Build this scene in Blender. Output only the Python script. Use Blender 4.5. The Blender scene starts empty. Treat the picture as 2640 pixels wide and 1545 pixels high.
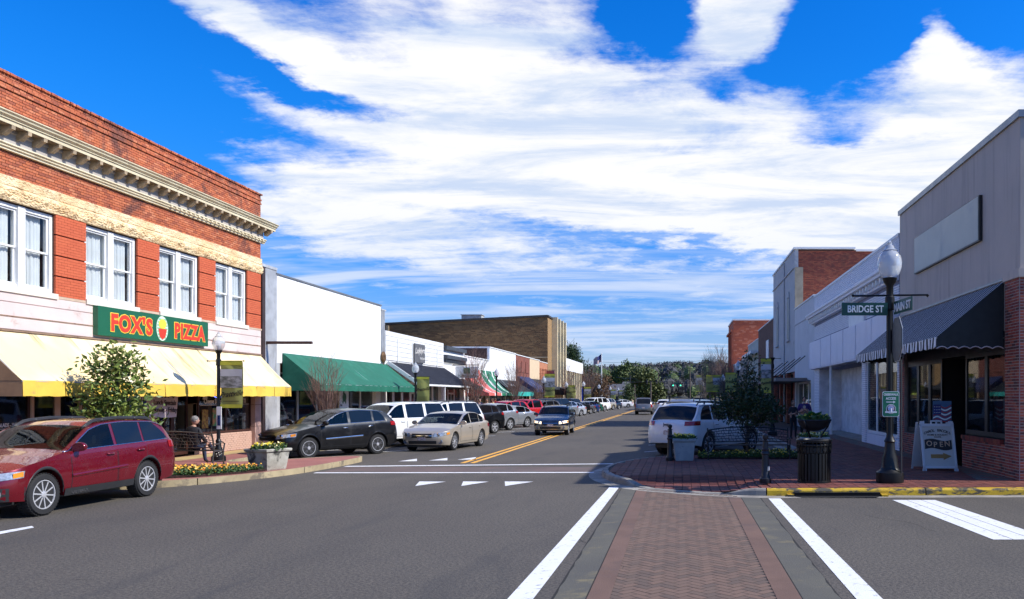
import bpy, math, random
import numpy as np
from math import sin, cos, pi, sqrt, radians, atan2, exp
from mathutils import Vector, Matrix
random.seed(7)
SC = bpy.context.scene
COL = SC.collection
# ------------------------------------------------------------ camera, sky, sun, exposure
CAMH, FPX, VPU, HORV = 2.05, 2130.0, 1752.0, 1022.0
cam = bpy.data.objects.new('camera', bpy.data.cameras.new('camera')); COL.objects.link(cam); SC.camera = cam
cam.location = (0, 0, CAMH); cam.rotation_euler = (pi/2, 0, 0)
cam.data.sensor_width = 36; cam.data.lens = 36*FPX/2640
cam.data.shift_x = -(VPU-1320)/2640; cam.data.shift_y = (HORV-772.5)/2640
cam.data.clip_start = .1; cam.data.clip_end = 6000
SUN_EL, SUN_BACK = radians(40), radians(5)
W = bpy.data.worlds.new('World'); SC.world = W; W.use_nodes = True
sun = bpy.data.objects.new('sun', bpy.data.lights.new('sun', 'SUN')); COL.objects.link(sun)
sun.data.energy = 4.9; sun.data.angle = radians(.53); sun.data.color = (1, .955, .88)
sdir = Vector((cos(SUN_EL)*cos(SUN_BACK), -cos(SUN_EL)*sin(SUN_BACK), sin(SUN_EL)))
sun.rotation_euler = sdir.to_track_quat('Z', 'Y').to_euler()
sun.location = (30, -10, 30)
SC.view_settings.view_transform = 'Standard'; SC.view_settings.look = 'None'
SC.view_settings.gamma = 1; SC.view_settings.use_curve_mapping = False; SC.view_settings.exposure = 0.32

class NT:
    """small helper to write node trees"""
    def __init__(s, tree): s.t = tree; s.n = tree.nodes; s.l = tree.links
    def new(s, typ, **kw):
        n = s.n.new(typ)
        for k, v in kw.items(): setattr(n, k, v)
        return n
    def put(s, sock, v):
        if isinstance(v, bpy.types.NodeSocket): s.l.new(v, sock)
        elif v is not None:
            if isinstance(v, (tuple, list)) and len(v) == 3 and sock.type == 'RGBA': v = (*v, 1)
            sock.default_value = v
    def m(s, op, a, b=None, c=None, clamp=False):
        n = s.new('ShaderNodeMath', operation=op, use_clamp=clamp)
        s.put(n.inputs[0], a)
        if b is not None: s.put(n.inputs[1], b)
        if c is not None: s.put(n.inputs[2], c)
        return n.outputs[0]
    def mix(s, f, a, b, blend='MIX'):
        n = s.new('ShaderNodeMix', data_type='RGBA', blend_type=blend)
        s.put(n.inputs[0], f); s.put(n.inputs[6], a); s.put(n.inputs[7], b)
        return n.outputs[2]
    def noise(s, vec, scale=5, detail=4, rough=.55, dist=0, lac=2):
        n = s.new('ShaderNodeTexNoise'); s.put(n.inputs['Vector'], vec)
        n.inputs['Scale'].default_value = scale; n.inputs['Detail'].default_value = detail
        n.inputs['Roughness'].default_value = rough; n.inputs['Distortion'].default_value = dist
        n.inputs['Lacunarity'].default_value = lac
        return n.outputs[0]
    def mapping(s, vec, scale=(1, 1, 1), loc=(0, 0, 0), rot=(0, 0, 0)):
        n = s.new('ShaderNodeMapping'); s.put(n.inputs[0], vec)
        n.inputs[1].default_value = loc; n.inputs[2].default_value = rot; n.inputs[3].default_value = scale
        return n.outputs[0]
    def ramp(s, f, pts):
        n = s.new('ShaderNodeValToRGB'); s.put(n.inputs[0], f)
        e = n.color_ramp.elements
        while len(e) < len(pts): e.new(.5)
        for i, (p, c) in enumerate(pts):
            e[i].position = p
            e[i].color = (*c, 1) if isinstance(c, (tuple, list)) else (c, c, c, 1)
        return n.outputs[0]
    def sstep(s, x, a, b):
        n = s.new('ShaderNodeMapRange', interpolation_type='SMOOTHSTEP')
        s.put(n.inputs[0], x); s.put(n.inputs[1], a); s.put(n.inputs[2], b)
        n.inputs[3].default_value = 0; n.inputs[4].default_value = 1
        return n.outputs[0]

def build_world():
    T = NT(W.node_tree); T.n.clear()
    out = T.new('ShaderNodeOutputWorld'); bg = T.new('ShaderNodeBackground')
    sky = T.new('ShaderNodeTexSky', sky_type='NISHITA'); sky.sun_disc = False
    sky.sun_elevation = SUN_EL; sky.sun_rotation = radians(95); sky.altitude = 100
    sky.air_density = 1.0; sky.dust_density = .3; sky.ozone_density = 3.0
    tc = T.new('ShaderNodeTexCoord'); sep = T.new('ShaderNodeSeparateXYZ'); T.l.new(tc.outputs['Generated'], sep.inputs[0])
    x, y, z = sep.outputs
    # clear sky: deep saturated blue
    hs = T.new('ShaderNodeHueSaturation'); T.l.new(sky.outputs[0], hs.inputs['Color'])
    hs.inputs['Saturation'].default_value = 1.42; hs.inputs['Value'].default_value = 1.0; hs.inputs['Hue'].default_value = .503
    tintf = T.sstep(z, .02, .34)
    skyc = T.mix(1.0, hs.outputs[0], T.mix(tintf, (.060, .072, .120), (.034, .120, .175)), 'MULTIPLY')
    # cloud plane coordinates
    zz = T.m('ADD', T.m('MAXIMUM', z, 0), .13)
    px = T.m('DIVIDE', x, zz); py = T.m('DIVIDE', y, zz)
    cv = T.new('ShaderNodeCombineXYZ'); T.put(cv.inputs[0], px); T.put(cv.inputs[1], py); T.put(cv.inputs[2], 0.0)
    P = cv.outputs[0]
    # streaks run from upper left to lower right
    R1 = radians(35)
    n1 = T.noise(T.mapping(P, rot=(0, 0, R1), scale=(.8, 1.5, 1)), 1.3, 9, .60, .5)
    n2 = T.noise(T.mapping(P, loc=(3, 7, 2), rot=(0, 0, R1), scale=(.8, 1.2, 1)), 4.2, 9, .68, .5)
    n3 = T.noise(T.mapping(P, loc=(9, 1, 4), rot=(0, 0, R1), scale=(.35, 2.4, 1)), 2.4, 8, .62, .9)
    n4 = T.noise(T.mapping(P, loc=(1, 4, 4)), 13, 5, .7, .3)
    nn = T.m('ADD', T.m('ADD', T.m('MULTIPLY', n1, .45), T.m('MULTIPLY', n2, .45)), T.m('ADD', T.m('MULTIPLY', n3, .45), T.m('MULTIPLY', n4, .22)))
    wa = T.m('SUBTRACT', T.noise(T.mapping(P, loc=(2, 8, 1)), 1.3, 7, .62), .5); wb2 = T.m('SUBTRACT', T.noise(T.mapping(P, loc=(7, 3, 5)), 1.6, 7, .62), .5)
    az = T.m('ADD', T.m('ARCTAN2', x, y), T.m('MULTIPLY', wa, .23)); el = T.m('ADD', T.m('ARCSINE', z), T.m('MULTIPLY', wb2, .14))
    def blob(u, v, ru, rv, amp, rot=0):
        a0 = atan2((u-VPU)/FPX, 1); b0 = atan2((HORV-v)/FPX, sqrt(1+((u-VPU)/FPX)**2))
        k = 1/(1+((u-VPU)/FPX)**2)
        sa, sb = ru/FPX*k, rv/FPX*sqrt(k)
        da = T.m('SUBTRACT', az, a0); db = T.m('SUBTRACT', el, b0)
        c, s_ = cos(radians(rot)), sin(radians(rot))
        e1 = T.m('DIVIDE', T.m('ADD', T.m('MULTIPLY', da, c), T.m('MULTIPLY', db, s_)), sa)
        e2 = T.m('DIVIDE', T.m('SUBTRACT', T.m('MULTIPLY', db, c), T.m('MULTIPLY', da, s_)), sb)
        r = T.m('ADD', T.m('MULTIPLY', e1, e1), T.m('MULTIPLY', e2, e2))
        g = T.m('EXPONENT', T.m('MULTIPLY', T.m('POWER', r, 1.2), -1))
        return T.m('MULTIPLY', g, amp)
    cov = None
    for b in [(1700, 380, 700, 250, .36, -14), (1180, 330, 420, 260, .20, -40), (1180, 40, 260, 110, .05, -50), (1500, 560, 900, 110, .16, -4),
              (1450, 120, 200, 160, .06, -55), (1120, 30, 90, 50, -.14, -30),
              (720, 90, 400, 42, .34, -22), (860, 300, 260, 45, .24, -14), (760, 420, 380, 34, .22, -14), (820, 520, 330, 36, .20, -12), (920, 620, 360, 60, .26, -14),
              (2450, 420, 420, 160, .36, 0), (1925, 70, 120, 85, .62, -10), (2500, 150, 140, 70, .52, -40), (1250, 870, 1500, 60, .12, 0),
              (250, 330, 460, 300, -.42, -10), (100, 30, 360, 150, -.32, 0), (780, 210, 260, 38, -.34, -16), (900, 30, 130, 60, -.16, -30), (1690, 20, 110, 90, -.60, -40), (1860, 230, 60, 40, -.25, -30), (2180, 100, 150, 130, -.62, 10), (2330, 90, 90, 90, -.3, 0), (1990, 200, 130, 45, -.28, -20),
              (1640, 640, 420, 22, -.22, -5), (1250, 778, 260, 24, -.42, 0), (760, 700, 150, 46, -.40, -15), (2600, 20, 150, 60, -.3, 0), (2180, 330, 90, 30, -.22, 5)]:
        g = blob(*b); cov = g if cov is None else T.m('ADD', cov, g)
    dens = T.m('ADD', T.m('ADD', nn, cov), .0)
    d1 = T.sstep(dens, .74, 1.13)
    rip = T.noise(T.mapping(P, scale=(.30, 1.5, 1), rot=(0, 0, radians(8))), 2.2, 6, .55, .8)
    low = T.m('SUBTRACT', 1, T.sstep(z, .10, .24))
    d2 = T.m('MULTIPLY', T.sstep(rip, .40, .64), T.m('MULTIPLY', low, .85))
    hz = T.m('MULTIPLY', T.m('SUBTRACT', 1, T.sstep(z, .0, .14)), .30)
    d = T.m('MAXIMUM', T.m('MAXIMUM', d1, d2), hz, clamp=True)
    shade = T.sstep(T.m('ADD', T.m('MULTIPLY', T.noise(T.mapping(P, loc=(1, 5, 0), scale=(.5, 1.5, 1), rot=(0, 0, R1)), 2.2, 7, .62, .6), .8), T.m('MULTIPLY', n2, .2)), .38, .56)
    cl = T.mix(shade, (.50, .59, .76), (.81, .815, .83))
    cl = T.mix(T.m('SUBTRACT', 1, T.sstep(z, .02, .24)), cl, (.50, .60, .80))
    T.l.new(T.mix(d, skyc, cl), bg.inputs[0]); bg.inputs[1].default_value = 1.0
    T.l.new(bg.outputs[0], out.inputs[0])
build_world()

# ------------------------------------------------------------ materials
_M = {}
def mat(name, col, rough=.6, metal=0, col2=None, vs=2.0, var=.25, bump=0, bs=30, spec=.5, coat=0, emit=0, stretch=(1, 1, 1), rnd=None, grime=None, det=4, trans=0):
    if name in _M: return _M[name]
    m = bpy.data.materials.new(name); m.use_nodes = True; _M[name] = m
    T = NT(m.node_tree); b = T.n['Principled BSDF']
    if col2 is None: col2 = tuple(c*(1-var) for c in col)
    tc = T.new('ShaderNodeTexCoord').outputs['Object']
    v = T.mapping(tc, scale=stretch)
    f = T.sstep(T.noise(v, vs, det+1, .6), .35, .65)
    c = T.mix(f, col, col2)
    if rnd:                                       # a different tone for each loose piece
        g = T.new('ShaderNodeNewGeometry').outputs['Random Per Island']; o = T.new('ShaderNodeObjectInfo').outputs['Random']
        r = T.m('FRACT', T.m('ADD', g, o))
        n = T.new('ShaderNodeValToRGB'); T.l.new(r, n.inputs[0]); n.color_ramp.interpolation = 'CONSTANT' if len(rnd) > 3 else 'LINEAR'
        e = n.color_ramp.elements
        while len(e) < len(rnd): e.new(.5)
        for i, q in enumerate(rnd): e[i].position = i/len(rnd); e[i].color = (*q, 1)
        c = T.mix(.3, n.outputs[0], c)
    if grime:                                     # (colour, scale, lo, hi)
        gn = T.noise(T.mapping(tc, scale=grime[4] if len(grime) > 4 else (1, 1, 1), loc=(5, 3, 1)), grime[1], 6, .68, .4)
        c = T.mix(T.sstep(gn, grime[2], grime[3]), c, grime[0])
    T.put(b.inputs['Base Color'], c)
    rr = T.noise(tc, vs*3, 3, .6)
    T.put(b.inputs['Roughness'], T.m('ADD', T.m('MULTIPLY', T.m('SUBTRACT', rr, .5), .25*min(1, rough*2)), rough, clamp=True))
    b.inputs['Metallic'].default_value = metal; b.inputs['Specular IOR Level'].default_value = spec
    b.inputs['Coat Weight'].default_value = coat; b.inputs['Coat Roughness'].default_value = .04
    if trans: b.inputs['Transmission Weight'].default_value = trans
    if emit:
        b.inputs['Emission Color'].default_value = (*col, 1); b.inputs['Emission Strength'].default_value = emit
    if bump:
        bn = T.new('ShaderNodeBump'); bn.inputs['Strength'].default_value = bump; bn.inputs['Distance'].default_value = .02
        T.l.new(T.noise(v, bs, 5, .65), bn.inputs['Height']); T.l.new(bn.outputs[0], b.inputs['Normal'])
    return m
def glass(name, tint=(.35, .4, .42), clear=.45, rough=.02):
    if name in _M: return _M[name]
    m = bpy.data.materials.new(name); m.use_nodes = True; _M[name] = m
    T = NT(m.node_tree); T.n.clear()
    o = T.new('ShaderNodeOutputMaterial'); tr = T.new('ShaderNodeBsdfTransparent'); gl = T.new('ShaderNodeBsdfPrincipled')
    tr.inputs[0].default_value = (*tint, 1)
    gl.inputs['Base Color'].default_value = (.012, .014, .016, 1); gl.inputs['Roughness'].default_value = rough
    gl.inputs['Specular IOR Level'].default_value = 1.0; gl.inputs['IOR'].default_value = 2.2
    ge = T.new('ShaderNodeNewGeometry'); vm = T.new('ShaderNodeVectorMath', operation='DOT_PRODUCT'); T.l.new(ge.outputs['Incoming'], vm.inputs[0]); T.l.new(ge.outputs['Normal'], vm.inputs[1])
    fr = T.m('POWER', T.m('SUBTRACT', 1, T.m('ABSOLUTE', vm.outputs['Value']), clamp=True), 4)
    f = T.m('ADD', T.m('MULTIPLY', fr, .8), 1-clear+.03, clamp=True)
    mx = T.new('ShaderNodeMixShader'); T.l.new(f, mx.inputs[0]); T.l.new(tr.outputs[0], mx.inputs[1]); T.l.new(gl.outputs[0], mx.inputs[2])
    T.l.new(mx.outputs[0], o.inputs[0])
    return m
def stripes(name, c1, c2, axis, freq, duty, rough=.7):
    m = bpy.data.materials.new(name); m.use_nodes = True; T = NT(m.node_tree); b = T.n['Principled BSDF']
    s = T.new('ShaderNodeSeparateXYZ'); T.l.new(T.new('ShaderNodeTexCoord').outputs['Object'], s.inputs[0])
    f = T.m('GREATER_THAN', T.m('FRACT', T.m('MULTIPLY', s.outputs[axis], freq)), duty)
    T.put(b.inputs['Base Color'], T.mix(f, c1, c2)); b.inputs['Roughness'].default_value = rough
    return m

# ------------------------------------------------------------ mesh building
LOC = {}
def link(o, parent=None):
    COL.objects.link(o)
    if parent is not None: o.parent = parent
    return o
def tag(o, label=None, cat=None, group=None, kind=None):
    if label: o['label'] = label
    if cat: o['category'] = cat
    if group: o['group'] = group
    if kind: o['kind'] = kind
    return o
def thing(name, label, cat, loc=(0, 0, 0), rz=0, group=None):
    o = bpy.data.objects.new(name, None); o.location = loc; o.rotation_euler = (0, 0, rz); o.empty_display_size = .2
    link(o); LOC[o.name] = Vector(loc); return tag(o, label, cat, group)
def origin(o):
    while o is not None:
        if o.name in LOC: return LOC[o.name]
        o = o.parent
    return Vector((0, 0, 0))
class MB:
    def __init__(s): s.v = []; s.f = []; s.mi = []
    def add(s, vs, fs, mi=0):
        n = len(s.v); s.v.extend(tuple(p) for p in vs); s.f.extend(tuple(i+n for i in f) for f in fs); s.mi.extend([mi]*len(fs)); return s
    def box(s, x0, x1, y0, y1, z0, z1, mi=0):
        if x0 > x1: x0, x1 = x1, x0
        if y0 > y1: y0, y1 = y1, y0
        if z0 > z1: z0, z1 = z1, z0
        return s.add([(x0, y0, z0), (x1, y0, z0), (x1, y1, z0), (x0, y1, z0), (x0, y0, z1), (x1, y0, z1), (x1, y1, z1), (x0, y1, z1)],
              [(0, 3, 2, 1), (4, 5, 6, 7), (0, 1, 5, 4), (1, 2, 6, 5), (2, 3, 7, 6), (3, 0, 4, 7)], mi)
    def obox(s, c, ax, ay, az, mi=0):            # oriented box: centre and three half vectors
        c, ax, ay, az = map(Vector, (c, ax, ay, az))
        vs = [c+i*ax+j*ay+k*az for k in (-1, 1) for i, j in ((-1, -1), (1, -1), (1, 1), (-1, 1))]
        return s.add(vs, [(0, 3, 2, 1), (4, 5, 6, 7), (0, 1, 5, 4), (1, 2, 6, 5), (2, 3, 7, 6), (3, 0, 4, 7)], mi)
    def tube(s, pts, r, n=8, cap=True, mi=0):
        pts = [Vector(p) for p in pts]; rs = r if isinstance(r, (list, tuple)) else [r]*len(pts)
        b = len(s.v); up = Vector((0, 0, 1)); prev = None
        for i, p in enumerate(pts):
            d = (pts[min(i+1, len(pts)-1)]-pts[max(i-1, 0)])
            if d.length < 1e-7: d = Vector((0, 0, 1))
            d.normalize()
            if prev is None:
                a = d.cross(up) if abs(d.z) < .95 else d.cross(Vector((1, 0, 0)))
            else:
                a = prev - d*prev.dot(d)
                if a.length < 1e-5: a = d.cross(Vector((1, 0, 0)))
            a.normalize(); c = d.cross(a); prev = a
            for k in range(n):
                t = 2*pi*k/n; s.v.append(tuple(p+(a*cos(t)+c*sin(t))*rs[i]))
        for i in range(len(pts)-1):
            for k in range(n):
                q = b+i*n; s.f.append((q+k, q+(k+1) % n, q+n+(k+1) % n, q+n+k)); s.mi.append(mi)
        if cap:
            s.f.append(tuple(b+k for k in range(n))[::-1]); s.f.append(tuple(b+(len(pts)-1)*n+k for k in range(n))); s.mi += [mi, mi]
        return s
    def lathe(s, prof, c=(0, 0, 0), n=20, axis='z', mi=0, squash=1, cap=True):
        b = len(s.v); c = Vector(c)
        for r, h in prof:
            for k in range(n):
                t = 2*pi*k/n
                if axis == 'z': p = (r*cos(t), r*sin(t)*squash, h)
                elif axis == 'y': p = (r*cos(t), h, r*sin(t))
                else: p = (h, r*cos(t), r*sin(t))
                s.v.append(tuple(c+Vector(p)))
        for i in range(len(prof)-1):
            for k in range(n):
                q = b+i*n; s.f.append((q+k, q+(k+1) % n, q+n+(k+1) % n, q+n+k)); s.mi.append(mi)
        if cap: s.f.append(tuple(b+k for k in range(n))[::-1]); s.f.append(tuple(b+(len(prof)-1)*n+k for k in range(n))); s.mi += [mi, mi]
        return s
    def grid(s, rows, closed=False, mi=0):
        b = len(s.v); nr, nc = len(rows), len(rows[0])
        for r in rows: s.v.extend(tuple(p) for p in r)
        for i in range(nr-1):
            for j in range(nc if closed else nc-1):
                k = (j+1) % nc
                s.f.append((b+i*nc+j, b+i*nc+k, b+(i+1)*nc+k, b+(i+1)*nc+j)); s.mi.append(mi)
        return s
    def prism(s, poly, z0, z1, mi=0):            # vertical prism over an xy polygon
        n = len(poly); b = len(s.v)
        for x, y in poly: s.v.append((x, y, z0))
        for x, y in poly: s.v.append((x, y, z1))
        for i in range(n):
            j = (i+1) % n; s.f.append((b+i, b+j, b+n+j, b+n+i)); s.mi.append(mi)
        s.f.append(tuple(b+i for i in range(n))[::-1]); s.f.append(tuple(b+n+i for i in range(n))); s.mi += [mi, mi]
        return s
    def extr(s, poly, O, du, dv, dn, mi=0):      # polygon (u,v) in a frame, extruded by vector dn
        n = len(poly); O, du, dv, dn = map(Vector, (O, du, dv, dn)); a = [O+du*u+dv*v for u, v in poly]
        return s.add(a+[p+dn for p in a], [tuple(range(n))[::-1], tuple(range(n, 2*n))]+[(i, (i+1) % n, n+(i+1) % n, n+i) for i in range(n)], mi)
    def build(s, name, m, parent=None, smooth=False, world=True, kind=None):
        me = bpy.data.meshes.new(name)
        vs = s.v
        if parent is not None and world:
            o0 = origin(parent)
            if o0.length: vs = [(x-o0.x, y-o0.y, z-o0.z) for x, y, z in s.v]
        me.from_pydata(vs, [], s.f)
        ms = m if isinstance(m, (list, tuple)) else [m]
        for q in ms: me.materials.append(q)
        if len(ms) > 1: me.polygons.foreach_set('material_index', s.mi)
        if smooth:
            me.polygons.foreach_set('use_smooth', [True]*len(me.polygons))
            if smooth is not True: me.set_sharp_from_angle(angle=radians(smooth))
        me.update()
        o = link(bpy.data.objects.new(name, me), parent)
        if kind: o['kind'] = kind
        return o
def struct(name, mb, m, smooth=False): return tag(mb.build(name, m, None, smooth), kind='structure')
def copy_tree(o, parent=None):
    c = o.copy(); COL.objects.link(c); c.parent = parent
    for ch in list(KIDS.get(o.name, [])) or [q for q in bpy.data.objects if q.parent == o]: copy_tree(ch, c)
    return c
KIDS = {}
def frame(O, ax, ay):
    ax, ay = Vector(ax).normalized(), Vector(ay).normalized(); az = ax.cross(ay)
    M = Matrix((ax, ay, az)).transposed().to_4x4(); M.translation = Vector(O); return M
def text(name, s, size, m, parent, O, ax=(1, 0, 0), ay=(0, 0, 1), align='CENTER', bold=0, ext=.004, wid=1, shear=0, space=1):
    cu = bpy.data.curves.new(name, 'FONT'); cu.body = s; cu.size = size; cu.align_x = align; cu.align_y = 'CENTER'
    cu.offset = bold; cu.extrude = ext; cu.shear = shear; cu.space_character = space; cu.resolution_u = 3
    t = bpy.data.objects.new('t', cu); me = bpy.data.meshes.new_from_object(t); bpy.data.objects.remove(t); bpy.data.curves.remove(cu)
    me.transform(frame(Vector(O)-(origin(parent) if parent else Vector()), ax, ay) @ Matrix.Diagonal((wid, 1, 1, 1)))
    me.materials.clear(); me.materials.append(m); me.name = name
    return link(bpy.data.objects.new(name, me), parent)
def proj(p):
    if p[1] < 1: return None
    return VPU+p[0]*FPX/p[1], HORV-(p[2]-CAMH)*FPX/p[1]
def inframe(p, mg=10):
    q = proj(p); return q is not None and -mg < q[0] < 2640+mg and -mg < q[1] < 1545+mg
UNIT = {}
def unit_mesh(key, m):
    if (key, m.name) not in UNIT:
        me = bpy.data.meshes.new(key); b = .06
        v = [(x, y, z) for z in (-.5, .5) for x, y in ((-.5, -.5), (.5, -.5), (.5, .5), (-.5, .5))]
        me.from_pydata(v, [], [(0, 3, 2, 1), (4, 5, 6, 7), (0, 1, 5, 4), (1, 2, 6, 5), (2, 3, 7, 6), (3, 0, 4, 7)]); me.materials.append(m)
        UNIT[(key, m.name)] = me
    return UNIT[(key, m.name)]
def pieces(name, lst, m, parent, limit=300):
    """lst: (centre, full vector a, full vector b, full vector c); the largest in view become objects, the rest one part"""
    o0 = origin(parent); sc = []
    for i, (c, a, b, h) in enumerate(lst):
        sc.append((0 if inframe(c) else 1, Vector(c).length, i))
    sc.sort(); top = [q for q in sc if q[0] == 0][:limit]; ids = {q[2] for q in top}
    me = unit_mesh(name, m)
    for i in sorted(ids):
        c, a, b, h = map(Vector, lst[i])
        o = bpy.data.objects.new(name, me); link(o, parent)
        M = Matrix((a, b, h)).transposed().to_4x4(); M.translation = c-o0; o.matrix_local = M
    mb = MB()
    for i, (c, a, b, h) in enumerate(lst):
        if i in ids: continue
        mb.obox(c, Vector(a)/2, Vector(b)/2, Vector(h)/2)
    if mb.v: mb.build(name+'s', m, parent, kind='stuff')
def brick_rect(O, du, dn, Wd, H, bl=.2, bh=.067, gap=.012, th=.05, holes=(), jit=.003, vert=(0, 0, 1), half=True):
    """running bond on the rectangle at O spanned by du*Wd and vert*H; dn outward; returns pieces"""
    O, du, dn, vz = Vector(O), Vector(du).normalized(), Vector(dn).normalized(), Vector(vert).normalized(); out = []
    nr = int(round(H/bh)); bh = H/nr
    for r in range(nr):
        off = -bl/2 if r % 2 else 0
        u = off; zc = (r+.5)*bh
        while u < Wd-.01:
            a, b = max(u, 0), min(u+bl, Wd); u += bl
            if b-a < .03: continue
            cu = (a+b)/2
            if any(h[0] < cu < h[1] and h[2] < zc < h[3] for h in holes): continue
            j = random.uniform(-jit, jit)
            out.append((O+du*cu+vz*zc+dn*(j-th/2+.01), du*(b-a-gap), vz*(bh-gap), dn*th))
    return out
XL, XR = -15.6, 7.63
def fb(mb, side, y0, y1, z0, z1, d0, d1, mi=0):   # box on a facade: d0..d1 outward from the facade plane
    X, n = (XL, 1) if side == 'L' else (XR, -1)
    return mb.box(X+n*d0, X+n*d1, y0, y1, z0, z1, mi)
# ------------------------------------------------------------ shared materials
WHITE = mat('white_paint', (.78, .78, .76), .5, var=.08, bump=.05)
BLACK = mat('black_metal', (.006, .0065, .007), .42, var=.2, spec=.35)
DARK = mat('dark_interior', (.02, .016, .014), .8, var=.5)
RUBBER = mat('rubber', (.018, .018, .019), .8, var=.3, bump=.2, bs=60)
CHROME = mat('chrome', (.7, .7, .72), .12, 1, var=.1)
ALLOY = mat('alloy', (.55, .55, .57), .3, .35, var=.1)
PLASTIC = mat('dark_plastic', (.025, .026, .028), .5, var=.2, bump=.05, bs=90)
CARGLASS = glass('car_glass', (.30, .34, .34), .93)
SHOPGLASS = glass('shop_glass', (.86, .89, .9), .9)
LAMPGLASS = mat('headlight_glass', (.55, .58, .6), .06, .3, var=.5, vs=14, coat=1)
TAIL = mat('tail_light', (.42, .008, .006), .12, 0, var=.4, vs=20, coat=1)
AMBER = mat('amber_lens', (.8, .28, .02), .15, coat=1)
PLATE = mat('number_plate', (.62, .62, .6), .4, col2=(.3, .12, .1), vs=25)
CONC = mat('concrete', (.34, .31, .26), .85, col2=(.22, .2, .17), vs=1.6, bump=.3, bs=40, grime=((.1, .09, .07), 2.2, .52, .72))
CURBM = mat('kerb_concrete', (.42, .34, .2), .85, col2=(.3, .24, .14), vs=1.2, bump=.3, bs=40, grime=((.16, .13, .09), 1.9, .52, .66))
def paint(name, c, metal=.25, rough=.28, coat=.8):
    return mat('paint_'+name, c, rough, metal, var=.06, coat=coat, grime=(tuple(min(1, q*.8+.03) for q in c), 2.5, .5, .8))
# ------------------------------------------------------------ car builder
def smooth_prof(pts, L, n=400, r=.07):
    xs = np.linspace(0, L, n); ys = np.interp(xs, [p[0] for p in pts], [p[1] for p in pts])
    k = max(1, int(r/L*n)); ker = np.hanning(2*k+3); ker /= ker.sum()
    ys2 = np.convolve(np.pad(ys, k+1, mode='edge'), ker, 'valid'); return xs, ys2
CARS = {
 # L W H wheelbase front-overhang wheel-radius sill top-profile belt(front,back) cowl header rearheader rearglassbottom window-splits
 'wagon': dict(L=4.82, W=1.86, H=1.62, wb=2.745, fo=.93, wr=.365, sill=.30, belt=(1.03, 1.13), top=[(0, .74), (.12, .84), (.5, .95), (1.3, 1.09), (1.5, 1.14), (2.15, 1.5), (2.5, 1.585), (3.1, 1.62), (3.9, 1.60), (4.3, 1.545), (4.45, 1.48), (4.72, 1.12), (4.82, 1.02)],
   wind=(1.46, 2.2), back=(4.42, 4.70), wins=[(1.38, 2.72), (2.80, 3.56), (3.62, 4.42)], doors=[(1.55, 2.74), (2.78, 3.62)]),
 'crossover': dict(L=4.66, W=1.80, H=1.64, wb=2.69, fo=.95, wr=.35, sill=.29, belt=(1.04, 1.17), top=[(0, .78), (.12, .88), (.5, .98), (1.15, 1.08), (1.35, 1.13), (2.05, 1.5), (2.4, 1.6), (2.9, 1.64), (3.6, 1.61), (4.05, 1.55), (4.22, 1.47), (4.5, 1.15), (4.66, 1.0)],
   wind=(1.32, 2.12), back=(4.2, 4.48), wins=[(1.25, 2.45), (2.55, 3.42), (3.5, 4.0)], doors=[(1.4, 2.5), (2.54, 3.5)]),
 'suv': dict(L=4.8, W=1.94, H=1.76, wb=2.91, fo=.87, wr=.385, sill=.32, belt=(1.1, 1.17), top=[(0, .85), (.1, .98), (.5, 1.08), (1.35, 1.16), (1.5, 1.2), (2.05, 1.58), (2.35, 1.7), (3.0, 1.74), (3.9, 1.73), (4.3, 1.69), (4.42, 1.62), (4.66, 1.2), (4.8, 1.08)],
   wind=(1.48, 2.1), back=(4.41, 4.66), wins=[(1.42, 2.5), (2.58, 3.45), (3.53, 4.3)], doors=[(1.5, 2.53), (2.57, 3.5)]),
 'bigsuv': dict(L=5.5, W=2.0, H=1.9, wb=3.3, fo=.95, wr=.39, sill=.36, belt=(1.18, 1.2), top=[(0, .95), (.1, 1.08), (.5, 1.16), (1.45, 1.22), (1.6, 1.27), (2.2, 1.74), (2.45, 1.85), (3.2, 1.9), (4.9, 1.9), (5.15, 1.85), (5.25, 1.76), (5.42, 1.25), (5.5, 1.1)],
   wind=(1.58, 2.24), back=(5.24, 5.42), wins=[(1.55, 2.65), (2.8, 3.75), (3.9, 5.1)], doors=[(1.6, 2.72), (2.76, 3.8)]),
 'sedan': dict(L=4.86, W=1.85, H=1.46, wb=2.775, fo=.96, wr=.33, sill=.22, belt=(.93, 1.0), top=[(0, .66), (.12, .76), (.5, .87), (1.2, .98), (1.4, 1.02), (2.15, 1.36), (2.5, 1.44), (2.9, 1.465), (3.4, 1.44), (3.8, 1.34), (4.3, 1.1), (4.5, 1.07), (4.78, 1.03), (4.86, .93)],
   wind=(1.36, 2.22), back=(3.62, 4.28), wins=[(1.3, 2.62), (2.7, 3.55), (3.6, 4.0)], doors=[(1.5, 2.66), (2.7, 3.7)]),
 'pickup': dict(L=5.6, W=1.98, H=1.85, wb=3.5, fo=.93, wr=.39, sill=.38, belt=(1.17, 1.18), top=[(0, .95), (.1, 1.07), (.5, 1.15), (1.4, 1.2), (1.55, 1.25), (2.15, 1.7), (2.4, 1.82), (2.9, 1.85), (3.4, 1.83), (3.6, 1.76), (3.78, 1.24), (3.9, 1.2), (5.5, 1.2), (5.6, 1.12)],
   wind=(1.55, 2.2), back=(3.6, 3.76), wins=[(1.5, 2.5), (2.6, 3.5)], doors=[(1.58, 2.54), (2.58, 3.52)]),
}
SPOKES = {}
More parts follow.
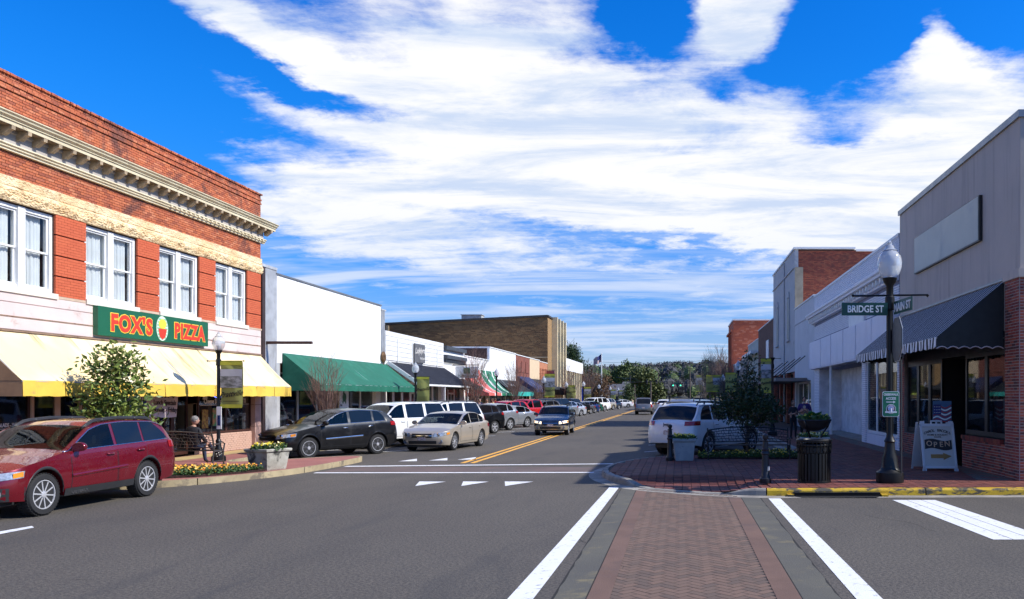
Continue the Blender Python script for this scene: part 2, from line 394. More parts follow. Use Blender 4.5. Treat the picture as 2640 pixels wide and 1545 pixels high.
def wheel_meshes(r, w, spokes, dark, hi):
    key = (r, spokes, dark, hi)
    if key in SPOKES: return SPOKES[key]
    n = 28 if hi else 16; rr = r*.69
    t = MB(); h = w/2
    t.lathe([(rr, -h*.8), (rr+.01, -h), (r-.03, -h), (r-.008, -h*.75), (r, -h*.4), (r, h*.4), (r-.008, h*.75), (r-.03, h), (rr+.01, h), (rr, h*.8)], n=n, axis='y')
    if hi:
        for k in range(40):
            a = 2*pi*k/40
            for sg in (-1, 1): t.obox((cos(a)*(r+.001), sg*h*.55, sin(a)*(r+.001)), Vector((-sin(a), 0, cos(a)))*.018, (0, h*.3, 0), Vector((cos(a), 0, sin(a)))*.005)
    t.build('tmp', RUBBER); me1 = bpy.data.objects['tmp'].data; o = bpy.data.objects['tmp']; bpy.data.objects.remove(o)
    me1.polygons.foreach_set('use_smooth', [True]*len(me1.polygons)); me1.set_sharp_from_angle(angle=radians(35))
    R = MB()
    R.lathe([(rr*.98, h*.25), (rr*.98, h*.9), (rr, h*.93), (rr*.93, h*.93), (rr*.9, h*.5)], n=n, axis='y', cap=False)
    R.lathe([(rr*.99, h*.3), (rr*.5, h*.34), (.01, h*.34)], n=n, axis='y', mi=1)
    for k in range(spokes):
        a = 2*pi*(k+.25)/spokes; c = Vector((cos(a), 0, sin(a))); q = Vector((-sin(a), 0, cos(a))); wd = 1.1/spokes*rr
        for sg in ((-1, 1) if spokes <= 6 and hi else (0,)):
            p0, p1 = c*rr*.14, c*rr*.93+q*wd*.75*sg
            d = (p1-p0)/2; R.obox((p0+p1)/2+Vector((0, h*.72, 0)), d, q*wd*(.32 if sg else .42), (0, h*.12, 0))
    R.lathe([(rr*.24, h*.5), (rr*.22, h*.9), (rr*.1, h*.97), (.005, h*.97)], n=12, axis='y')
    ms = [mat('dark_rim', (.09, .09, .10), .35, .3) if dark else ALLOY, DARK, ALLOY]
    if dark: R.lathe([(rr*.94, h*.9), (rr*.99, h*.98), (rr*.99, h*1.0), (rr*.92, h*.98)], n=n, axis='y', mi=2, cap=False); R.lathe([(rr*.24, h*.9), (rr*.2, h*1.02), (.01, h*1.02)], n=10, axis='y', mi=2)
    o = R.build('tmp', ms); me2 = o.data; bpy.data.objects.remove(o)
    SPOKES[key] = (me1, me2); return SPOKES[key]
def car(name, label, kind, pos, ang, pm, group=None, spokes=10, darkrim=False, rails=False, clad=False, lower=None, hi=True, trim=False, chrome=False, plate=True, badge=None, sx=1.0, cat='car', lit=False, canopy=False, molding=False):
    C = CARS[kind]; L, Wd, wb, fo, wr, sill = C['L'], C['W'], C['wb'], C['fo'], C['wr'], C['sill']
    hw = Wd/2; t = thing(name, label, cat, (pos[0], pos[1], 0), ang, group)
    top = list(C['top'])
    if canopy: top = [(s, z) for s, z in top if s < 3.5] + [(3.5, 1.84), (5.3, 1.8), (5.42, 1.7), (5.55, 1.25), (5.6, 1.12)]
    xs, zs = smooth_prof(top, L)
    zt = lambda s: float(np.interp(s, xs, zs))
    bf, bb = C['belt']; belt = lambda s: bf+(bb-bf)*min(1, max(0, (s-1)/(L-1.5)))
    wc = (fo, fo+wb); ar = wr+.07
    def zb(s):
        z = sill
        if s < .5: z = sill+.03*(1-s/.5)
        if s > L-.7: z = sill+.12*((s-L+.7)/.7)**1.5
        for c in wc:
            d = abs(s-c)
            if d < ar: z = max(z, wr+sqrt(ar*ar-d*d))
        return z
    af, arr, NE = .62, .42, 2.7
    def E(s):
        e = 1
        if s < af: e = min(e, max(0, 1-(1-s/af)**NE)**(1/NE))
        if L-s < arr: e = min(e, max(0, 1-(1-(L-s)/arr)**3.2)**(1/3.2))
        return e
    def Einv(q, end):
        return af*(1-(1-q**NE)**(1/NE)) if end == 'f' else arr*(1-(1-q**3.2)**(1/3.2))
    def xo(s, z):
        d = 0
        if s < 1: d += ((.22*((z-.52)/.45)**2 if z > .52 else .1*((.52-z)/.3)**2))*(1-s)
        if s > L-.8: d -= ((.10*((z-.6)/.5)**2 if z > .6 else .08*((.6-z)/.3)**2))*(1-(L-s)/.8)
        return L/2-s-d
    def w(s, z):
        b = belt(s); mid = .62*b; wd = 1.0
        if z < mid: wd -= .07*((mid-z)/(mid-.2))**2
        elif z <= b: wd -= .035*((z-mid)/(b-mid))**2
        else: wd -= .035+.02+(z-b)*.30/hw*(.92 if C['H'] > 1.7 else 1.0)
        # fender bulge at the wheels
        for c in wc:
            d = abs(s-c)
            if d < ar+.1 and z < b: wd += .012*(1-d/(ar+.1))
        return hw*wd*E(s)
    edge = .05
    def ze(s): return zt(s)-edge
    def S(s, z, off=0, sd=1):                     # side surface point
        y = w(s, z); p = Vector((xo(s, z), y, z))
        if off:
            e = .01; s1 = min(L-.001, max(.001, s))
            a = Vector((xo(s1+e, z)-xo(s1-e, z), w(min(L, s1+e), z)-w(max(0, s1-e), z), 0)); b = Vector((xo(s, z+e)-xo(s, z-e), w(s, z+e)-w(s, z-e), 2*e))
            n = a.cross(b); n.normalize()
            if n.y < 0: n = -n
            p += n*off
        p.y *= sd; return p
    def Tp(s, q, off=0):                          # top surface, q in -1..1
        z0 = ze(s); w0 = w(s, z0); p = Vector((xo(s, z0+edge*.7), w0*q, z0+edge*(1-abs(q)**2.6)))
        if off:
            e = .02; d = Vector((-1, 0, (zt(min(L, s+e))-zt(max(0, s-e)))/(2*e))); n = Vector((-d.z*-1, 0, 1)); n = Vector((d.z, 0, 1)) ; n.normalize(); p += n*off
        return p
    # stations
    st = [0, .002, .008, .02, .04, .07, .11, .16, .22, .3, .38]
    st += [L-x for x in (0, .002, .008, .02, .04, .07, .11, .16, .22, .3)]
    step = .07 if hi else .13; s = .46
    while s < L-.33: st.append(s); s += step
    for c in wc:
        for k in range(-8, 9): st.append(c+ar*sin(k/8*pi/2)*.9999)
    holes = [w_ for w_ in C['wins']]; tops = [C['wind'], C['back'] if not canopy else (5.42, 5.54)]
    keep = [v for w_ in holes+tops for v in w_]; st = [s for s in st if all(abs(s-v) > .012 for v in keep)]+keep
    st = sorted(set(round(x, 4) for x in st)); st = [a for i, a in enumerate(st) if i == 0 or a-st[i-1] > .0015]
    n1, n2, n3 = (7, 4, 4) if hi else (4, 3, 3)
    rows = []
    for s in st:
        b0 = zb(s); e0 = ze(s); m0 = min(belt(s), e0-.02); m0 = max(m0, b0+.04); e0 = max(e0, m0+.02)
        half = [(xo(s, b0), w(s, b0)*.45, b0+.03), (xo(s, b0), max(0, w(s, b0)-.03), b0+.004)]
        for i in range(n1+1): z = b0+(m0-b0)*i/n1; half.append((xo(s, z), w(s, z), z))
        hh_ = e0-m0; mg = min(.037, hh_*.3)
        for z in (m0+mg, (m0+e0)/2, e0-mg, e0): half.append((xo(s, z), w(s, z), z))
        w0 = w(s, e0)
        for q in ((.91, .6, .3) if hi else (.91, .45)): half.append((xo(s, e0+edge*.7), w0*q, e0+edge*(1-q**2.6)))
        cen = (xo(s, e0+edge), 0, e0+edge)
        rows.append(half+[cen]+[(x, -y, z) for x, y, z in reversed(half)])
    body = MB(); body.grid(rows); nr_ = len(rows[0]); base = 2+n1+1
    sr = {base, base+1}; q0_ = base+3; nq = 4 if hi else 3; tr_ = set(range(q0_+1, q0_+nq)); fkeep = []
    mir = lambda j: nr_-2-j
    for fi, f_ in enumerate(body.f):
        i, j = divmod(fi, nr_-1); sm = (st[i]+st[i+1])/2; jj = min(j, mir(j))
        hgt = ze(sm)-belt(sm)
        if jj in sr and hgt > .10 and any(a < sm < b for a, b in (holes[:2] if kind not in ('bigsuv', 'sedan') else holes)): continue
        if jj in tr_ and any(a < sm < b for a, b in tops): continue
        fkeep.append(f_)
    body.f = fkeep; body.mi = [0]*len(fkeep); body.build('body', pm, t, smooth=38, world=False)
    def patch(name, fn, n, m, mt, par=t, rim=.0):
        mb = MB(); mb.grid([[fn(i/n, j/m) for j in range(m+1)] for i in range(n+1)])
        return mb.build(name, mt, par, smooth=True, world=False)
    def spatch(name, s0, s1, z0, z1, off, mt, sd, n=10, m=3, par=t):
        f0 = z0 if callable(z0) else (lambda s: z0); f1 = z1 if callable(z1) else (lambda s: z1)
        def fn(a, b):
            s = s0+(s1-s0)*a; lo = f0(s); hi_ = max(lo+.002, f1(s)); return S(s, lo+(hi_-lo)*b, off, sd)
        return patch(name, fn, n, m, mt, par)
    def epatch(name, end, q0, q1, z0, z1, off, mt, n=8, m=2, par=t):
        def fn(a, b):
            q = q0+(q1-q0)*a; z = (z0(q) if callable(z0) else z0)*(1-b)+(z1(q) if callable(z1) else z1)*b
            s = Einv(min(.9999, abs(q)), end); s = s if end == 'f' else L-s
            p = Vector((xo(s, z), w(s, z)*(1 if q >= 0 else -1), z))
            ds = 1 if end == 'f' else -1; nx = (1-abs(q)**4)**.5; n_ = Vector((ds*nx, q*abs(q)**2, .15)); n_.normalize()
            return p+n_*off
        return patch(name, fn, n, m, mt, par)
    # underbody
    u = MB(); u.box(L/2-.25, -L/2+.3, -hw*.72, hw*.72, sill-.06, sill+.25); u.box(L/2-fo-.5, -L/2+.5, -hw*.80, hw*.80, wr*1.2, wr*2+.12)
    u.build('underbody', PLASTIC, t, world=False)
    if not canopy and kind == 'pickup':
        bd = MB(); bd.box(-L/2+.12, -L/2+1.7, -hw*.78, hw*.78, 1.203, 1.215); bd.build('bed_cover', PLASTIC, t, world=False)
    # cabin: dashboard, floor and seats
    cb = MB(); ca_, cb_ = C['wins'][0][0]+.1, C['wins'][-1][1]; zbl = belt(2)-.06
    cb.box(L/2-ca_, L/2-cb_, -hw*.84, hw*.84, sill+.1, zbl-.18); cb.box(L/2-ca_+.1, L/2-ca_-.35, -hw*.82, hw*.82, zbl-.2, zbl+.0)
    for sx0 in (ca_+1.15, ca_+2.0):
        if sx0 < cb_-.2:
            for sy in (-.38, .38): cb.box(L/2-sx0, L/2-sx0-.14, sy-.24, sy+.24, zbl-.2, zbl+.12); cb.box(L/2-sx0-.02, L/2-sx0-.12, sy-.12, sy+.12, zbl+.14, zbl+.30)
    cb.build('cabin', mat('cabin_trim', (.03, .03, .032), .8), t, world=False)
    # glass
    for sd in (1, -1):
        for k, (a, b) in enumerate(C['wins']):
            spatch('window', a, b, lambda s: belt(s)+.03, (lambda s: ze(s)-.03) if k < 2 or kind in ('bigsuv', 'sedan') else (lambda s, a=a, b=b: min(ze(s)-.03, belt(s)+.03+(ze(a)-belt(a)-.06)*(1-max(0, (s-a)/(b-a)-.35)/.65)**.55)), .005, CARGLASS if kind == 'sedan' or k == 0 else mat('tinted_glass', (.008, .009, .011), .04, spec=.45), sd, 14, 3)
        if canopy: spatch('window', 3.9, 5.15, 1.28, 1.68, .006, CARGLASS, sd)
        if trim:
            a, b = C['wins'][0][0], C['wins'][-1][1]
            mb = MB(); mb.tube([S(a+(b-a)*i/24, belt(a+(b-a)*i/24)+.022, .008, sd) for i in range(25)], .012, 5)
            mb.tube([S(a+(b-a)*i/24, max(belt(a+(b-a)*i/24)+.022, ze(a+(b-a)*i/24)-.025), .008, sd) for i in range(25)], .010, 5)
            mb.build('window_trim', CHROME, t, world=False, smooth=True)
        for k, (a, b) in enumerate(C['doors']):
            lo = lambda s: max(sill+.10, zb(s)+.02); hi2 = lambda s: belt(s)+.02
            spatch('door_seam', a-.012, b+.012, lambda s: lo(s)-.012, hi2, .0015, PLASTIC, sd, 16, 6)
            d = spatch('door', a, b, lo, hi2, .0045, pm, sd, 16, 6)
            hs = b-.19; c = S(hs, belt(hs)-.13, .03, sd); mb = MB(); mb.tube([c+Vector((.10, -.02*sd, 0)), c+Vector((.07, 0, .005)), c-Vector((.07, 0, -.005)), c-Vector((.10, .02*sd, 0))], .017, 6)
            mb.build('handle', CHROME if chrome else pm, d, smooth=True, world=False)
        if clad:
            spatch('cladding', fo+ar+.01, fo+wb-ar-.01, sill-.01, sill+.12, .02, PLASTIC, sd, 12, 2)
        if molding:
            m_ = MB(); m_.grid([[S(fo+ar+.18+(wb-2*ar-.4)*i/10, sill+.33+.012*i/2+dz, o_, sd) for i in range(11)] for dz, o_ in ((-.03, .004), (-.02, .02), (.02, .02), (.03, .004))])
            m_.build('side_moulding', pm if molding is True else molding, t, smooth=True, world=False)
        if lower is not None:
            spatch('two_tone_panel', .12, L-.12, lambda s: zb(s)+.003, lambda s: max(zb(s)+.01, .52), .006, lower, sd, 60, 3)
        # mirror
        ms = C['doors'][0][0]+.08; c = S(ms, belt(ms)+.07, 0, sd)
        mm = MB(); mm.lathe([(.02, -.1), (.075, -.08), (.1, -.02), (.1, .03), (.09, .05)], (0, 0, 0), 12, 'x')
        mm.v = [(c.x-.02+v[0]*.9, c.y+sd*.13+v[1]*1.25, c.z+.02+v[2]*.85) for v in mm.v]
        mm.tube([c+Vector((0, -sd*.02, -.02)), c+Vector((-.01, sd*.1, -.04))], .03, 6)
        mm.v = [(-(v[0]-c.x)+c.x if False else v[0], v[1], v[2]) for v in mm.v]
        mm.build('mirror', pm if kind != 'pickup' else BLACK, t, smooth=50, world=False)
    # windscreen and rear window
    a, b = C['wind']; patch('windshield', lambda i, j: Tp(a-.01+(b-a+.02)*i, -.93+1.86*j, .006), 8, 8, CARGLASS)
    a2, b2 = C['back'] if not canopy else (5.42, 5.54)
    patch('rear_window', lambda i, j: Tp(a2-.01+(b2-a2+.02)*i, -.93+1.86*j, .008), 8, 8, mat('tinted_glass', (.008, .009, .011), .04, spec=.45))
    # nose
    hz = zt(.15)
    epatch('grille', 'f', -.42, .42, hz-.26, hz-.10, .008, mat('grille_black', (.01, .01, .011), .3, var=.3, vs=40))
    gb = epatch('grille_bar', 'f', -.42, .42, hz-.19, hz-.165, .02, CHROME)
    epatch('air_intake', 'f', -.6, .6, sill+.06, sill+.18, .006, PLASTIC)
    if clad or lower is not None:
        epatch('bumper', 'f', -.995, .995, sill+.02, sill+.24, .004, PLASTIC if lower is None else lower, 20); epatch('bumper', 'r', -.995, .995, sill+.12, sill+.34, .004, PLASTIC if lower is None else lower, 20)
    for sd in (1, -1):
        def hfn(i, j, sd=sd):
            # runs from the nose round the corner
            k = i*1.10
            z0 = hz-.23+.08*i; z1 = hz-.09+.05*i; z = z0+(z1-z0)*j
            if k < 1: q = .50+.46*k; s_ = Einv(q, 'f')
            else: s_ = Einv(.96, 'f')+(k-1)*.9
            p = Vector((xo(s_, z), w(s_, z)*sd, z)); n_ = Vector((1-i*.7, sd*(.3+i*.7), .2)); n_.normalize(); return p+n_*.008
        h = patch('headlight', hfn, 10, 3, LAMPGLASS if not lit else mat('lit_headlight', (1, .8, .55), .2, emit=1.2))
        if hi:
            mb = MB(); q = .66; s_ = Einv(q, 'f'); mb.lathe([(.07, -.05), (.07, .012), (.05, .02)], (xo(s_, hz-.14), w(s_, hz-.14)*sd, hz-.14), 12, 'x'); mb.build('lens', CHROME, h, world=False, smooth=40)
            mb = MB(); p = hfn(.9, .5); mb.obox(p+Vector((0, .004*sd, 0)), (.07, -.03*sd, -.012), (0, .004, 0), (0, 0, .04)); mb.build('indicator', AMBER, h, world=False)
            mb = MB(); s_ = Einv(.75, 'f'); mb.lathe([(.085, -.05), (.085, .015), (.06, .02), (.055, .005), (.005, .005)], (xo(s_, sill+.14), w(s_, sill+.14)*sd, sill+.14), 12, 'x'); mb.build('fog_light', mat('fog_lamp', (.35, .36, .38), .1, .6, coat=1), t, world=False, smooth=40)
        # tail lights
        zk = bb-.10 if kind != 'sedan' else .84; hh = .07 if kind in ('sedan', 'wagon', 'crossover', 'suv') else .17
        if kind == 'bigsuv' or kind == 'pickup': zk = 1.0
        def tfn(i, j, sd=sd):
            z = zk-hh+2*hh*j+.02*i
            k = i*1.45
            if k < 1: q = (.62 if kind != 'bigsuv' and kind != 'pickup' else .84)+(.97-.62)*k*(1 if kind not in ('bigsuv', 'pickup') else .4); s_ = L-Einv(min(q, .985), 'r')
            else: s_ = L-Einv(.97, 'r')-(k-1)*(.5 if kind not in ('bigsuv', 'pickup') else .1)
            p = Vector((xo(s_, z), w(s_, z)*sd, z)); n_ = Vector((-(1-i*.7), sd*(.3+i*.7), .1)); n_.normalize(); return p+n_*.012
        tl = patch('tail_light', tfn, 8, 3, TAIL)
    epatch('bumper_step', 'r', -.5, .5, .60, .66, .012, pm)
    if plate:
        zp = .78 if kind != 'sedan' else .72
        pl = epatch('number_plate', 'r', -.165, .165, zp-.075, zp+.075, .02, PLATE, 2, 2)
        mb = MB(); mb.box(L/2-.02, L/2+.01, -.16, .16, sill+.2, sill+.32); mb.build('number_plate', PLATE, t, world=False)
    if rails:
        for sd in (1, -1):
            a, b = C['wind'][1]-.05, C['back'][0]-.1; pts = []
            for i in range(17):
                s_ = a+(b-a)*i/16; lift = .055*min(1, min(i, 16-i)/2.0); p = Tp(s_, .86*sd); pts.append(p+Vector((0, 0, lift)))
            mb = MB(); mb.tube(pts, .022, 6); mb.tube([pts[4], pts[4]-Vector((.04, 0, .06))], .03, 5); mb.tube([pts[11], pts[11]-Vector((.04, 0, .06))], .03, 5)
            if rails == 'big': mb.tube([p+Vector((0, 0, -.025)) for p in pts], .028, 6)
            mb.build('roof_rail', PLASTIC if rails != 'black' else BLACK, t, world=False, smooth=True)
    # wheels
    me1, me2 = wheel_meshes(wr, .23, spokes, darkrim, hi)
    for c in wc:
        for sd in (1, -1):
            o = link(bpy.data.objects.new('wheel', me1), t); o.location = (L/2-c, sd*(hw-.135), wr)
            if sd < 0: o.rotation_euler = (0, 0, pi)
            r_ = link(bpy.data.objects.new('rim', me2), o)
    if hi:
        for c in wc:
            for sd in (1, -1):
                mb = MB(); mb.grid([[Vector((L/2-(c+ar*cos(a)), sd*(w(c+ar*cos(a), wr+ar*sin(a))+o_), wr+(ar+r_)*sin(a))) for a in [pi*i/14 for i in range(15)]] for o_, r_ in ((-.02, -.004), (.006, 0), (.006, .03), (0, .05))])
                mb.build('wheel_arch', PLASTIC if clad else pm, t, smooth=True, world=False)
    t['_hw'] = hw; del t['_hw']
    t.scale = (sx, sx, sx)
    t['_c'] = 0; del t['_c']
    return t, dict(S=S, Tp=Tp, xo=xo, w=w, L=L, epatch=epatch)
# ------------------------------------------------------------ ground, road, kerbs, markings
def asphalt():
    m = bpy.data.materials.new('asphalt'); m.use_nodes = True; T = NT(m.node_tree); b = T.n['Principled BSDF']
    tc = T.new('ShaderNodeTexCoord').outputs['Object']
    big = T.noise(tc, .12, 5, .6, .5); mid = T.noise(T.mapping(tc, scale=(1, .35, 1)), .9, 5, .65)
    fine = T.noise(tc, 26, 4, .8); vor = T.new('ShaderNodeTexVoronoi'); T.l.new(tc, vor.inputs[0]); vor.inputs['Scale'].default_value = 55
    c = T.mix(T.sstep(big, .35, .65), (.112, .097, .079), (.134, .117, .094))
    c = T.mix(T.m('MULTIPLY', T.sstep(mid, .45, .7), .4), c, (.070, .064, .058))
    c = T.mix(T.sstep(fine, .42, .58), T.mix(.7, c, (.035, .032, .03)), c)
    sp = T.m('MULTIPLY', T.sstep(vor.outputs['Distance'], .22, .08), T.sstep(T.noise(tc, 9, 2, .5), .42, .6))
    c = T.mix(T.m('MULTIPLY', sp, .55), c, (.34, .31, .26))
    # tyre-polished lanes and old oil drips
    oil = T.sstep(T.noise(T.mapping(tc, scale=(1, .22, 1), loc=(4, 2, 0)), .8, 5, .65, .8), .54, .70)
    c = T.mix(T.m('MULTIPLY', oil, .45), c, (.05, .048, .047))
    T.put(b.inputs['Base Color'], c); b.inputs['Roughness'].default_value = .86; b.inputs['Specular IOR Level'].default_value = .35
    bn = T.new('ShaderNodeBump'); bn.inputs['Strength'].default_value = .5; bn.inputs['Distance'].default_value = .008
    T.l.new(T.m('ADD', fine, T.m('MULTIPLY', vor.outputs['Distance'], .6)), bn.inputs['Height']); T.l.new(bn.outputs[0], b.inputs['Normal'])
    return m
ASPH = asphalt()
MARK = mat('road_paint', (.74, .74, .73), .7, var=.04, bump=.15, bs=80, grime=((.26, .25, .24), 9, .56, .70))
YMARK = mat('yellow_road_paint', (.85, .42, .05), .7, var=.15, bump=.1, bs=60, grime=((.2, .14, .07), 6, .60, .78))
GRASS = mat('dry_grass', (.10, .11, .035), .95, col2=(.16, .13, .06), vs=.3)
g = MB(); g.grid([[(x, y, -.03-(.0 if y < 260 else 0)) for x in (-3000, -200, 200, 3000)] for y in (-200, 0, 260, 5000)]); struct('ground', g, GRASS)
g = MB()
def sheet(mb, poly, z=0.0):
    n = len(mb.v); mb.v.extend((x, y, z) for x, y in poly); mb.f.append(tuple(range(n, n+len(poly)))); mb.mi.append(0)
sheet(g, [(-40, -60), (80, -60), (80, 17.3), (3.0, 17.3), (3.0, 22), (4.3, 28), (4.3, 340), (-13.7, 340), (-13.7, 12), (-40, 12)])
struct('road', g, ASPH)
L_KERB = [(-24, 15.6), (-15.5, 16.9), (-13.2, 17.75), (-12.6, 18.15), (-11.6, 18.65), (-10.75, 20.1), (-10.3, 21.4), (-10.15, 22.6), (-10.05, 24.6), (-10.1, 26.0), (-10.35, 26.25), (-10.8, 26.05), (-12.0, 24.6), (-12.9, 23.8), (-13.5, 24.2), (-13.6, 25.5), (-13.6, 180)]
R_KERB = [(4.2, 300), (4.2, 30.2), (3.7, 29.3), (2.6, 27.6), (1.6, 26.8), (.3, 26.75), (-.7, 26.3), (-1.45, 25.1), (-1.9, 23.6), (-2.08, 22.1), (-1.95, 20.8), (-1.55, 19.5), (-.87, 18.3), (.1, 17.6), (1.26, 17.0), (2.1, 16.9), (4.1, 16.98), (7.0, 17.06), (60, 17.3)]
def chaikin(p, n=2):
    for _ in range(n):
        q = [p[0]]
        for a, b in zip(p[:-1], p[1:]):
            d = sqrt((a[0]-b[0])**2+(a[1]-b[1])**2)
            f = min(.25, .5/d) if d > 0 else .25
            q += [(a[0]+(b[0]-a[0])*f, a[1]+(b[1]-a[1])*f), (b[0]+(a[0]-b[0])*f, b[1]+(a[1]-b[1])*f)]
        p = q+[p[-1]]
    return p
L_K, R_K = chaikin(L_KERB), chaikin(R_KERB)
def sst(x, a, b): t = min(1, max(0, (x-a)/(b-a))); return t*t*(3-2*t)
def walk_z(x, y):                                # paved surface height at the right corner, with the kerb ramp
    return .02+.13*min(1, sst(sqrt(((x+.05)/1.25)**2+((y-18.2)/1.0)**2), .75, 1.9))
def lwalk_z(x, y): return .15
def offset_line(p, d):
    out = []
    for i in range(len(p)):
        a, b = p[max(0, i-1)], p[min(len(p)-1, i+1)]; t = Vector((b[0]-a[0], b[1]-a[1])); t.normalize(); out.append((p[i][0]-t.y*d, p[i][1]+t.x*d))
    return out
def kerb(pts, inside, hfn, mfn, name):
    root = tag(bpy.data.objects.new(name, None), kind='structure'); link(root)
    i0 = 0; L = 0; segs = []; acc = 0; dens = [pts[0]]
    for a, b in zip(pts[:-1], pts[1:]):
        d = sqrt((a[0]-b[0])**2+(a[1]-b[1])**2); n = max(1, int(d/.8)) if d < 60 else max(1, int(d/3))
        for k in range(1, n+1): dens.append((a[0]+(b[0]-a[0])*k/n, a[1]+(b[1]-a[1])*k/n))
    inn = offset_line(dens, .16*inside); gut = offset_line(dens, -.34*inside)
    s = 0
    while s < len(dens)-1:
        e = s; acc = 0
        while e < len(dens)-1 and acc < 3.0: acc += sqrt((dens[e+1][0]-dens[e][0])**2+(dens[e+1][1]-dens[e][1])**2); e += 1
        mb = MB(); rows = []
        for k in range(s, e+1):
            x, y = dens[k]; h = hfn(x, y); xi, yi = inn[k]
            sh = .03 if 0 else 0
            ex = x+(xi-x)*.12*0; f = .25; rows.append([(x, y, -.02), (x+(xi-x)*.06, y+(yi-y)*.06, h*.75), (x+(xi-x)*.2, y+(yi-y)*.2, h*.97), (xi, yi, h+.004), (xi, yi, -.02)])
        # shrink the ends for a joint
        def sh_(r, q, t=.012):
            d = Vector((q[0][0]-r[0][0], q[0][1]-r[0][1])); l = d.length or 1; return [(x+d.x/l*t, y+d.y/l*t, z) for x, y, z in r]
        rows[0] = sh_(rows[0], rows[1]); rows[-1] = sh_(rows[-1], rows[-2])
        mb.grid(rows); n = len(mb.v); mb.f.append(tuple(range(5))); mb.f.append(tuple(range(n-5, n))[::-1]); mb.mi += [0, 0]
        mx, my = dens[(s+e)//2]
        mb.build('kerb_stone', mfn(mx, my), root)
        s = e
    mb = MB(); mb.grid([[(a[0], a[1], .010), (c[0], c[1], .006)] for a, c in zip(dens, gut)]); mb.build('gutter', CURBM if inside < 0 else CONC, root)
    return root
YCURB = mat('yellow_kerb_paint', (.62, .40, .015), .7, col2=(.55, .33, .01), vs=3, bump=.3, bs=30, grime=((.07, .06, .04), 3.2, .47, .58, (1, 1, 2.5)))
kerb(L_K, -1, lambda x, y: .15, lambda x, y: CURBM, 'kerb')
kerb(R_K, 1, lambda x, y: .02+.13*min(1, sst(sqrt(((x-.05)/1.35)**2+((y-17.9)/1.3)**2), .7, 1.35)), lambda x, y: YCURB if x > 2.2 and y < 18 else CONC, 'kerb')
# sidewalks
PAVE = mat('pavers', (.17, .046, .030), .75, vs=.8, var=.35, bump=.2, bs=50, rnd=[(.20, .055, .036), (.14, .038, .028), (.24, .068, .042), (.11, .032, .026), (.17, .048, .032)])
MORT = mat('paver_sand', (.05, .03, .028), .95, vs=4)
LPAVE = mat('red_paving', (.34, .13, .10), .8, col2=(.28, .105, .085), vs=.8, bump=.15, bs=30, grime=((.2, .13, .1), 1.0, .55, .8))
TANC = mat('tan_concrete', (.52, .38, .16), .85, col2=(.42, .3, .13), vs=.7, bump=.1, bs=30, grime=((.28, .2, .12), 1.5, .5, .7))
g = MB(); kl = offset_line(L_K, -.15)
poly = [p for p in kl]+[(-15.7, 180), (-15.7, 17.3), (-24, 17.3)]
sheet(g, poly, .15); lw = struct('sidewalk', g, LPAVE)
g = MB(); sheet(g, [(-15.59, 17.5), (-14.7, 18.2), (-14.7, 180), (-15.59, 180)], .154); struct('concrete_walk', g, TANC)
def inpoly(x, y, P):
    c = False; j = len(P)-1
    for i in range(len(P)):
        if (P[i][1] > y) != (P[j][1] > y) and x < (P[j][0]-P[i][0])*(y-P[i][1])/(P[j][1]-P[i][1])+P[i][0]: c = not c
        j = i
    return c
kr = offset_line(R_K, .15); RP = kr+[(60, 19.5), (7.7, 19.5), (7.7, 300)]
g = MB(); xs = [-2.6+.35*i for i in range(30)]+[8.2, 9, 12, 60]; ys = [16.8+.35*i for i in range(40)]+[32, 40, 60, 100, 300]
P2 = RP
rows = [[(x, y, walk_z(x, y)-.012) for x in xs] for y in ys]
b0 = len(g.v)
for r in rows: g.v.extend(r)
nx = len(xs)
for i in range(len(ys)-1):
    for j in range(nx-1):
        cx, cy = (xs[j]+xs[j+1])/2, (ys[i]+ys[i+1])/2
        if inpoly(cx, cy, P2) or (inpoly(xs[j], ys[i], P2) and inpoly(xs[j+1], ys[i+1], P2)): g.f.append((i*nx+j, i*nx+j+1, (i+1)*nx+j+1, (i+1)*nx+j)); g.mi.append(0)
rw = struct('sidewalk', g, MORT)
BED = [(.55, 25.0), (4.2, 24.95), (4.5, 26.2), (3.4, 27.4), (2.4, 26.9), (1.4, 26.2), (.6, 26.0)]
lst = []
pw, ph = .205, .105
R2 = offset_line(R_K, .20); RP2 = R2+[(60, 19.5), (7.6, 19.5), (7.6, 300)]
j = 0; y = 16.9
while y < 46:
    x = -2.5+(pw/2 if j % 2 else 0)*0
    while x < 9.6 if y < 19.4 else x < 7.55:
        # columns run away from the viewer, long side across; a loose stack bond with every other column shifted
        col = int(round((x+2.5)/pw)); yy = y+(ph/2 if col % 2 else 0)
        if inpoly(x, yy, RP2) and not inpoly(x, yy, BED) and (y < 34 or x > 4.3):
            z = walk_z(x, yy); lst.append(((x, yy, z-.02+random.uniform(-.0025, .0025)), (pw-.012, 0, 0), (0, ph-.012, 0), (0, 0, .05)))
        x += pw
    y += ph if y < 30 else ph; j += 1
    if y > 30: ph = .105
pieces('paver', lst, PAVE, rw)
# planting beds
MULCH = mat('mulch', (.045, .016, .011), .95, vs=14, var=.7, bump=1, bs=25)
def bed(poly, z, nm='flower_bed', label=''):
    g = MB(); g.prism(poly, z-.06, z+.05); return tag(g.build(nm, MULCH), label, 'flower bed')
LBED = [(-11.85, 18.95), (-11.35, 19.3), (-10.75, 20.5), (-10.5, 21.3), (-10.7, 21.9), (-11.2, 21.2), (-12.1, 20.0), (-12.6, 19.1), (-12.5, 18.6)]
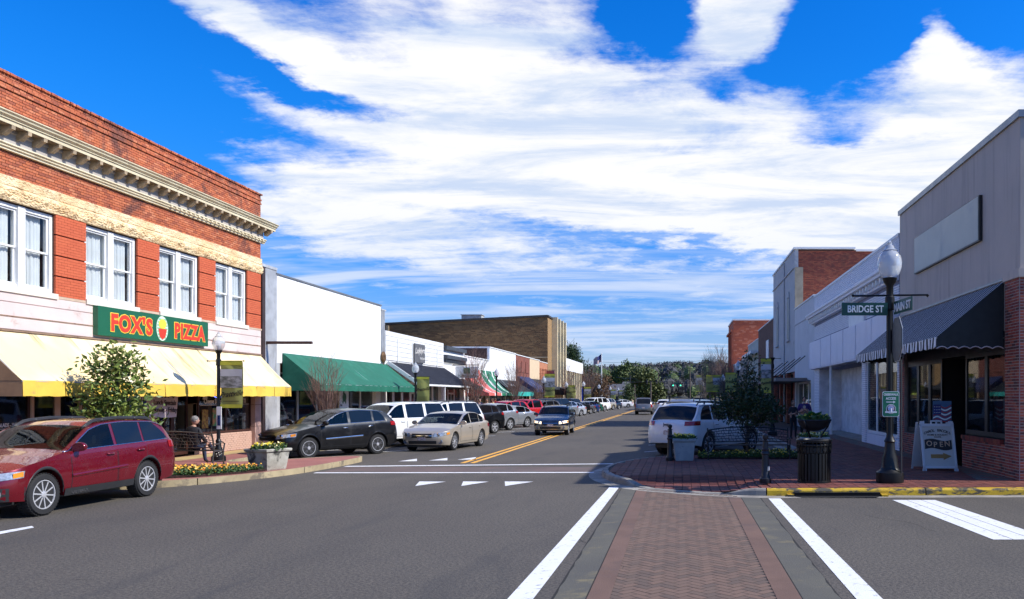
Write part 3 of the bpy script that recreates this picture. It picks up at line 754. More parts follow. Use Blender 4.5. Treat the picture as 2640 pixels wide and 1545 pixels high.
# crosswalk paving in front of the camera
CB = mat('crosswalk_brick', (.15, .10, .072), .8, vs=1.5, var=.25, bump=.3, bs=60, rnd=[(.19, .115, .078), (.15, .098, .068), (.17, .105, .072), (.12, .082, .06)])
CBB = mat('crosswalk_border', (.165, .095, .066), .8, vs=1.0, var=.2, bump=.35, bs=60, grime=((.10, .07, .06), 1.2, .5, .8))
CONC2 = mat('worn_concrete', (.105, .098, .075), .85, col2=(.085, .08, .066), vs=.7, bump=.4, bs=45, grime=((.22, .18, .09), 1.8, .54, .78))
cw = tag(bpy.data.objects.new('crosswalk', None), kind='structure'); link(cw)
def topy(x): return 18.2+(x+.87)*(16.86-18.2)/(1.26+.87)-.02
def strip(x0, x1, m, z, nm, y0=2.5, jag=0.0):
    mb = MB(); rows = []; n = 60 if jag else 1
    for i in range(n+1):
        t = i/n; e0 = random.uniform(-jag, jag) if jag else 0; e1 = random.uniform(-jag, jag) if jag else 0
        ya, yb = y0+(topy(x0)-y0)*t, y0+(topy(x1)-y0)*t
        rows.append([(x0+(e0 if jag and x0 < -1 else 0), ya, z), (x1+(e1 if jag and x1 > 1.5 else 0), yb, z)])
    mb.grid([r[::-1] for r in rows]); return mb.build(nm, m, cw)
strip(-1.28, -.955, CONC2, .004, 'concrete_band', jag=.012); strip(1.25, 1.62, CONC2, .004, 'concrete_band', jag=.015)
strip(-.94, -.71, CBB, .006, 'border', 2.5); strip(.985, 1.235, CBB, .006, 'border', 2.5)
strip(-.70, .975, mat('joint_grout', (.05, .035, .03), .95, vs=5), .002, 'grout')
strip(-1.30, -.93, mat('joint_dark', (.02, .018, .015), .95), .002, 'joint'); strip(.975, 1.64, mat('joint_dark', (0, 0, 0)), .0025, 'joint')
lst = []; a = .205; b = .1025; c45, s45 = cos(pi/4), sin(pi/4)
for i in range(-90, 110):
    for k in range(-90, 110):
        for kind in (0, 1):
            # herringbone: step pattern in rotated coordinates
            u0 = i*2*b*1+k*b; v0 = k*b-i*2*b
            ux, vy = (u0+a/2, v0+b/2) if kind == 0 else (u0-b/2+0, v0+a/2-0)
            x = ux*c45-vy*s45; y = ux*s45+vy*c45+10
            if not (-.73 < x < 1.0 and 3.4 < y < topy(x)-.1): continue
            da = Vector((c45, s45, 0)) if kind == 0 else Vector((-s45, c45, 0)); db = Vector((-da.y, da.x, 0))
            lst.append(((x, y, -.0115+random.uniform(-.0012, .0008)), da*(a-.012), db*(b-.012), (0, 0, .03)))
pieces('brick', lst, CB, cw)
# soldier course along the far end of the crosswalk
mb = MB()
for i in range(22):
    x = -.86+i*.095; y = topy(x)-.055; mb.obox((x, y, .004), (.042, 0, 0), (.01, .048, 0), (0, 0, .008))
mb.build('end_course', CB, cw)
mk = MB()
def qd(mb, pts, z=.005): n = len(mb.v); mb.v.extend((x, y, z) for x, y in pts); mb.f.append(tuple(range(n, n+len(pts)))); mb.mi.append(0)
def px2g(u, v, z=0): d = FPX*(CAMH-z)/(v-HORV); return ((u-VPU)*d/FPX, d)
def marking(nm, pts, m=MARK, z=.005): mb = MB(); qd(mb, pts, z); return struct(nm, mb, m)
marking('crosswalk_line', [(-1.82, 3), (-1.54, 3), (-1.36, 18.65), (-1.58, 18.65)]); marking('crosswalk_line', [(1.79, 3), (2.07, 3), (2.02, 16.55), (1.78, 16.55)])
for k in range(3): marking('stop_line', [(4.48+k*.295+.0, 11.8), (4.48+k*.295+.28, 11.8), (4.2+k*.285+.272, 16.3), (4.2+k*.285, 16.3)])
mb = MB(); mb.box(-9.7, -2.0, 22.35, 23.9, -.01, .003); struct('brick_crossing', mb, mat('crossing_stain', (.15, .105, .09), .85, vs=.8, bump=.2, grime=((.10, .09, .08), .9, .45, .7)))
marking('crosswalk_line', [(-9.75, 21.95), (-2.3, 22.05), (-2.3, 22.3), (-9.75, 22.2)], z=.007); marking('crosswalk_line', [(-9.75, 23.95), (-2.0, 24.9), (-2.0, 25.15), (-9.75, 24.25)], z=.007)
for xa, xb in ((-6.25, -5.6), (-5.2, -4.57), (-4.2, -3.5)): marking('yield_triangle', [(xa, 19.85), (xa+.22, 18.85), (xb, 19.8)])
for u0, v0 in ((980, 1136), (1055, 1134), (1125, 1132)):
    p = [px2g(q[0]*1.0476, q[1]*1.0476) for q in ((u0, v0), (u0+46, v0-6.5), (u0+46, v0-.5))]; marking('yield_triangle', p[::-1])
marking('lane_line', [px2g(-10, 1373), px2g(82, 1357), px2g(88, 1361), px2g(-10, 1380)])
for dx in (0, .30): marking('centre_line', [(-6.73+dx, 25.3), (-6.58+dx, 25.3), (-6.66+dx, 240), (-6.81+dx, 240)], YMARK)
for k in range(18):
    y = 30.9+5.1*k; marking('parking_line', [(-13.3, y-4.6), (-13.3, y-4.8), (-9.7, y+1.9), (-9.7, y+2.1)][::-1] if 0 else [(-13.3, y-4.9), (-9.6, y+1.85), (-9.6, y+2.05), (-13.3, y-4.7)])
for k in range(16):
    y = 26.3+4.2*k
    if k > 0: marking('parking_line', [(-1.3, y-.2), (4.1, y+6.2), (4.1, y+6.35), (-1.3, y-.05)])
# fine cracks in the asphalt
rc = MB()
for k in range(5):
    x, y = random.uniform(-8, 4), random.uniform(6, 15); a_ = random.uniform(0, pi); p = []
    for i in range(9): p.append((x, y)); a_ += random.uniform(-.5, .5); x += cos(a_)*.25; y += sin(a_)*.25
    for q, r in zip(p[:-1], p[1:]): qd(rc, [(q[0], q[1]), (r[0], r[1]), (r[0]+.006, r[1]+.006), (q[0]+.006, q[1]+.006)], .003)
struct('road_cracks', rc, mat('joint_dark', (0, 0, 0)))
# storm drain under the yellow kerb
dr = thing('storm_drain', 'dark storm drain opening under the yellow painted kerb', 'storm drain', (3.2, 16.9, 0))
mb = MB(); mb.extr([(-.95, .0), (.95, .0), (.75, -.36), (-.75, -.36)], (3.22, 16.985, .014), (1, 0, 0), (0, 1, 0), (0, 0, .003)); mb.box(2.35, 4.1, 16.86, 16.95, .012, .085); mb.build('opening', mat('void', (.002, .002, .002), 1), dr)
for x_ in (2.2, 4.12): mb = MB(); mb.box(x_, x_+.13, 16.80, 16.97, .01, .05); mb.build('inlet_edge', YCURB, dr)

# ------------------------------------------------------------ buildings
def slab(side, y0, y1, z0, z1, m, par, name='wall', d0=-12, d1=0):
    mb = MB(); fb(mb, side, y0, y1, z0, z1, d0, d1); return mb.build(name, m, par)
def storefront(par, side, y0, y1, z0, z1, frame_m, bulk_m, panes=3, inset=.3, fr=.06, doors=(), inner=DARK, glassm=None, depth=3.2):
    """a row of panes between mullions over a bulkhead, with a real room behind"""
    mb = MB()
    if z0 > .2: fb(mb, side, y0, y1, .1, z0, -inset-.1, -inset+.06); mb.build('bulkhead', bulk_m, par)
    wd = (y1-y0)/panes
    for k in range(panes):
        a, b = y0+k*wd, y0+(k+1)*wd; zb_ = z0+.02 if k not in doors else .2
        m2 = MB()
        fb(m2, side, a, a+fr, zb_, z1, -inset-.03, -inset+.03); fb(m2, side, b-fr, b, zb_, z1, -inset-.03, -inset+.03)
        fb(m2, side, a+fr, b-fr, z1-fr, z1, -inset-.03, -inset+.03); fb(m2, side, a+fr, b-fr, zb_, zb_+fr*1.3, -inset-.03, -inset+.03)
        if k in doors: fb(m2, side, a+fr, b-fr, 2.2, 2.2+fr, -inset-.03, -inset+.03); fb(m2, side, (a+b)/2-.025, (a+b)/2+.025, .3, 2.2, -inset-.03, -inset+.03)
        f = m2.build('door' if k in doors else 'window', frame_m, par)
        m3 = MB(); fb(m3, side, a+fr, b-fr, zb_+fr, z1-fr, -inset-.006, -inset+.006); m3.build('pane', glassm or SHOPGLASS, f)
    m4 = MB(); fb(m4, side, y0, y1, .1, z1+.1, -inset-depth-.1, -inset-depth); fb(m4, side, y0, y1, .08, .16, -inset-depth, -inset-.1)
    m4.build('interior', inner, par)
    # goods in the window
    gd = MB(); rr = random.Random(int(y0*10))
    for k in range(int((y1-y0)*4)):
        y = rr.uniform(y0+.2, y1-.2); h = rr.uniform(.2, 1.1); s_ = rr.uniform(.05, .2); fb(gd, side, y, y+s_*1.5, z0 if z0 > .2 else .16, (z0 if z0 > .2 else .16)+h, -inset-.35-rr.uniform(0, 1.5), -inset-.3, rr.randrange(3))
    gd.build('display', [mat('goods_red', (.2, .03, .02), .7), mat('goods_tan', (.3, .24, .16), .7), mat('goods_blue', (.05, .08, .14), .7)], par)
def awning(side, y0, y1, zt_, zo, proj, val, m, name='awning', label='', par=None, segs=10, sag=.03, curve=0, scal=0, cat='awning', endm=None, valm=None, gaps=()):
    t = par
    n = 1 if side == 'L' else -1; X = XL if side == 'L' else XR
    mb = MB(); rows = []
    ny = segs*4
    for j in range(9):
        q = j/8; r = []
        for i in range(ny+1):
            y = y0+(y1-y0)*i/ny; ph_ = (i % 4)/4
            d = .03+proj*(q if not curve else q**(1+curve)); z = zt_+(zo-zt_)*q-sag*sin(pi*q)-(.012*sin(pi*ph_)*sin(pi*q))
            if curve: z = zt_+(zo-zt_)*(1-(1-q)**(1+curve*.8))
            r.append((X+n*d, y, z))
        rows.append(r)
    mb.grid(rows); mb.grid([[(x, y, z-.012) for x, y, z in r] for r in rows[::-1]]); o = mb.build('canopy', m, t, smooth=True)
    # end panels
    for y, ix in ((y0, 0), (y1, -1)):
        e = MB(); pts = [rows[j][ix] for j in range(9)]; e.add(pts+[(X+n*.03, y, zo)]+[(p[0], p[1]+.01, p[2]) for p in pts]+[(X+n*.03, y+.01, zo)], [tuple(range(10)), tuple(range(10, 20))[::-1]])
        bz = [(X+n*(.03+proj*k/24), y+.004, zo) for k in range(25)]
        dz = [val-(.05*abs(sin(pi*k/4)) if scal else 0) for k in range(25)]
        e.grid([bz, [(p[0], p[1], p[2]-dz[k]) for k, p in enumerate(bz)]]); e.build('end_panel', endm or m, t)
    # valance in sections
    k = segs; vm = valm or m
    for s in range(k):
        a, b = y0+(y1-y0)*s/k+(.012 if gaps else 0), y0+(y1-y0)*(s+1)/k-(.012 if gaps else 0); v = MB(); r0, r1 = [], []
        for i in range(9):
            y = a+(b-a)*i/8; r0.append((X+n*(proj+.032+.004*sin(i*1.3+s)), y, zo+.004)); r1.append((X+n*(proj+.04+.02*sin(i*.9+s*2)), y, zo-val+(.05*(1-abs(sin(pi*i/8*2))) if scal else .008*sin(i*1.7+s))))
        v.grid([r0, r1]); v.grid([[(x-n*.008, y, z) for x, y, z in r1], [(x-n*.008, y, z) for x, y, z in r0]]); v.build('valance', vm, t, smooth=True)
    f = MB(); f.tube([(X+n*(proj+.02), y0, zo-.02), (X+n*(proj+.02), y1, zo-.02)], .015, 5)
    for y in (y0+.02, (y0+y1)/2, y1-.02): f.tube([(X+n*.02, y, zo-.02), (X+n*(proj+.02), y, zo-.02)], .015, 5); f.tube([(X+n*.02, y, zt_-.05), (X+n*(proj+.02), y, zo-.02)], .015, 5)
    f.build('awning_frame', ALLOY, t)
    return t
# ---- the red brick pizza building
FOXB = mat('fox_brick', (.47, .12, .045), .85, vs=.8, var=.2, bump=.2, bs=40, rnd=[(.48, .135, .055), (.40, .10, .045), (.55, .17, .075), (.26, .07, .04), (.50, .14, .055), (.40, .12, .065), (.60, .22, .11), (.46, .12, .05)], grime=((.15, .055, .04), .9, .50, .68))
FOXP = mat('fox_painted_brick', (.50, .095, .04), .7, vs=.7, var=.1, bump=.15, bs=40, rnd=[(.56, .115, .04), (.53, .105, .038), (.58, .125, .045)])
FMORT = mat('dark_mortar', (.07, .035, .028), .95, vs=3)
CREAM = mat('cream_paint', (.70, .62, .42), .6, col2=(.60, .51, .33), vs=1, bump=.1, grime=((.22, .16, .09), 3, .58, .75))
GREYF = mat('grey_frieze', (.42, .38, .34), .6, vs=1, var=.1, grime=((.25, .2, .15), 2, .55, .8))
PINKW = mat('pinkish_boards', (.70, .58, .53), .65, col2=(.64, .52, .48), vs=.8, bump=.1, grime=((.34, .26, .22), 2.0, .56, .8))
STONE = mat('rough_limestone', (.80, .64, .40), .9, col2=(.72, .52, .28), vs=1.2, bump=1.0, bs=4, grime=((.38, .24, .11), 2.2, .58, .70))
BROWNF = mat('brown_frame', (.06, .022, .015), .45, var=.3)
fox = thing('brick_building', 'two storey red brick building with cream cornice, rough stone band and a pizza sign', 'building', (XL, 24, 0))
FY0, FY1 = 13.0, 30.75
WINS = [(15.64, 17.6), (18.67, 20.62), (21.70, 23.74), (24.76, 26.80), (27.76, 29.77)]
mb = MB()
fb(mb, 'L', FY0, FY1, 6.58, 9.55, -13, -.03)
fb(mb, 'L', FY0, FY1, 3.3, 4.5, -13, -.03)
prev = FY0
for a, b in WINS+[(FY1, FY1)]:
    if a > prev: fb(mb, 'L', prev, a, 4.5, 6.58, -.45, -.03)
    prev = b
fb(mb, 'L', FY0, FY1, 4.5, 6.58, -13, -3.2); fb(mb, 'L', FY1-.4, FY1, .1, 6.58, -13, -.035); fb(mb, 'L', FY0, FY0+.4, .1, 6.58, -13, -.035)
mb.build('wall', FMORT, fox)
lst = []
O = Vector((XL, 0, 0)); DN = Vector((1, 0, 0)); DU = Vector((0, 1, 0))
lst += brick_rect((XL+.0, 17.5, 8.52), DU, DN, FY1-17.5, .62)
lst += brick_rect((XL+.035, 17.5, 9.16), DU, DN, FY1-17.5, .067, th=.09)
lst += brick_rect((XL+.01, 17.5, 9.23), DU, DN, FY1-17.5, .067)
lst += brick_rect((XL+.04, 17.5, 9.30), DU, DN, FY1-17.5, .067, th=.1)
lst += brick_rect((XL+.0, 17.5, 9.37), DU, DN, FY1-17.5, .135)
lst += brick_rect((XL+.05, 17.5, 9.505), DU, DN, FY1+.03-17.5, .067, th=.4, bl=.105, jit=.012)
lst += brick_rect((XL, 17.5, 7.16), DU, DN, FY1-17.5, .56)
bricksA = lst
lst2 = []
for a, b in zip([17.6]+[w_[1] for w_ in WINS[1:]], [w_[0] for w_ in WINS[1:]]+[FY1]):
    for k in range(4):
        z0 = 4.56+k*.515; lst2 += brick_rect((XL+.012, a+.01, z0), DU, DN, b-a-.02, .485, gap=.006, jit=.0015, th=.05)
pieces('brick', bricksA, FOXB, fox)
mb = MB()
for c_, a_, b_, h_ in lst2: mb.obox(c_, Vector(a_)/2, Vector(b_)/2, Vector(h_)/2)
mb.build('painted_bricks', FOXP, fox, kind='stuff')
# end wall toward the gap is plain brick too
mb = MB()
for c_, a_, b_, h_ in brick_rect((XL, FY1, 6.6), (-1, 0, 0), (0, 1, 0), 6, 2.95): mb.obox(c_, Vector(a_)/2, Vector(b_)/2, Vector(h_)/2)
mb.build('side_bricks', FOXB, fox, kind='stuff')
def profile(name, prof, y0, y1, m, par, side='L', smooth=False):   # extruded moulding, prof = (d, z)
    X, n = (XL, 1) if side == 'L' else (XR, -1)
    mb = MB(); mb.grid([[(X+n*d, y, z) for d, z in prof] for y in (y0, y1)])
    b = len(prof); mb.f.append(tuple(range(b))); mb.f.append(tuple(range(b, 2*b))[::-1]); mb.mi += [0, 0]
    return mb.build(name, m, par, smooth=smooth)
profile('cornice', [(0, 8.53), (.30, 8.52), (.46, 8.51), (.50, 8.50), (.50, 8.475), (.46, 8.45), (.45, 8.41), (.41, 8.38), (.39, 8.37), (.39, 8.34), (.36, 8.34), (.36, 8.25), (.34, 8.25), (0, 8.25)], 13, FY1+.42, CREAM, fox)
profile('frieze', [(0, 8.24), (.10, 8.24), (.10, 8.17), (.06, 8.15), (.06, 7.90), (0, 7.90)], 13, FY1+.1, GREYF, fox)
profile('moulding', [(0, 7.895), (.16, 7.895), (.17, 7.86), (.13, 7.83), (.13, 7.80), (.09, 7.78), (.09, 7.74), (0, 7.735)], 13, FY1+.14, CREAM, fox)
mb = MB(); fb(mb, 'L', 13, FY1+.38, 8.238, 8.247, .06, .345); mb.build('soffit', mat('soffit_brown', (.24, .17, .11), .8, vs=3, var=.4), fox)  # underside sheet coloured dark to deepen the shade below the cornice
y = 17.9
while y < FY1+.3:
    mb = MB(); X = XL
    mb.extr([(.07, 8.05), (.15, 8.03), (.22, 8.08), (.30, 8.15), (.35, 8.16), (.36, 8.245), (.07, 8.245)], (X, y, 0), (1, 0, 0), (0, 0, 1), (0, .11, 0)); mb.build('bracket', mat('shade_toned_bracket', (.50, .38, .24), .7, var=.35, vs=6), fox); y += .48  # bracket colour darkened to stand in for the cornice shadow
y = 25.1
dn = MB()
while y < FY1: fb(dn, 'L', y, y+.10, 7.80, 7.86, .13, .16); y += .24
dn.build('dentils', CREAM, fox)
# stone band
mb = MB(); rows = []; rr = random.Random(3)
for i in range(33):
    q = i/32; r = []
    for j in range(340):
        y = 17.4+(FY1+.03-17.4)*j/339; z = 6.60+.56*q
        n_ = sin(y*5.1+q*4)*.3+sin(y*11.7-q*9+1)*.25+sin(y*2.3+q*13)*.25+rr.uniform(-.55, .55)
        r.append((XL+.03+(.05+.05*n_)*(sin(pi*min(1, q*1.6+.05))**.8 if q < .62 else .35), y, z+(rr.uniform(-.008, .008) if 0 < i < 32 else 0)))
    rows.append(r)
mb.grid(rows[::-1]); mb.grid([[(XL-.04, y, 7.165) for _, y, _ in rows[0]], rows[-1]]); mb.grid([rows[0], [(XL-.04, y, 6.595) for _, y, _ in rows[0]]]); mb.build('stone_lintel', STONE, fox)
STB = MB(); fb(STB, 'L', 13, FY1+.02, 6.60, 7.15, -.5, .012); STB.build('lintel_core', STONE, fox)
SILLM = mat('sandstone_sill', (.62, .46, .33), .85, vs=1, bump=.2, grime=((.3, .2, .14), 2, .55, .8))
for a, b in zip([17.5]+[w_[1]+.05 for w_ in WINS[1:]], [w_[0]-.05 for w_ in WINS[1:]]+[FY1+.05]):
    slab('L', a, b, 4.49, 4.555, SILLM, fox, 'sill_course', -.4, .04)
CURT = mat('white_curtain', (.86, .86, .84), .9, vs=3, var=.06)
for a, b in WINS:
    mb = MB(); fb(mb, 'L', a-.04, b+.04, 4.47, 4.60, -.4, .07); mb.build('sill', mat('pale_sill', (.74, .68, .58), .7, var=.1), fox)
    mb = MB(); z0, z1, mid, dn_ = 4.6, 6.56, (a+b)/2, -.12
    fb(mb, 'L', a, a+.09, z0, z1, dn_-.1, dn_+.06); fb(mb, 'L', b-.09, b, z0, z1, dn_-.1, dn_+.06); fb(mb, 'L', mid-.11, mid+.11, z0, z1, dn_-.1, dn_+.08)
    for p, q in ((a+.09, mid-.11), (mid+.11, b-.09)): fb(mb, 'L', p, q, z0, z0+.1, dn_-.1, dn_+.05); fb(mb, 'L', p, q, z1-.09, z1, dn_-.1, dn_+.05)
    w_ = mb.build('window', WHITE, fox)
    for p, q in ((a+.09, mid-.11), (mid+.11, b-.09)):
        for lo, hi_, dd in ((z0+.1, (z0+z1)/2+.02, -.03), ((z0+z1)/2-.02, z1-.09, .0)):
            m2 = MB(); fr = .045; fb(m2, 'L', p, p+fr, lo, hi_, dn_+dd-.02, dn_+dd+.015); fb(m2, 'L', q-fr, q, lo, hi_, dn_+dd-.02, dn_+dd+.015)
            fb(m2, 'L', p+fr, q-fr, lo, lo+fr, dn_+dd-.02, dn_+dd+.015); fb(m2, 'L', p+fr, q-fr, hi_-fr, hi_, dn_+dd-.02, dn_+dd+.015); m2.build('sash', WHITE, w_)
            m3 = MB(); fb(m3, 'L', p+fr, q-fr, lo+fr, hi_-fr, dn_+dd-.006, dn_+dd-.002); m3.build('pane', glass('upper_glass', (.95, .97, .98), .95), w_)
        m5 = MB(); rr = random.Random(int(p*7)); r0, r1 = [], []; ex = rr.uniform(.85, 1.04)
        for i in range(70):
            t_ = i/69; y = p+(q-p)*t_*ex+.02; fo_ = .04*sin(i*.9+rr.uniform(-.3, .3))+.02*sin(i*.37)
            r0.append((XL-.25+fo_*.6, y+.02, z1-.06)); r1.append((XL-.25+fo_*.8, y+.02+(.015*sin(i))-.10*(1-ex)*t_, z0+.05))
        m5.grid([r0, r1]); m5.build('curtain', CURT, w_, smooth=True)
mb = MB()
for a, b in WINS: fb(mb, 'L', a-.3, b+.3, 4.55, 6.6, -1.6, -1.5)
mb.build('interior', mat('dim_room', (.42, .45, .50), .9), fox)
# board band above the awning
mb = MB(); fb(mb, 'L', 13, FY1, 3.35, 4.485, -.3, .0); mb.build('board_band', PINKW, fox)
for z0, z1 in ((4.26, 4.485), (3.93, 4.24), (3.62, 3.91)):
    mb = MB(); fb(mb, 'L', 13, FY1-.02, z0, z1, 0, .03); mb.build('board', PINKW, fox)
mb = MB(); fb(mb, 'L', 13, FY1, 3.56, 3.60, 0, .07); fb(mb, 'L', 13, FY1-.02, 3.905, 3.932, 0, .045); mb.build('trim', mat('rusty_trim', (.3, .2, .13), .7, grime=((.12, .05, .02), 6, .5, .7)), fox)
# ground floor
PINKT = mat('pink_tile', (.50, .33, .28), .5, var=.15, bump=.05, grime=((.3, .2, .17), 4, .55, .75))
for a, b in ((17.0, 17.9), (21.7, 22.0), (24.2, 24.55), (30.3, 30.75)):
    for k in range(4): slab('L', a+.005, b-.005, .15+k*.8, .15+(k+1)*.8-.012, PINKT if b > 22 else BROWNF, fox, 'pilaster_block', -.45, .03)
slab('L', 13, FY1-.41, 2.75, 3.55, BROWNF, fox, 'fascia', -.5, -.06)
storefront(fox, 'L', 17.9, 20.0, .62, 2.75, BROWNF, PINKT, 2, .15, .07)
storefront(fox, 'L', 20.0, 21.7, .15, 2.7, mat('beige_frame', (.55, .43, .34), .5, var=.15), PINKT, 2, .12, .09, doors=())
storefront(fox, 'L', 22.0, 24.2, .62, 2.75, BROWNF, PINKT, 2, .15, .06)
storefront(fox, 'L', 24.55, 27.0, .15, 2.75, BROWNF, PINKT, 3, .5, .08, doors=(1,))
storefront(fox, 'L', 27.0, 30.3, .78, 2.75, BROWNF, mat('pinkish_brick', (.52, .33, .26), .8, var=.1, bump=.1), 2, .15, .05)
mb = MB()
for c_, a_, b_, h_ in brick_rect((XL-.085, 27.02, .16), DU, DN, 3.25, .62, gap=.01, th=.03): mb.obox(c_, Vector(a_)/2, Vector(b_)/2, Vector(h_)/2)
mb.build('bulkhead_bricks', mat('pink_painted_brick', (.56, .36, .28), .8, var=.1), fox, kind='stuff')
LET = mat('window_lettering', (.75, .72, .66), .6, var=.05)
text('lettering', 'SALADS - WEDGIES', .125, LET, fox, (XL-.12, 19.45, 1.37), (0, 1, 0), wid=.8, bold=.003)
text('lettering', 'Cheese Sticks', .23, LET, fox, (XL-.12, 27.85, 1.88), (0, 1, 0), wid=.85, bold=.004)
text('lettering', 'SPAGHETTI', .22, LET, fox, (XL-.12, 29.4, 1.88), (0, 1, 0), wid=.95, bold=.004)
mb = MB(); fb(mb, 'L', 19.0, 19.9, 1.28, 1.295, -.135, -.118); fb(mb, 'L', 27.1, 28.6, 1.74, 1.755, -.135, -.115); fb(mb, 'L', 28.7, 30.15, 1.76, 1.775, -.135, -.115); mb.build('underline', LET, fox)
def poster(par, y, z, w_, h, m, side='L', d=-.11, ths=None):
    mb = MB(); fb(mb, side, y-w_/2, y+w_/2, z-h/2, z+h/2, d, d+.006); return mb.build('poster', m, par)
poster(fox, 27.35, 1.3, .36, .62, mat('poster_yellow', (.5, .32, .05), .6, col2=(.15, .04, .02), vs=9)); poster(fox, 27.95, 1.35, .32, .6, mat('poster_green', (.04, .3, .1), .5, col2=(.6, .2, .08), vs=6))
poster(fox, 27.35, 2.15, .26, .42, mat('notice_paper', (.6, .56, .45), .7, vs=12)); poster(fox, 29.25, 2.45, .45, .4, mat('notice_paper', (.6, .56, .45)))
poster(fox, 20.35, 2.2, .4, .34, mat('poster_lime', (.5, .6, .15), .6, vs=7)); poster(fox, 22.75, 1.3, .5, .8, mat('notice_paper', (.6, .56, .45)))
NG = mat('neon_green', (.1, .9, .3), .4, emit=2.0); NR = mat('neon_red', (1, .08, .04), .4, emit=3.0); NB = mat('neon_blue', (.15, .2, 1), .4, emit=2.2)
neon = thing('neon_sign', 'lit espresso cappuccino neon sign in the right shop window', 'neon sign', (XL, 28.1, 2.2))
text('lettering', 'ESPRESSO', .17, NG, neon, (XL-.11, 28.15, 2.30), (0, 1, 0), wid=1.0); text('lettering', 'CAPPUCCINO', .17, NR, neon, (XL-.11, 28.15, 2.14), (0, 1, 0), wid=.95, bold=.006)
mb = MB(); mb.tube([(XL-.12, 28.15+.38*cos(t), 2.22+.22*sin(t)) for t in [pi*.2+pi*.6*i/12 for i in range(13)]], .012, 5); mb.tube([(XL-.12, 28.15+.38*cos(t), 2.22-.22*sin(t)) for t in [pi*.2+pi*.6*i/12 for i in range(13)]], .012, 5); mb.build('tube', NB, neon)
neon2 = thing('neon_sign', 'small red and blue neon sign in the left shop window', 'neon sign', (XL, 18.2, 2.0))
text('lettering', 'OPEN', .2, NR, neon2, (XL-.12, 18.25, 2.02), (0, 1, 0), bold=.006); mb = MB(); mb.tube([(XL-.12, 18.25+.33*cos(t), 2.02+.17*sin(t)) for t in [2*pi*i/20 for i in range(21)]], .01, 5); mb.build('tube', NB, neon2)
# yellow awning
YAW = bpy.data.materials.new('yellow_canvas'); YAW.use_nodes = True; T = NT(YAW.node_tree); b = T.n['Principled BSDF']; tc = T.new('ShaderNodeTexCoord').outputs['Object']
st_ = T.noise(T.mapping(tc, scale=(.5, 2.2, .35), rot=(radians(18), 0, 0)), 1.2, 6, .62, .3)
c = T.mix(T.sstep(T.noise(tc, .7, 3, .5), .35, .65), (.86, .74, .48), (.82, .64, .33))
c = T.mix(T.m('MULTIPLY', T.sstep(st_, .53, .72), .85), c, (.26, .19, .09)); T.put(b.inputs['Base Color'], c); b.inputs['Roughness'].default_value = .8
bn = T.new('ShaderNodeBump'); bn.inputs['Strength'].default_value = .5; bn.inputs['Distance'].default_value = .03; T.l.new(T.noise(T.mapping(tc, scale=(1, 2.5, .6)), 1.6, 4, .55, 1.0), bn.inputs['Height']); T.l.new(bn.outputs[0], b.inputs['Normal'])
YV = mat('yellow_valance', (.80, .53, .075), .8, col2=(.72, .45, .06), vs=1.5, grime=((.3, .22, .1), 3, .58, .78))
aw = thing('awning', 'long faded yellow canvas awning over the pizza restaurant, streaked with stains', 'awning', (XL, 24, 2))
awning('L', 18.15, 30.72, 3.55, 2.4, 1.13, .35, YAW, par=aw, segs=10, sag=.05, valm=YV, gaps=1, endm=mat('shaded_yellow_canvas', (.50, .28, .14), .8, var=.2))  # end panels in browner canvas: their shade is painted into the colour
# pizza sign
SG = mat('sign_green', (.012, .115, .055), .4, var=.05); SY = mat('sign_yellow', (.85, .62, .06), .5, var=.03); SR = mat('sign_red', (.72, .045, .02), .5, var=.03)
sg = thing('shop_sign', 'long green pizza sign board with red and yellow letters above the awning', 'sign', (XL, 24.5, 4.07))
mb = MB(); fb(mb, 'L', 21.92, 27.04, 3.68, 4.46, .03, .17); mb.build('board', SG, sg)
for s_, y, w_ in (("FOX'S", 23.28, .98), ('PIZZA', 26.02, .86)):
    text('lettering', s_, .62, SY, sg, (XL+.175, y, 4.04), (0, 1, 0), wid=w_, bold=.052, ext=.003, space=1.13); text('lettering', s_, .62, SR, sg, (XL+.182, y, 4.04), (0, 1, 0), wid=w_, bold=.030, ext=.004, space=1.13)
mb = MB(); mb.lathe([(.335, 0), (.335, .012)], (XL+.17, 24.63, 4.07), 32, 'x'); mb.v = [(x, 24.63+(y-24.63)*.82, 4.07+(z-4.07)*1.1) for x, y, z in mb.v]; em = mb.build('emblem', mat('emblem_white', (.7, .85, .7), .5), sg)
for k in range(7):
    z = 3.80+k*.09; hw_ = .275*sqrt(max(0, 1-((z-4.07)/.37)**2))
    if hw_ > .03: mb = MB(); mb.box(XL+.182, XL+.186, 24.63-hw_*.9, 24.63+hw_*.9, z-.018, z+.018); mb.build('stripe', mat('emblem_green', (.16, .6, .3), .5), em)
mb = MB(); mb.lathe([(.17, 0), (.17, .008)], (XL+.186, 24.63, 4.20), 20, 'x'); mb.v = [(x, 24.63+(y-24.63)*1.05, 4.2+(z-4.2)*.85) for x, y, z in mb.v]; mb.build('disc', SY, em)
mb = MB(); mb.extr([(-.2, .02), (.2, .02), (.13, -.22), (0, -.3), (-.13, -.22)], (XL+.186, 24.63, 4.04), (0, 1, 0), (0, 0, 1), (.008, 0, 0)); mb.build('wedge', SR, em)
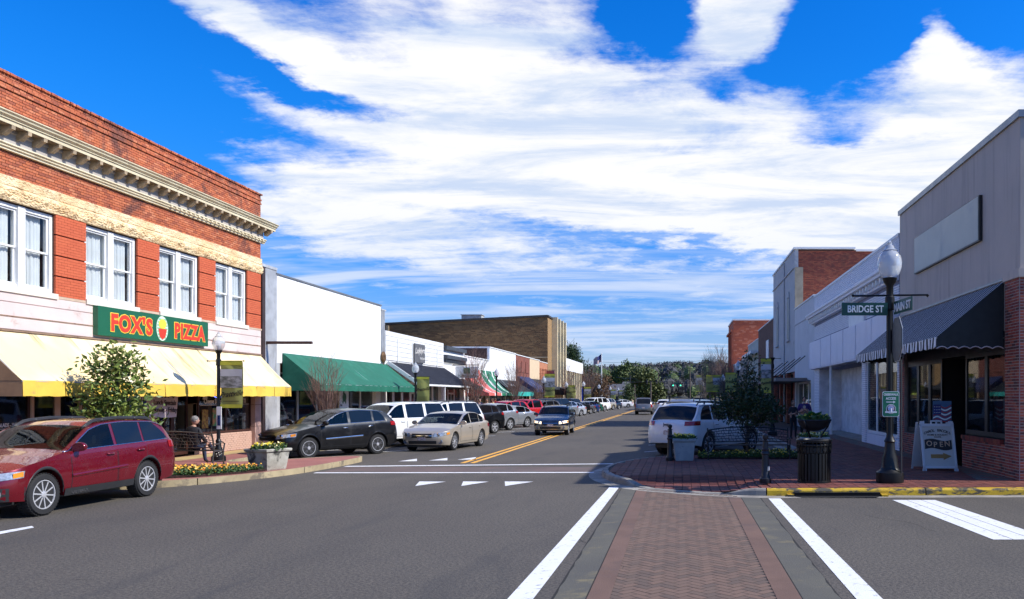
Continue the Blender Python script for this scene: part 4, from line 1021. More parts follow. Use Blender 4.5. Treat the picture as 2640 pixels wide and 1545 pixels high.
# hanging banner
bn = thing('banner', 'white lunch special banner with a blue cola panel hung under the yellow awning', 'banner', (XL+.2, 24, 1.8))
mb = MB(); XB = XL+.30
r0 = [(XB+.02*sin(i*.8), 23.05+(25.25-23.05)*i/14, 2.42) for i in range(15)]; r1 = [(XB+.05*sin(i*.7+1), 23.0+(25.2-23.0)*i/14, 1.52-.10*i/14-.04*sin(pi*i/14)) for i in range(15)]
mb.grid([r0, [(a[0]*.5+b_[0]*.5, a[1], (a[2]+b_[2])/2) for a, b_ in zip(r0, r1)], r1]); mb.build('cloth', mat('banner_white', (.62, .52, .48), .7, var=.06), bn, smooth=True)
mb = MB(); mb.box(XB+.055, XB+.06, 22.75, 23.62, 1.75, 2.42); mb.build('blue_panel', mat('cola_blue', (.015, .03, .22), .5, var=.05), bn)
text('lettering', 'pepsi', .3, LET, bn, (XB+.07, 23.33, 2.02), (0, 1, 0), bold=.004)
for k, (zz_, m_) in enumerate(((.045, SR), (0, LET), (-.045, mat('logo_blue', (.03, .1, .5), .5)))):
    mb = MB(); hw_ = .125*sqrt(1-(zz_/.07)**2*.35) if zz_ else .13; mb.box(XB+.062, XB+.07, 22.95-hw_, 22.95+hw_, 2.1+zz_*2-.04, 2.1+zz_*2+.04); mb.build('logo_band', m_, bn)
BLK = mat('black_print', (.012, .01, .01), .6)
for s_, sz, z, bo in (('Foxes Pizza', .30, 2.36, .006), ('$6.99', .36, 2.13, .014), ('Lunch Specials', .2, 1.86, .004), ('Monday - Friday', .19, 1.65, .004)):
    text('lettering', s_, sz, BLK, bn, (XB+.075, 24.45, z), (0, 1, -.03), bold=bo, wid=.92 if sz < .35 else 1.35)
# iron beam sticking out
mb = MB(); mb.box(XL, XL+1.75, 31.05, 31.2, 4.02, 4.12); tag(mb.build('steel_beam', mat('rusty_steel', (.07, .03, .025), .7)), 'rusty steel beam sticking out beside the corrugated panels', 'beam')
# ---- corrugated strip and white building with the green awning
CORR = mat('galvanised', (.56, .57, .58), .45, .25, var=.2, grime=((.3, .26, .2), 1.5, .55, .75, (3, 3, .4)))
WPAN = mat('white_panel', (.82, .81, .79), .6, var=.04, grime=((.58, .54, .48), 1.1, .54, .80, (1, 1.4, .22)))
wb_ = thing('white_shop', 'white panelled shop with green awning and corrugated metal edge', 'building', (XL, 38, 0))
slab('L', 31.9, 43.1, 3.35, 6.75, WPAN, wb_, 'wall'); slab('L', 31.9, 32.25, .1, 3.35, CORR, wb_, 'pier'); slab('L', 42.4, 43.1, .1, 3.35, WPAN, wb_, 'pier')
mb = MB(); fb(mb, 'L', 31.85, 43.15, 6.75, 6.82, -12, .05); mb.build('coping', mat('metal_coping', (.3, .3, .3), .4, .6), wb_)
for k, (a, b_) in enumerate(((32.0, 34.1), (34.12, 36.4), (36.42, 38.7), (38.72, 40.9), (40.92, 43.1))): slab('L', a, b_, 3.4, 6.74, WPAN, wb_, 'panel', 0, .012)
mb = MB()
for k in range(14):
    y = 30.95+k*.07; mb.grid([[(XL+.02+.03*(1 if j in (1, 2) else 0), y+.07*j/4, z) for j in range(5)] for z in (.15, 6.9)][::-1])
mb.build('corrugated_sheet', CORR, wb_)
mb = MB(); fb(mb, 'L', 30.78, 31.0, .15, 6.95, -1, .06); mb.build('post', mat('dark_post', (.05, .03, .028), .6, var=.3), wb_)
mb = MB(); fb(mb, 'L', 31.0, 31.9, .15, 6.9, -8, -.02); mb.build('infill', CORR, wb_)
mb = MB(); fb(mb, 'L', 30.76, 31.9, 6.9, 7.0, -1, .07); mb.build('cap', CORR, wb_)
mb = MB()
for k in range(5): fb(mb, 'L', 43.15+k*.1, 43.2+k*.1, .15, 6.55, -.02, .05)
fb(mb, 'L', 43.12, 43.7, .12, 6.5, -10, .0); fb(mb, 'L', 43.1, 43.75, 6.55, 6.62, -1, .07); mb.build('metal_pier', CORR, wb_)
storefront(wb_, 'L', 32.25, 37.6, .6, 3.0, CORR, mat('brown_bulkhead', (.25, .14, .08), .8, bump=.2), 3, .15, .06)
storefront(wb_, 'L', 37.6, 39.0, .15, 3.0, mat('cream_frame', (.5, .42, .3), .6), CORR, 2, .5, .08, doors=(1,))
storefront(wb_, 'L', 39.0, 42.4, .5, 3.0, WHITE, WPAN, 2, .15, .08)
slab('L', 32.25, 42.4, 3.0, 3.36, BROWNF, wb_, 'fascia', -.5, -.05)
aw = thing('awning', 'long plain green canvas awning on the white panelled shop', 'awning', (XL, 38, 2.5)); GAW = mat('green_canvas', (.006, .125, .075), .75, col2=(.005, .105, .062), vs=.8, grime=((.012, .15, .09), 1.2, .5, .7), bump=.6, bs=1.6)
awning('L', 32.4, 43.9, 3.75, 2.55, 1.5, .28, GAW, par=aw, segs=9, sag=.02)
tu = thing('shop_sign', 'small white sandwich board with green turtle in the shop doorway', 'sign', (XL+.4, 37.6, .2)); mb = MB(); mb.box(XL+.35, XL+.38, 37.0, 38.0, .9, 2.35); mb.build('board', WHITE, tu)
GRL = mat('logo_green', (.02, .16, .07), .5)
mb = MB(); mb.lathe([(.2, 0), (.2, .01)], (XL+.385, 37.5, 2.0), 18, 'x'); mb.lathe([(.08, 0), (.08, .01)], (XL+.385, 37.42, 2.2), 12, 'x'); mb.box(XL+.385, XL+.395, 37.3, 37.38, 1.72, 1.85); mb.box(XL+.385, XL+.395, 37.6, 37.68, 1.72, 1.85); mb.build('turtle_emblem', GRL, tu)
text('lettering', 'The', .16, BLK, tu, (XL+.385, 37.15, 1.65), (0, 1, 0)); text('lettering', 'Turtle', .34, BLK, tu, (XL+.385, 37.52, 1.38), (0, 1, 0), bold=.01)
text('lettering', 'MAIN', .2, LET, tu, (XL+.02, 38.6, 2.75), (0, 1, 0))
cl = thing('wall_plaque', 'round bronze wall ornament beside the green awning', 'plaque', (XL, 43.3, 4.1)); mb = MB(); mb.lathe([(.3, 0), (.3, .05), (.22, .09), (.1, .1), (.01, .1)], (XL+.06, 43.3, 4.1), 18, 'x'); mb.tube([(XL+.08, 43.3, 3.8), (XL+.08, 43.32, 3.45), (XL+.09, 43.25, 3.35)], .03, 5); mb.build('disc', mat('bronze', (.22, .12, .05), .5, .4, vs=9, var=.6), cl)
# ---- white boarded shop with grey metal awning
bo = thing('boarded_shop', 'white horizontal boarded shop front with grey metal awning', 'building', (XL, 49, 0))
slab('L', 43.75, 54.6, 2.95, 5.55, WHITE, bo, 'wall', -12, -.03); slab('L', 43.75, 44.1, .1, 2.95, WHITE, bo, 'pier', -12, -.03); slab('L', 54.2, 54.6, .1, 2.95, WHITE, bo, 'pier', -12, -.03)
for k in range(6):
    a = 4.0+k*.26
    for y0_, y1_ in ((43.8, 47.4), (47.42, 51.0), (51.02, 54.55)): slab('L', y0_, y1_, a, a+.235, WHITE, bo, 'plank', -.03, .015)
for y in (45.6, 48.1, 50.0, 53.0): slab('L', y, y+.09, 3.9, 5.2, WHITE, bo, 'batten', 0, .06)
storefront(bo, 'L', 44.1, 54.2, .6, 2.9, WHITE, WHITE, 7, .2, .16, doors=(3,))
mb = MB(); y = 44.1
AX = 1.75
while y < 54.5:
    mb.add([(XL+.04, y, 3.88), (XL+.04, y+.17, 3.88), (XL+AX, y+.17, 2.72), (XL+AX, y, 2.72)], [(0, 1, 2, 3)]); mb.obox((XL+.04+(AX-.04)/2, y+.19, 3.32), ((AX-.04)/2, 0, -.58), (0, .02, 0), (.012, 0, .02)); y += .21
mg = thing('metal_awning', 'dark grey ribbed metal awning with white edge trim', 'awning', (XL, 49, 3)); mb.build('sheet', mat('grey_metal', (.10, .10, .115), .45, .3, var=.15), mg)
mb = MB(); mb.obox((XL+.9, 44.05, 3.27), (.86, 0, -.59), (0, .05, 0), (.05, 0, .08)); mb.box(XL+AX-.03, XL+AX+.02, 44, 54.6, 2.62, 2.72); mb.build('edge_trim', WHITE, mg)
mb = MB()
for y in (44.2, 49, 54.3): mb.box(XL+AX-.12, XL+AX-.04, y-.04, y+.04, .15, 2.65)
mb.build('post', WHITE, mg)
sb = thing('shop_sign', 'square grey sign with white script above the grey metal awning', 'sign', (XL, 49, 4.5)); mb = MB(); fb(mb, 'L', 48.25, 50.2, 4.05, 5.15, .07, .14); mb.build('board', mat('grey_sign', (.13, .13, .135), .5), sb); text('lettering', 'Ladybyrd', .5, LET, sb, (XL+.145, 49.2, 4.75), (0, 1, .05), shear=.5, bold=-.002); text('lettering', 'BOUTIQUE', .17, LET, sb, (XL+.145, 49.65, 4.3), (0, 1, 0))
# ---- further left shops
def simple_shop(y0, y1, H, wm, name, label, zf=2.9, ncol=3, fm=None, side='L', depth=12, cat='building', coping=None, dk=None):
    t = thing(name, label, cat, (XL if side == 'L' else XR, (y0+y1)/2, 0))
    slab(side, y0, y1-.02, zf, H, wm, t, 'wall', -depth); slab(side, y0, y0+.3, .1, zf, wm, t, 'pier', -depth); slab(side, y1-.32, y1-.02, .1, zf, wm, t, 'pier', -depth)
    mb = MB(); fb(mb, side, y0, y1-.02, H, H+.08, -depth, .05); mb.build('coping', coping or WHITE, t)
    storefront(t, side, y0+.3, y1-.32, .55, zf-.02, fm or WHITE, wm, ncol, .25, .1, doors=(ncol//2,))
    return t
GREYT = mat('slate_trim', (.06, .07, .085), .5)
e = simple_shop(54.6, 59.9, 5.3, WHITE, 'white_shop', 'narrow white painted shop with dark toothed cornice')
mb = MB(); fb(mb, 'L', 54.6, 59.7, 5.15, 5.4, 0, .22); fb(mb, 'L', 54.6, 59.7, 4.55, 4.8, 0, .25)
for k in range(24): fb(mb, 'L', 54.7+k*.21, 54.8+k*.21, 4.3, 4.55, 0, .18)
mb.build('cornice', GREYT, e)
aw = thing('awning', 'dark scalloped awning on the narrow white shop', 'awning', (XL, 57, 2.5)); awning('L', 54.8, 59.7, 3.3, 2.7, 1.4, .22, mat('charcoal_canvas', (.02, .02, .022), .7), par=aw, segs=6, scal=1)
hs = thing('hanging_sign', 'white hanging sign with a green square on the narrow white shop', 'sign', (XL+.5, 56.8, 3.9)); mb = MB(); mb.box(XL+.2, XL+1.75, 56.78, 56.84, 3.3, 4.1); mb.build('board', WHITE, hs); mb = MB(); mb.box(XL+.75, XL+1.2, 56.765, 56.775, 3.6, 4.0); mb.build('panel', GRL, hs); text('lettering', 'TOWNSEND', .22, GRL, hs, (XL+.98, 56.77, 3.45), (1, 0, 0)); mb = MB(); mb.tube([(XL, 56.8, 4.2), (XL+1.8, 56.8, 4.2)], .03, 5); mb.build('bracket', BLACK, hs)
f_ = simple_shop(59.9, 67.8, 4.95, WHITE, 'white_shop', 'low white shop behind the pink and green striped awnings')
aw = thing('awning', 'curved salmon pink awning with white stripes', 'awning', (XL, 62, 3)); awning('L', 60.1, 64.5, 4.1, 2.3, 1.7, .2, stripes('pink_stripe', (.80, .78, .74), (.60, .13, .11), 1, .43, .14), par=aw, segs=4, curve=.55, endm=mat('pink_canvas', (.62, .13, .11), .8))
aw = thing('awning', 'curved green awning with white stripes', 'awning', (XL, 66, 3)); awning('L', 64.6, 69.4, 4.1, 2.3, 1.7, .2, stripes('green_stripe', (.75, .76, .72), (.012, .16, .08), 1, .43, .14), par=aw, segs=4, curve=.55, endm=mat('green_canvas', (.012, .17, .105), .75))
BRK = mat('red_wall_brick', (.30, .08, .045), .85, vs=1, var=.3, bump=.2, bs=30, rnd=[(.36, .09, .05), (.27, .065, .042), (.42, .12, .06), (.20, .055, .038), (.34, .11, .06)], grime=((.11, .045, .035), .6, .52, .7))
def wallbricks(par, O, du, dn, w_, h, m, nm='bricks', bl=.2, bh=.067, **k):
    mb = MB()
    for c_, a_, b_, h_ in brick_rect(O, du, dn, w_, h, bl, bh, **k): mb.obox(c_, Vector(a_)/2, Vector(b_)/2, Vector(h_)/2)
    return mb.build(nm, m, par, kind='stuff')
gB = simple_shop(67.8, 78.7, 6.05, WHITE, 'white_shop', 'taller white shop with an exposed red brick side wall')
slab('L', 67.74, 67.80, 4.9, 6.0, FMORT, gB, 'side_wall', -12, -.2); wallbricks(gB, (XL-.2, 67.76, 4.95), (-1, 0, 0), (0, -1, 0), 6, 1.05, BRK)
aw = thing('awning', 'black awning with white emblem and a turquoise fringe', 'awning', (XL, 73, 3)); awning('L', 69.6, 79.0, 3.5, 2.45, 1.6, .38, mat('black_canvas', (.012, .014, .014), .7), par=aw, segs=7, valm=mat('turquoise_canvas', (.03, .42, .36), .7)); text('lettering', 'Boutique', .6, LET, aw, (XL+.9, 72.5, 3.05), (0, 1, 0), (-1, 0, .65))
hB = simple_shop(78.7, 86, 6.0, mat('brown_red_wall', (.24, .075, .05), .85, vs=2, var=.3, bump=.3, grime=((.12, .04, .03), 1, .5, .75)), 'brick_shop', 'brownish red brick shop between white and cream shops')
for k in range(3): slab('L', 79+k*2.3, 81+k*2.3, 4.4, 5.5, mat('brown_red_wall', (0, 0, 0)), hB, 'brick_panel', 0, .05)
aw = thing('awning', 'navy blue canvas awning on the brick shop', 'awning', (XL, 83, 3)); awning('L', 79.4, 85.8, 4.0, 2.75, 1.8, .3, mat('navy_canvas', (.02, .03, .10), .75), par=aw, segs=5)
iB = simple_shop(86, 92, 6.0, mat('cream_wall', (.66, .50, .32), .8, var=.08), 'cream_shop', 'plain cream stucco shop front', 3.2)
jB = simple_shop(92, 97.6, 5.9, mat('orange_wall', (.50, .20, .10), .8, var=.2, bump=.2), 'brick_shop', 'orange brick shop next to the tall brown building', 3.2)
for k in range(3): slab('L', 92.3+k*1.8, 93.7+k*1.8, 3.9, 5.2, mat('orange_panel', (.42, .15, .07), .8), jB, 'brick_panel', 0, .06)
aw = thing('awning', 'black awning on thin rods at the cream and orange shops', 'awning', (XL, 92, 3)); awning('L', 86.5, 97.2, 3.9, 3.0, 1.5, .2, mat('black_canvas', (0, 0, 0)), par=aw, segs=6)
aw = thing('awning', 'lime green fringed low awning beside the tall brown building', 'awning', (XL, 101, 3)); awning('L', 97.9, 106, 3.4, 2.9, 2.2, .7, mat('black_canvas', (0, 0, 0)), par=aw, segs=5, valm=mat('lime_canvas', (.42, .50, .07), .7))
hs = thing('hanging_sign', 'dark purple and red hanging sign on the orange shop', 'sign', (XL+1, 93, 5)); mb = MB(); mb.box(XL+.6, XL+1.5, 93, 93.1, 4.3, 4.93); mb.build('board', mat('purple_sign', (.05, .025, .12), .5, col2=(.3, .05, .03), vs=1.5), hs); mb = MB(); mb.tube([(XL, 93.05, 5.0), (XL+1.6, 93.05, 5.0)], .03, 5); mb.build('bracket', BLACK, hs)
# ---- tall brown building
kb = thing('brown_brick_building', 'tall windowless brown brick building with pale vertical fins on its street front', 'building', (XL, 102, 0))
BRN = mat('brown_brick', (.23, .125, .05), .9, col2=(.13, .07, .03), vs=.5, det=7, bump=.5, bs=8, stretch=(.6, .6, 3), grime=((.075, .045, .022), .9, .48, .66, (.7, 1, 2.2)))
mb = MB(); x0_, x1_ = -36, XL
mb.add([(x1_, 97.7, 0), (x1_, 108.6, 0), (x0_, 108.6, 0), (x0_, 97.7, 0), (x1_, 97.7, 11.5), (x1_, 108.6, 11.5), (x0_, 108.6, 10.5), (x0_, 97.7, 10.5)], [(0, 1, 5, 4), (1, 2, 6, 5), (2, 3, 7, 6), (3, 0, 4, 7), (4, 5, 6, 7)]); mb.build('wall', BRN, kb)
mb = MB(); mb.obox(((x0_+x1_)/2, 97.65, 11.06), ((x1_-x0_)/2, 0, .5), (0, .12, 0), (0, 0, .12)); mb.box(XL-.1, XL+.15, 97.6, 108.7, 11.45, 11.65); mb.build('coping', mat('dark_coping', (.04, .035, .03), .6), kb)
rr = random.Random(5); mb = MB()
zz_ = 4.6
while zz_ < 10.4:
    x = x0_
    while x < x1_-.1:
        if zz_ < 10.3+(x-x0_)*.049: l = min(rr.uniform(.35, .8), x1_-x); mb.obox((x+l/2, 97.69, zz_+.05), (l/2-.012, 0, 0), (0, .02+rr.uniform(0, .02), 0), (0, 0, .055)); x += l
        else: x += .5
    zz_ += .13
mb.build('brick_courses', mat('brown_brick_rows', (.22, .12, .05), .9, vs=1, var=.3, rnd=[(.25, .14, .06), (.19, .10, .042), (.15, .08, .035), (.22, .125, .055), (.11, .06, .03)]), kb, kind='stuff')
mb = MB(); mb.box(-36, XL, 97.58, 97.66, 6.6, 6.72); mb.box(-34.6, -34.3, 97.4, 97.6, 8, 10.4); mb.build('pipe', mat('pale_band', (.4, .3, .18), .8), kb)
FIN = mat('pale_fin', (.66, .55, .34), .7, var=.1)
for y in (100.8, 103.3, 105.8, 108.3):
    slab('L', y, y+.5, .15, 11.7, FIN, kb, 'fin', 0, .7)
for y in (101.3, 103.8, 106.3):
    for z0, z1 in ((.6, 3), (4.2, 6.6), (7.5, 10)): slab('L', y+.1, y+1.9, z0, z1, mat('dark_window', (.05, .05, .055), .15), kb, 'window', 0, .04)
    for z0 in (3.0, 6.7, 10.1): slab('L', y+.1, y+1.9, z0, z0+.8, FIN, kb, 'spandrel', 0, .12)
wallbricks(kb, (XL, 97.7, .2), (0, 1, 0), (1, 0, 0), 3, 11.2, mat('tan_brick', (.36, .22, .09), .85, var=.3, rnd=[(.4, .25, .11), (.32, .19, .08), (.36, .22, .1)]), 'front_bricks', .4, .13)
for k, (x, z, w_, h) in enumerate(((-31.8, 10.75, 1.4, .35), (-25.2, 11.1, 2.4, .8), (-21, 11.3, 1.5, .3))):
    u_ = thing('roof_unit', ['low flat vent box on the brown building roof, leftmost', 'large pale air conditioner on the brown building roof', 'low vent box on the brown building roof, rightmost'][k], 'roof unit', (x, 101, z)); mb = MB(); mb.box(x-w_/2, x+w_/2, 100, 101.5, z-.5, z+h); mb.build('housing', mat('unit_grey', (.45, .47, .45), .5), u_); mb = MB(); mb.box(x-w_/2-.1, x+w_/2+.1, 99.9, 101.6, z+h, z+h+.06); mb.build('lid', CORR, u_)
lb = thing('tan_building', 'low tan brick building with white roof band and narrow window strips', 'building', (XL, 118, 0))
TANB = mat('tan_wall', (.42, .26, .12), .85, var=.2, bump=.2); slab('L', 108.8, 129, .1, 7.0, TANB, lb, 'wall', -16, 0); slab('L', 108.7, 129.2, 5.5, 7.15, WHITE, lb, 'roof_band', -16.1, .5)
for k in range(9): slab('L', 111.0+k*2, 111.4+k*2, .15, 5.5, FIN, lb, 'fin', 0, .45); slab('L', 111.5+k*2, 112.9+k*2, .8, 5.3, mat('dark_window', (0, 0, 0)), lb, 'window', 0, .04)
# ---- right side: grey stucco corner building
gs = thing('stucco_building', 'grey stucco corner building with brick ground floor and striped awning', 'building', (XR, 23, 0))
STU = mat('grey_stucco', (.50, .42, .355), .85, col2=(.45, .38, .32), vs=.5, bump=.15, bs=20, grime=((.36, .30, .26), .9, .48, .72, (1.5, 3.0, .18)))
RB = mat('corner_brick', (.20, .045, .03), .8, vs=1, var=.2, bump=.3, bs=40, rnd=[(.26, .035, .022), (.32, .05, .025), (.15, .022, .016), (.30, .07, .03), (.04, .015, .015), (.38, .08, .035), (.20, .03, .02)])
RMORT = mat('pale_mortar', (.36, .28, .25), .95, vs=4)
slab('R', 18.5, 28.62, 3.6, 8.3, STU, gs, 'wall', -14, 0)
slab('R', 18.45, 28.66, 8.3, 8.46, mat('metal_coping', (0, 0, 0)), gs, 'coping', -14, .06)
slab('R', 18.6, 19.3, .1, 3.6, STU, gs, 'wall', -14, -.3); slab('R', 28.0, 28.62, .1, 3.6, RMORT, gs, 'pier', -14, .005)
mb = MB(); mb.box(XR-.026, XR+.9, 18.484, 19.31, .1, 4.72); mb.box(XR+.9, XR+14, 18.6, 19.55, .1, 4.7); mb.build('corner_pier', RMORT, gs)
mb = MB(); mb.box(XR-.06, XR+14, 18.44, 19.36, 4.72, 4.92); mb.build('belt_course', STU, gs)
mb = MB(); fb(mb, 'R', 19.4, 28.62, 4.76, 4.82, 0, .05); mb.build('drip_edge', mat('metal_coping', (0, 0, 0)), gs)
lst = brick_rect((XR-.02, 18.49, .12), (1, 0, 0), (0, -1, 0), 1.1, 4.6, gap=.017, th=.06)
lst += brick_rect((XR-.02, 19.30, .12), (0, -1, 0), (-1, 0, 0), .80, 4.6, gap=.017, th=.06)
lst += brick_rect((XR-.0, 28.62, .15), (0, -1, 0), (-1, 0, 0), .6, 3.2, gap=.011, th=.06)
lst += brick_rect((XR+.0, 22.3, .12), (0, -1, 0), (-1, 0, 0), 2.98, .80, gap=.017, th=.06)
lst += brick_rect((XR+.0, 28.0, .12), (0, -1, 0), (-1, 0, 0), 3.7, .70, gap=.017, th=.06)
for k in range(26): lst.append(((XR+.03, 22.25-k*.104, .965), (.14, 0, 0), (0, .092, 0), (0, 0, .06*0+.10)))
pieces('brick', lst, RB, gs)
BLKF = mat('black_frame', (.012, .012, .013), .4)
slab('R', 19.32, 28.0, 3.15, 3.62, BLKF, gs, 'fascia', -.6, -.08); slab('R', 19.32, 22.3, .1, .9, RMORT, gs, 'bulkhead', -.4, .005); slab('R', 24.3, 28, .1, .82, RMORT, gs, 'bulkhead', -.4, .005)
storefront(gs, 'R', 19.33, 22.3, 1.02, 3.15, BLKF, BLKF, 2, .12, .09)
storefront(gs, 'R', 24.3, 28.0, .85, 3.15, BLKF, BLKF, 3, .12, .12)
storefront(gs, 'R', 22.3, 24.3, .15, 3.15, BLKF, BLKF, 2, 1.2, .1, doors=(0,))
for y_ in (22.26, 24.3): slab('R', y_, y_+.04, .15, 3.15, BLKF, gs, 'doorway_side', -1.3, -.1)
ap = MB(); sheet(ap, [(XR-.9, 18.7), (XR+3, 18.3), (XR, 19.2), (XR, 46), (XR-.7, 46), (XR-.75, 28), (XR-.3, 22)], .156); struct('aggregate_strip', ap, mat('aggregate', (.16, .14, .11), .9, col2=(.09, .075, .06), vs=20, bump=.6, bs=40))
pn = thing('blank_sign', 'long blank grey sign panel on the stucco wall above the striped awning', 'sign', (XR, 23.7, 6.5)); mb = MB(); fb(mb, 'R', 20.8, 26.55, 5.97, 7.12, 0, .09); mb.build('box', BLKF, pn)
mb = MB(); fb(mb, 'R', 20.86, 23.8, 6.0, 7.1, .09, .10); mb.build('face', mat('sign_face', (.30, .31, .28), .35, col2=(.25, .27, .26), vs=.7, grime=((.19, .22, .25), .8, .5, .75)), pn); mb = MB(); fb(mb, 'R', 23.81, 26.5, 6.0, 7.1, .09, .10); mb.build('face', mat('sign_face', (0, 0, 0)), pn)
STRM = stripes('black_white_stripe', (.75, .75, .78), (.008, .008, .012), 1, 3.9, .17)
aw = thing('awning', 'black awning with thin white stripes and scalloped edge on the stucco building', 'awning', (XR, 24, 3.5))
awning('R', 19.38, 28.15, 4.74, 3.44, 1.58, .27, STRM, par=aw, segs=9, sag=0, scal=1, endm=mat('black_canvas', (0, 0, 0)), valm=stripes('valance_stripe', (.78, .78, .78), (.012, .012, .014), 1, 3.9, .5))
mb = MB(); mb.tube([(XR-.03-1.58*k/24, 19.37, 3.17+.05*abs(sin(pi*k/4))) for k in range(25)], .012, 4); mb.build('scallop_piping', mat('piping_white', (.6, .5, .48), .6), aw)
# ---- white painted brick building
wp = thing('white_brick_building', 'white painted brick building with dentil cornice and panelled fascia', 'building', (XR, 37, 0))
WBR = mat('white_painted_brick', (.78, .78, .80), .7, vs=1, var=.08, rnd=[(.79, .79, .82), (.74, .74, .78), (.82, .82, .84)]); WMO = mat('blue_grey_joint', (.22, .24, .34), .9)
PANL = mat('lavender_panel', (.74, .73, .78), .6, var=.05, grime=((.60, .59, .64), .8, .5, .8, (1, 1, .3)))
slab('R', 28.68, 46.7, 3.5, 7.6, WMO, wp, 'wall', -13, -.02)
lst = brick_rect((XR, 46.7, 6.72), (0, -1, 0), (-1, 0, 0), 18, .92, .22, .085, gap=.02, th=.05)+brick_rect((XR, 46.7, 5.2), (0, -1, 0), (-1, 0, 0), 18, .75, .22, .085, gap=.02, th=.05)
pieces('brick', lst, WBR, wp)
slab('R', 28.68, 46.72, 7.62, 7.72, WHITE, wp, 'coping', -13, .05)
profile('cornice', [(0, 6.72), (.30, 6.66), (.50, 6.60), (.50, 6.52), (.44, 6.46), (.42, 6.38), (.22, 6.34), (.20, 6.1), (0, 6.08)], 28.7, 46.9, mat('bluish_white', (.78, .78, .80), .6, var=.05), wp, 'R')
y = 28.9
while y < 46.7: slab('R', y, y+.14, 6.16, 6.34, WHITE, wp, 'dentil', .2, .36); y += .55
slab('R', 28.7, 46.7, 3.55, 5.05, PANL, wp, 'fascia', -.2, .28)
y = 28.7
for a, b_ in zip((28.7, 31.6, 34.4, 37.1, 40.1, 43.0), (31.6, 34.4, 37.1, 40.1, 43.0, 46.7)): slab('R', a+.02, b_-.02, 3.62, 4.98, PANL, wp, 'panel', .28, .30); slab('R', b_-.05, b_+.02, 3.6, 5.0, PANL, wp, 'batten', .28, .325)
slab('R', 33.8, 36.8, 5.05, 5.75, WHITE, wp, 'sign_board', .0, .1)
# openings below the fascia
for a, b_ in ((28.7, 28.95), (33.9, 34.55), (45.2, 46.7)):
    slab('R', a, b_, .1, 3.55, WMO, wp, 'pier', -1.2, -.02); wallbricks(wp, (XR, b_, .15), (0, -1, 0), (-1, 0, 0), b_-a, 3.4, WBR, 'pier_bricks', .22, .085, gap=.015)
    wallbricks(wp, (XR-.0, a, .15), (1, 0, 0), (0, -1, 0), .5, 3.4, WBR, 'pier_bricks', .22, .085, gap=.015)
storefront(wp, 'R', 28.95, 33.9, .55, 3.5, WHITE, PANL, 3, .1, .09)
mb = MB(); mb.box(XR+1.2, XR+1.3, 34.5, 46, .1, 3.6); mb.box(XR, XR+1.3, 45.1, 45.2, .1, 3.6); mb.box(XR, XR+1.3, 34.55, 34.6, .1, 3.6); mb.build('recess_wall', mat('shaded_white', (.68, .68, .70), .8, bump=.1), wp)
mb = MB(); mb.box(XR+.05, XR+1.2, 34.6, 45.1, .14, .18); mb.build('recess_floor', CONC, wp)
mb = MB(); mb.box(XR+1.1, XR+1.2, 36, 39.5, 1.5, 2.85); mb.build('window', BLKF, wp); mb = MB(); mb.box(XR+1.0, XR+1.2, 36.4, 39, 1.05, 1.35); mb.build('meter_box', PLASTIC, wp)
mb = MB(); mb.tube([(XR-.1, 41.1, .15), (XR-.1, 41.1, 3.55)], .07, 10); mb.build('column', WHITE, wp)
# ---- plain pale building
pb = thing('plain_building', 'plain pale grey painted building with a rod-hung canopy', 'building', (XR, 51, 0)); PALE = mat('pale_painted', (.56, .56, .57), .75, vs=.8, var=.08, grime=((.42, .42, .43), 1.3, .55, .8))
slab('R', 46.75, 54.7, 3.0, 7.75, PALE, pb, 'wall', -12, 0); slab('R', 46.75, 54.7, 7.75, 7.82, WHITE, pb, 'coping', -12, .06); slab('R', 46.75, 54.68, 6.7, 6.75, PALE, pb, 'string_course', 0, .04)
slab('R', 46.75, 48.0, .1, 3.0, PALE, pb, 'pier', -12, 0); slab('R', 54.2, 54.7, .1, 3.0, PALE, pb, 'pier', -12, 0); storefront(pb, 'R', 48, 54.2, .4, 2.95, WHITE, PALE, 3, .2, .12)
for k in range(8): slab('R', 49+k*.65, 49.35+k*.65, .7, 2.7, CURT, pb, 'curtain_fold', -.6, -.5+.04*(k % 2))
cn = thing('canopy', 'flat weathered timber canopy hung on rods over the pale building door', 'canopy', (XR, 55, 3)); mb = MB(); fb(mb, 'R', 49.2, 63, 2.95, 3.15, .05, 1.9); mb.build('deck', mat('weathered_timber', (.22, .2, .18), .8, bump=.4, bs=10), cn)
mb = MB()
for y in (50, 52, 54.5, 58, 61): mb.tube([(XR-.02, y, 4.5), (XR-1.7, y, 3.1)], .03, 5)
mb.build('rod', BLACK, cn)
# ---- tall grey fronted building, red brick side
tb = thing('tall_brick_building', 'tall narrow building with grey painted front and bare red brick side wall', 'building', (XR, 61, 0)); TGR = mat('grey_front', (.44, .44, .44), .8, vs=.7, var=.08, grime=((.2, .2, .21), 1.1, .55, .8))
slab('R', 54.8, 67.2, 3.7, 11.75, FMORT, tb, 'wall', -14, -.25); slab('R', 54.75, 67.2, 3.7, 11.8, TGR, tb, 'front', -.24, 0)
slab('R', 54.74, 67.2, 10.55, 10.62, TGR, tb, 'string_course', 0, .08); mb = MB(); mb.box(XR-.08, XR+4, 54.6, 67.3, 11.8, 11.92); mb.box(XR+4.05, XR+14, 54.6, 67.3, 11.65, 11.77); mb.build('coping', WHITE, tb)
lst = brick_rect((XR+.25, 54.78, 5.6), (1, 0, 0), (0, -1, 0), 11, 6.1, .21, .075, gap=.012, th=.05); pieces('brick', lst, BRK, tb)
mb = MB(); mb.box(XR, XR+.55, 54.68, 54.74, 7.8, 10.6); mb.build('patch', mat('old_render', (.35, .3, .22), .9, bump=.4), tb)
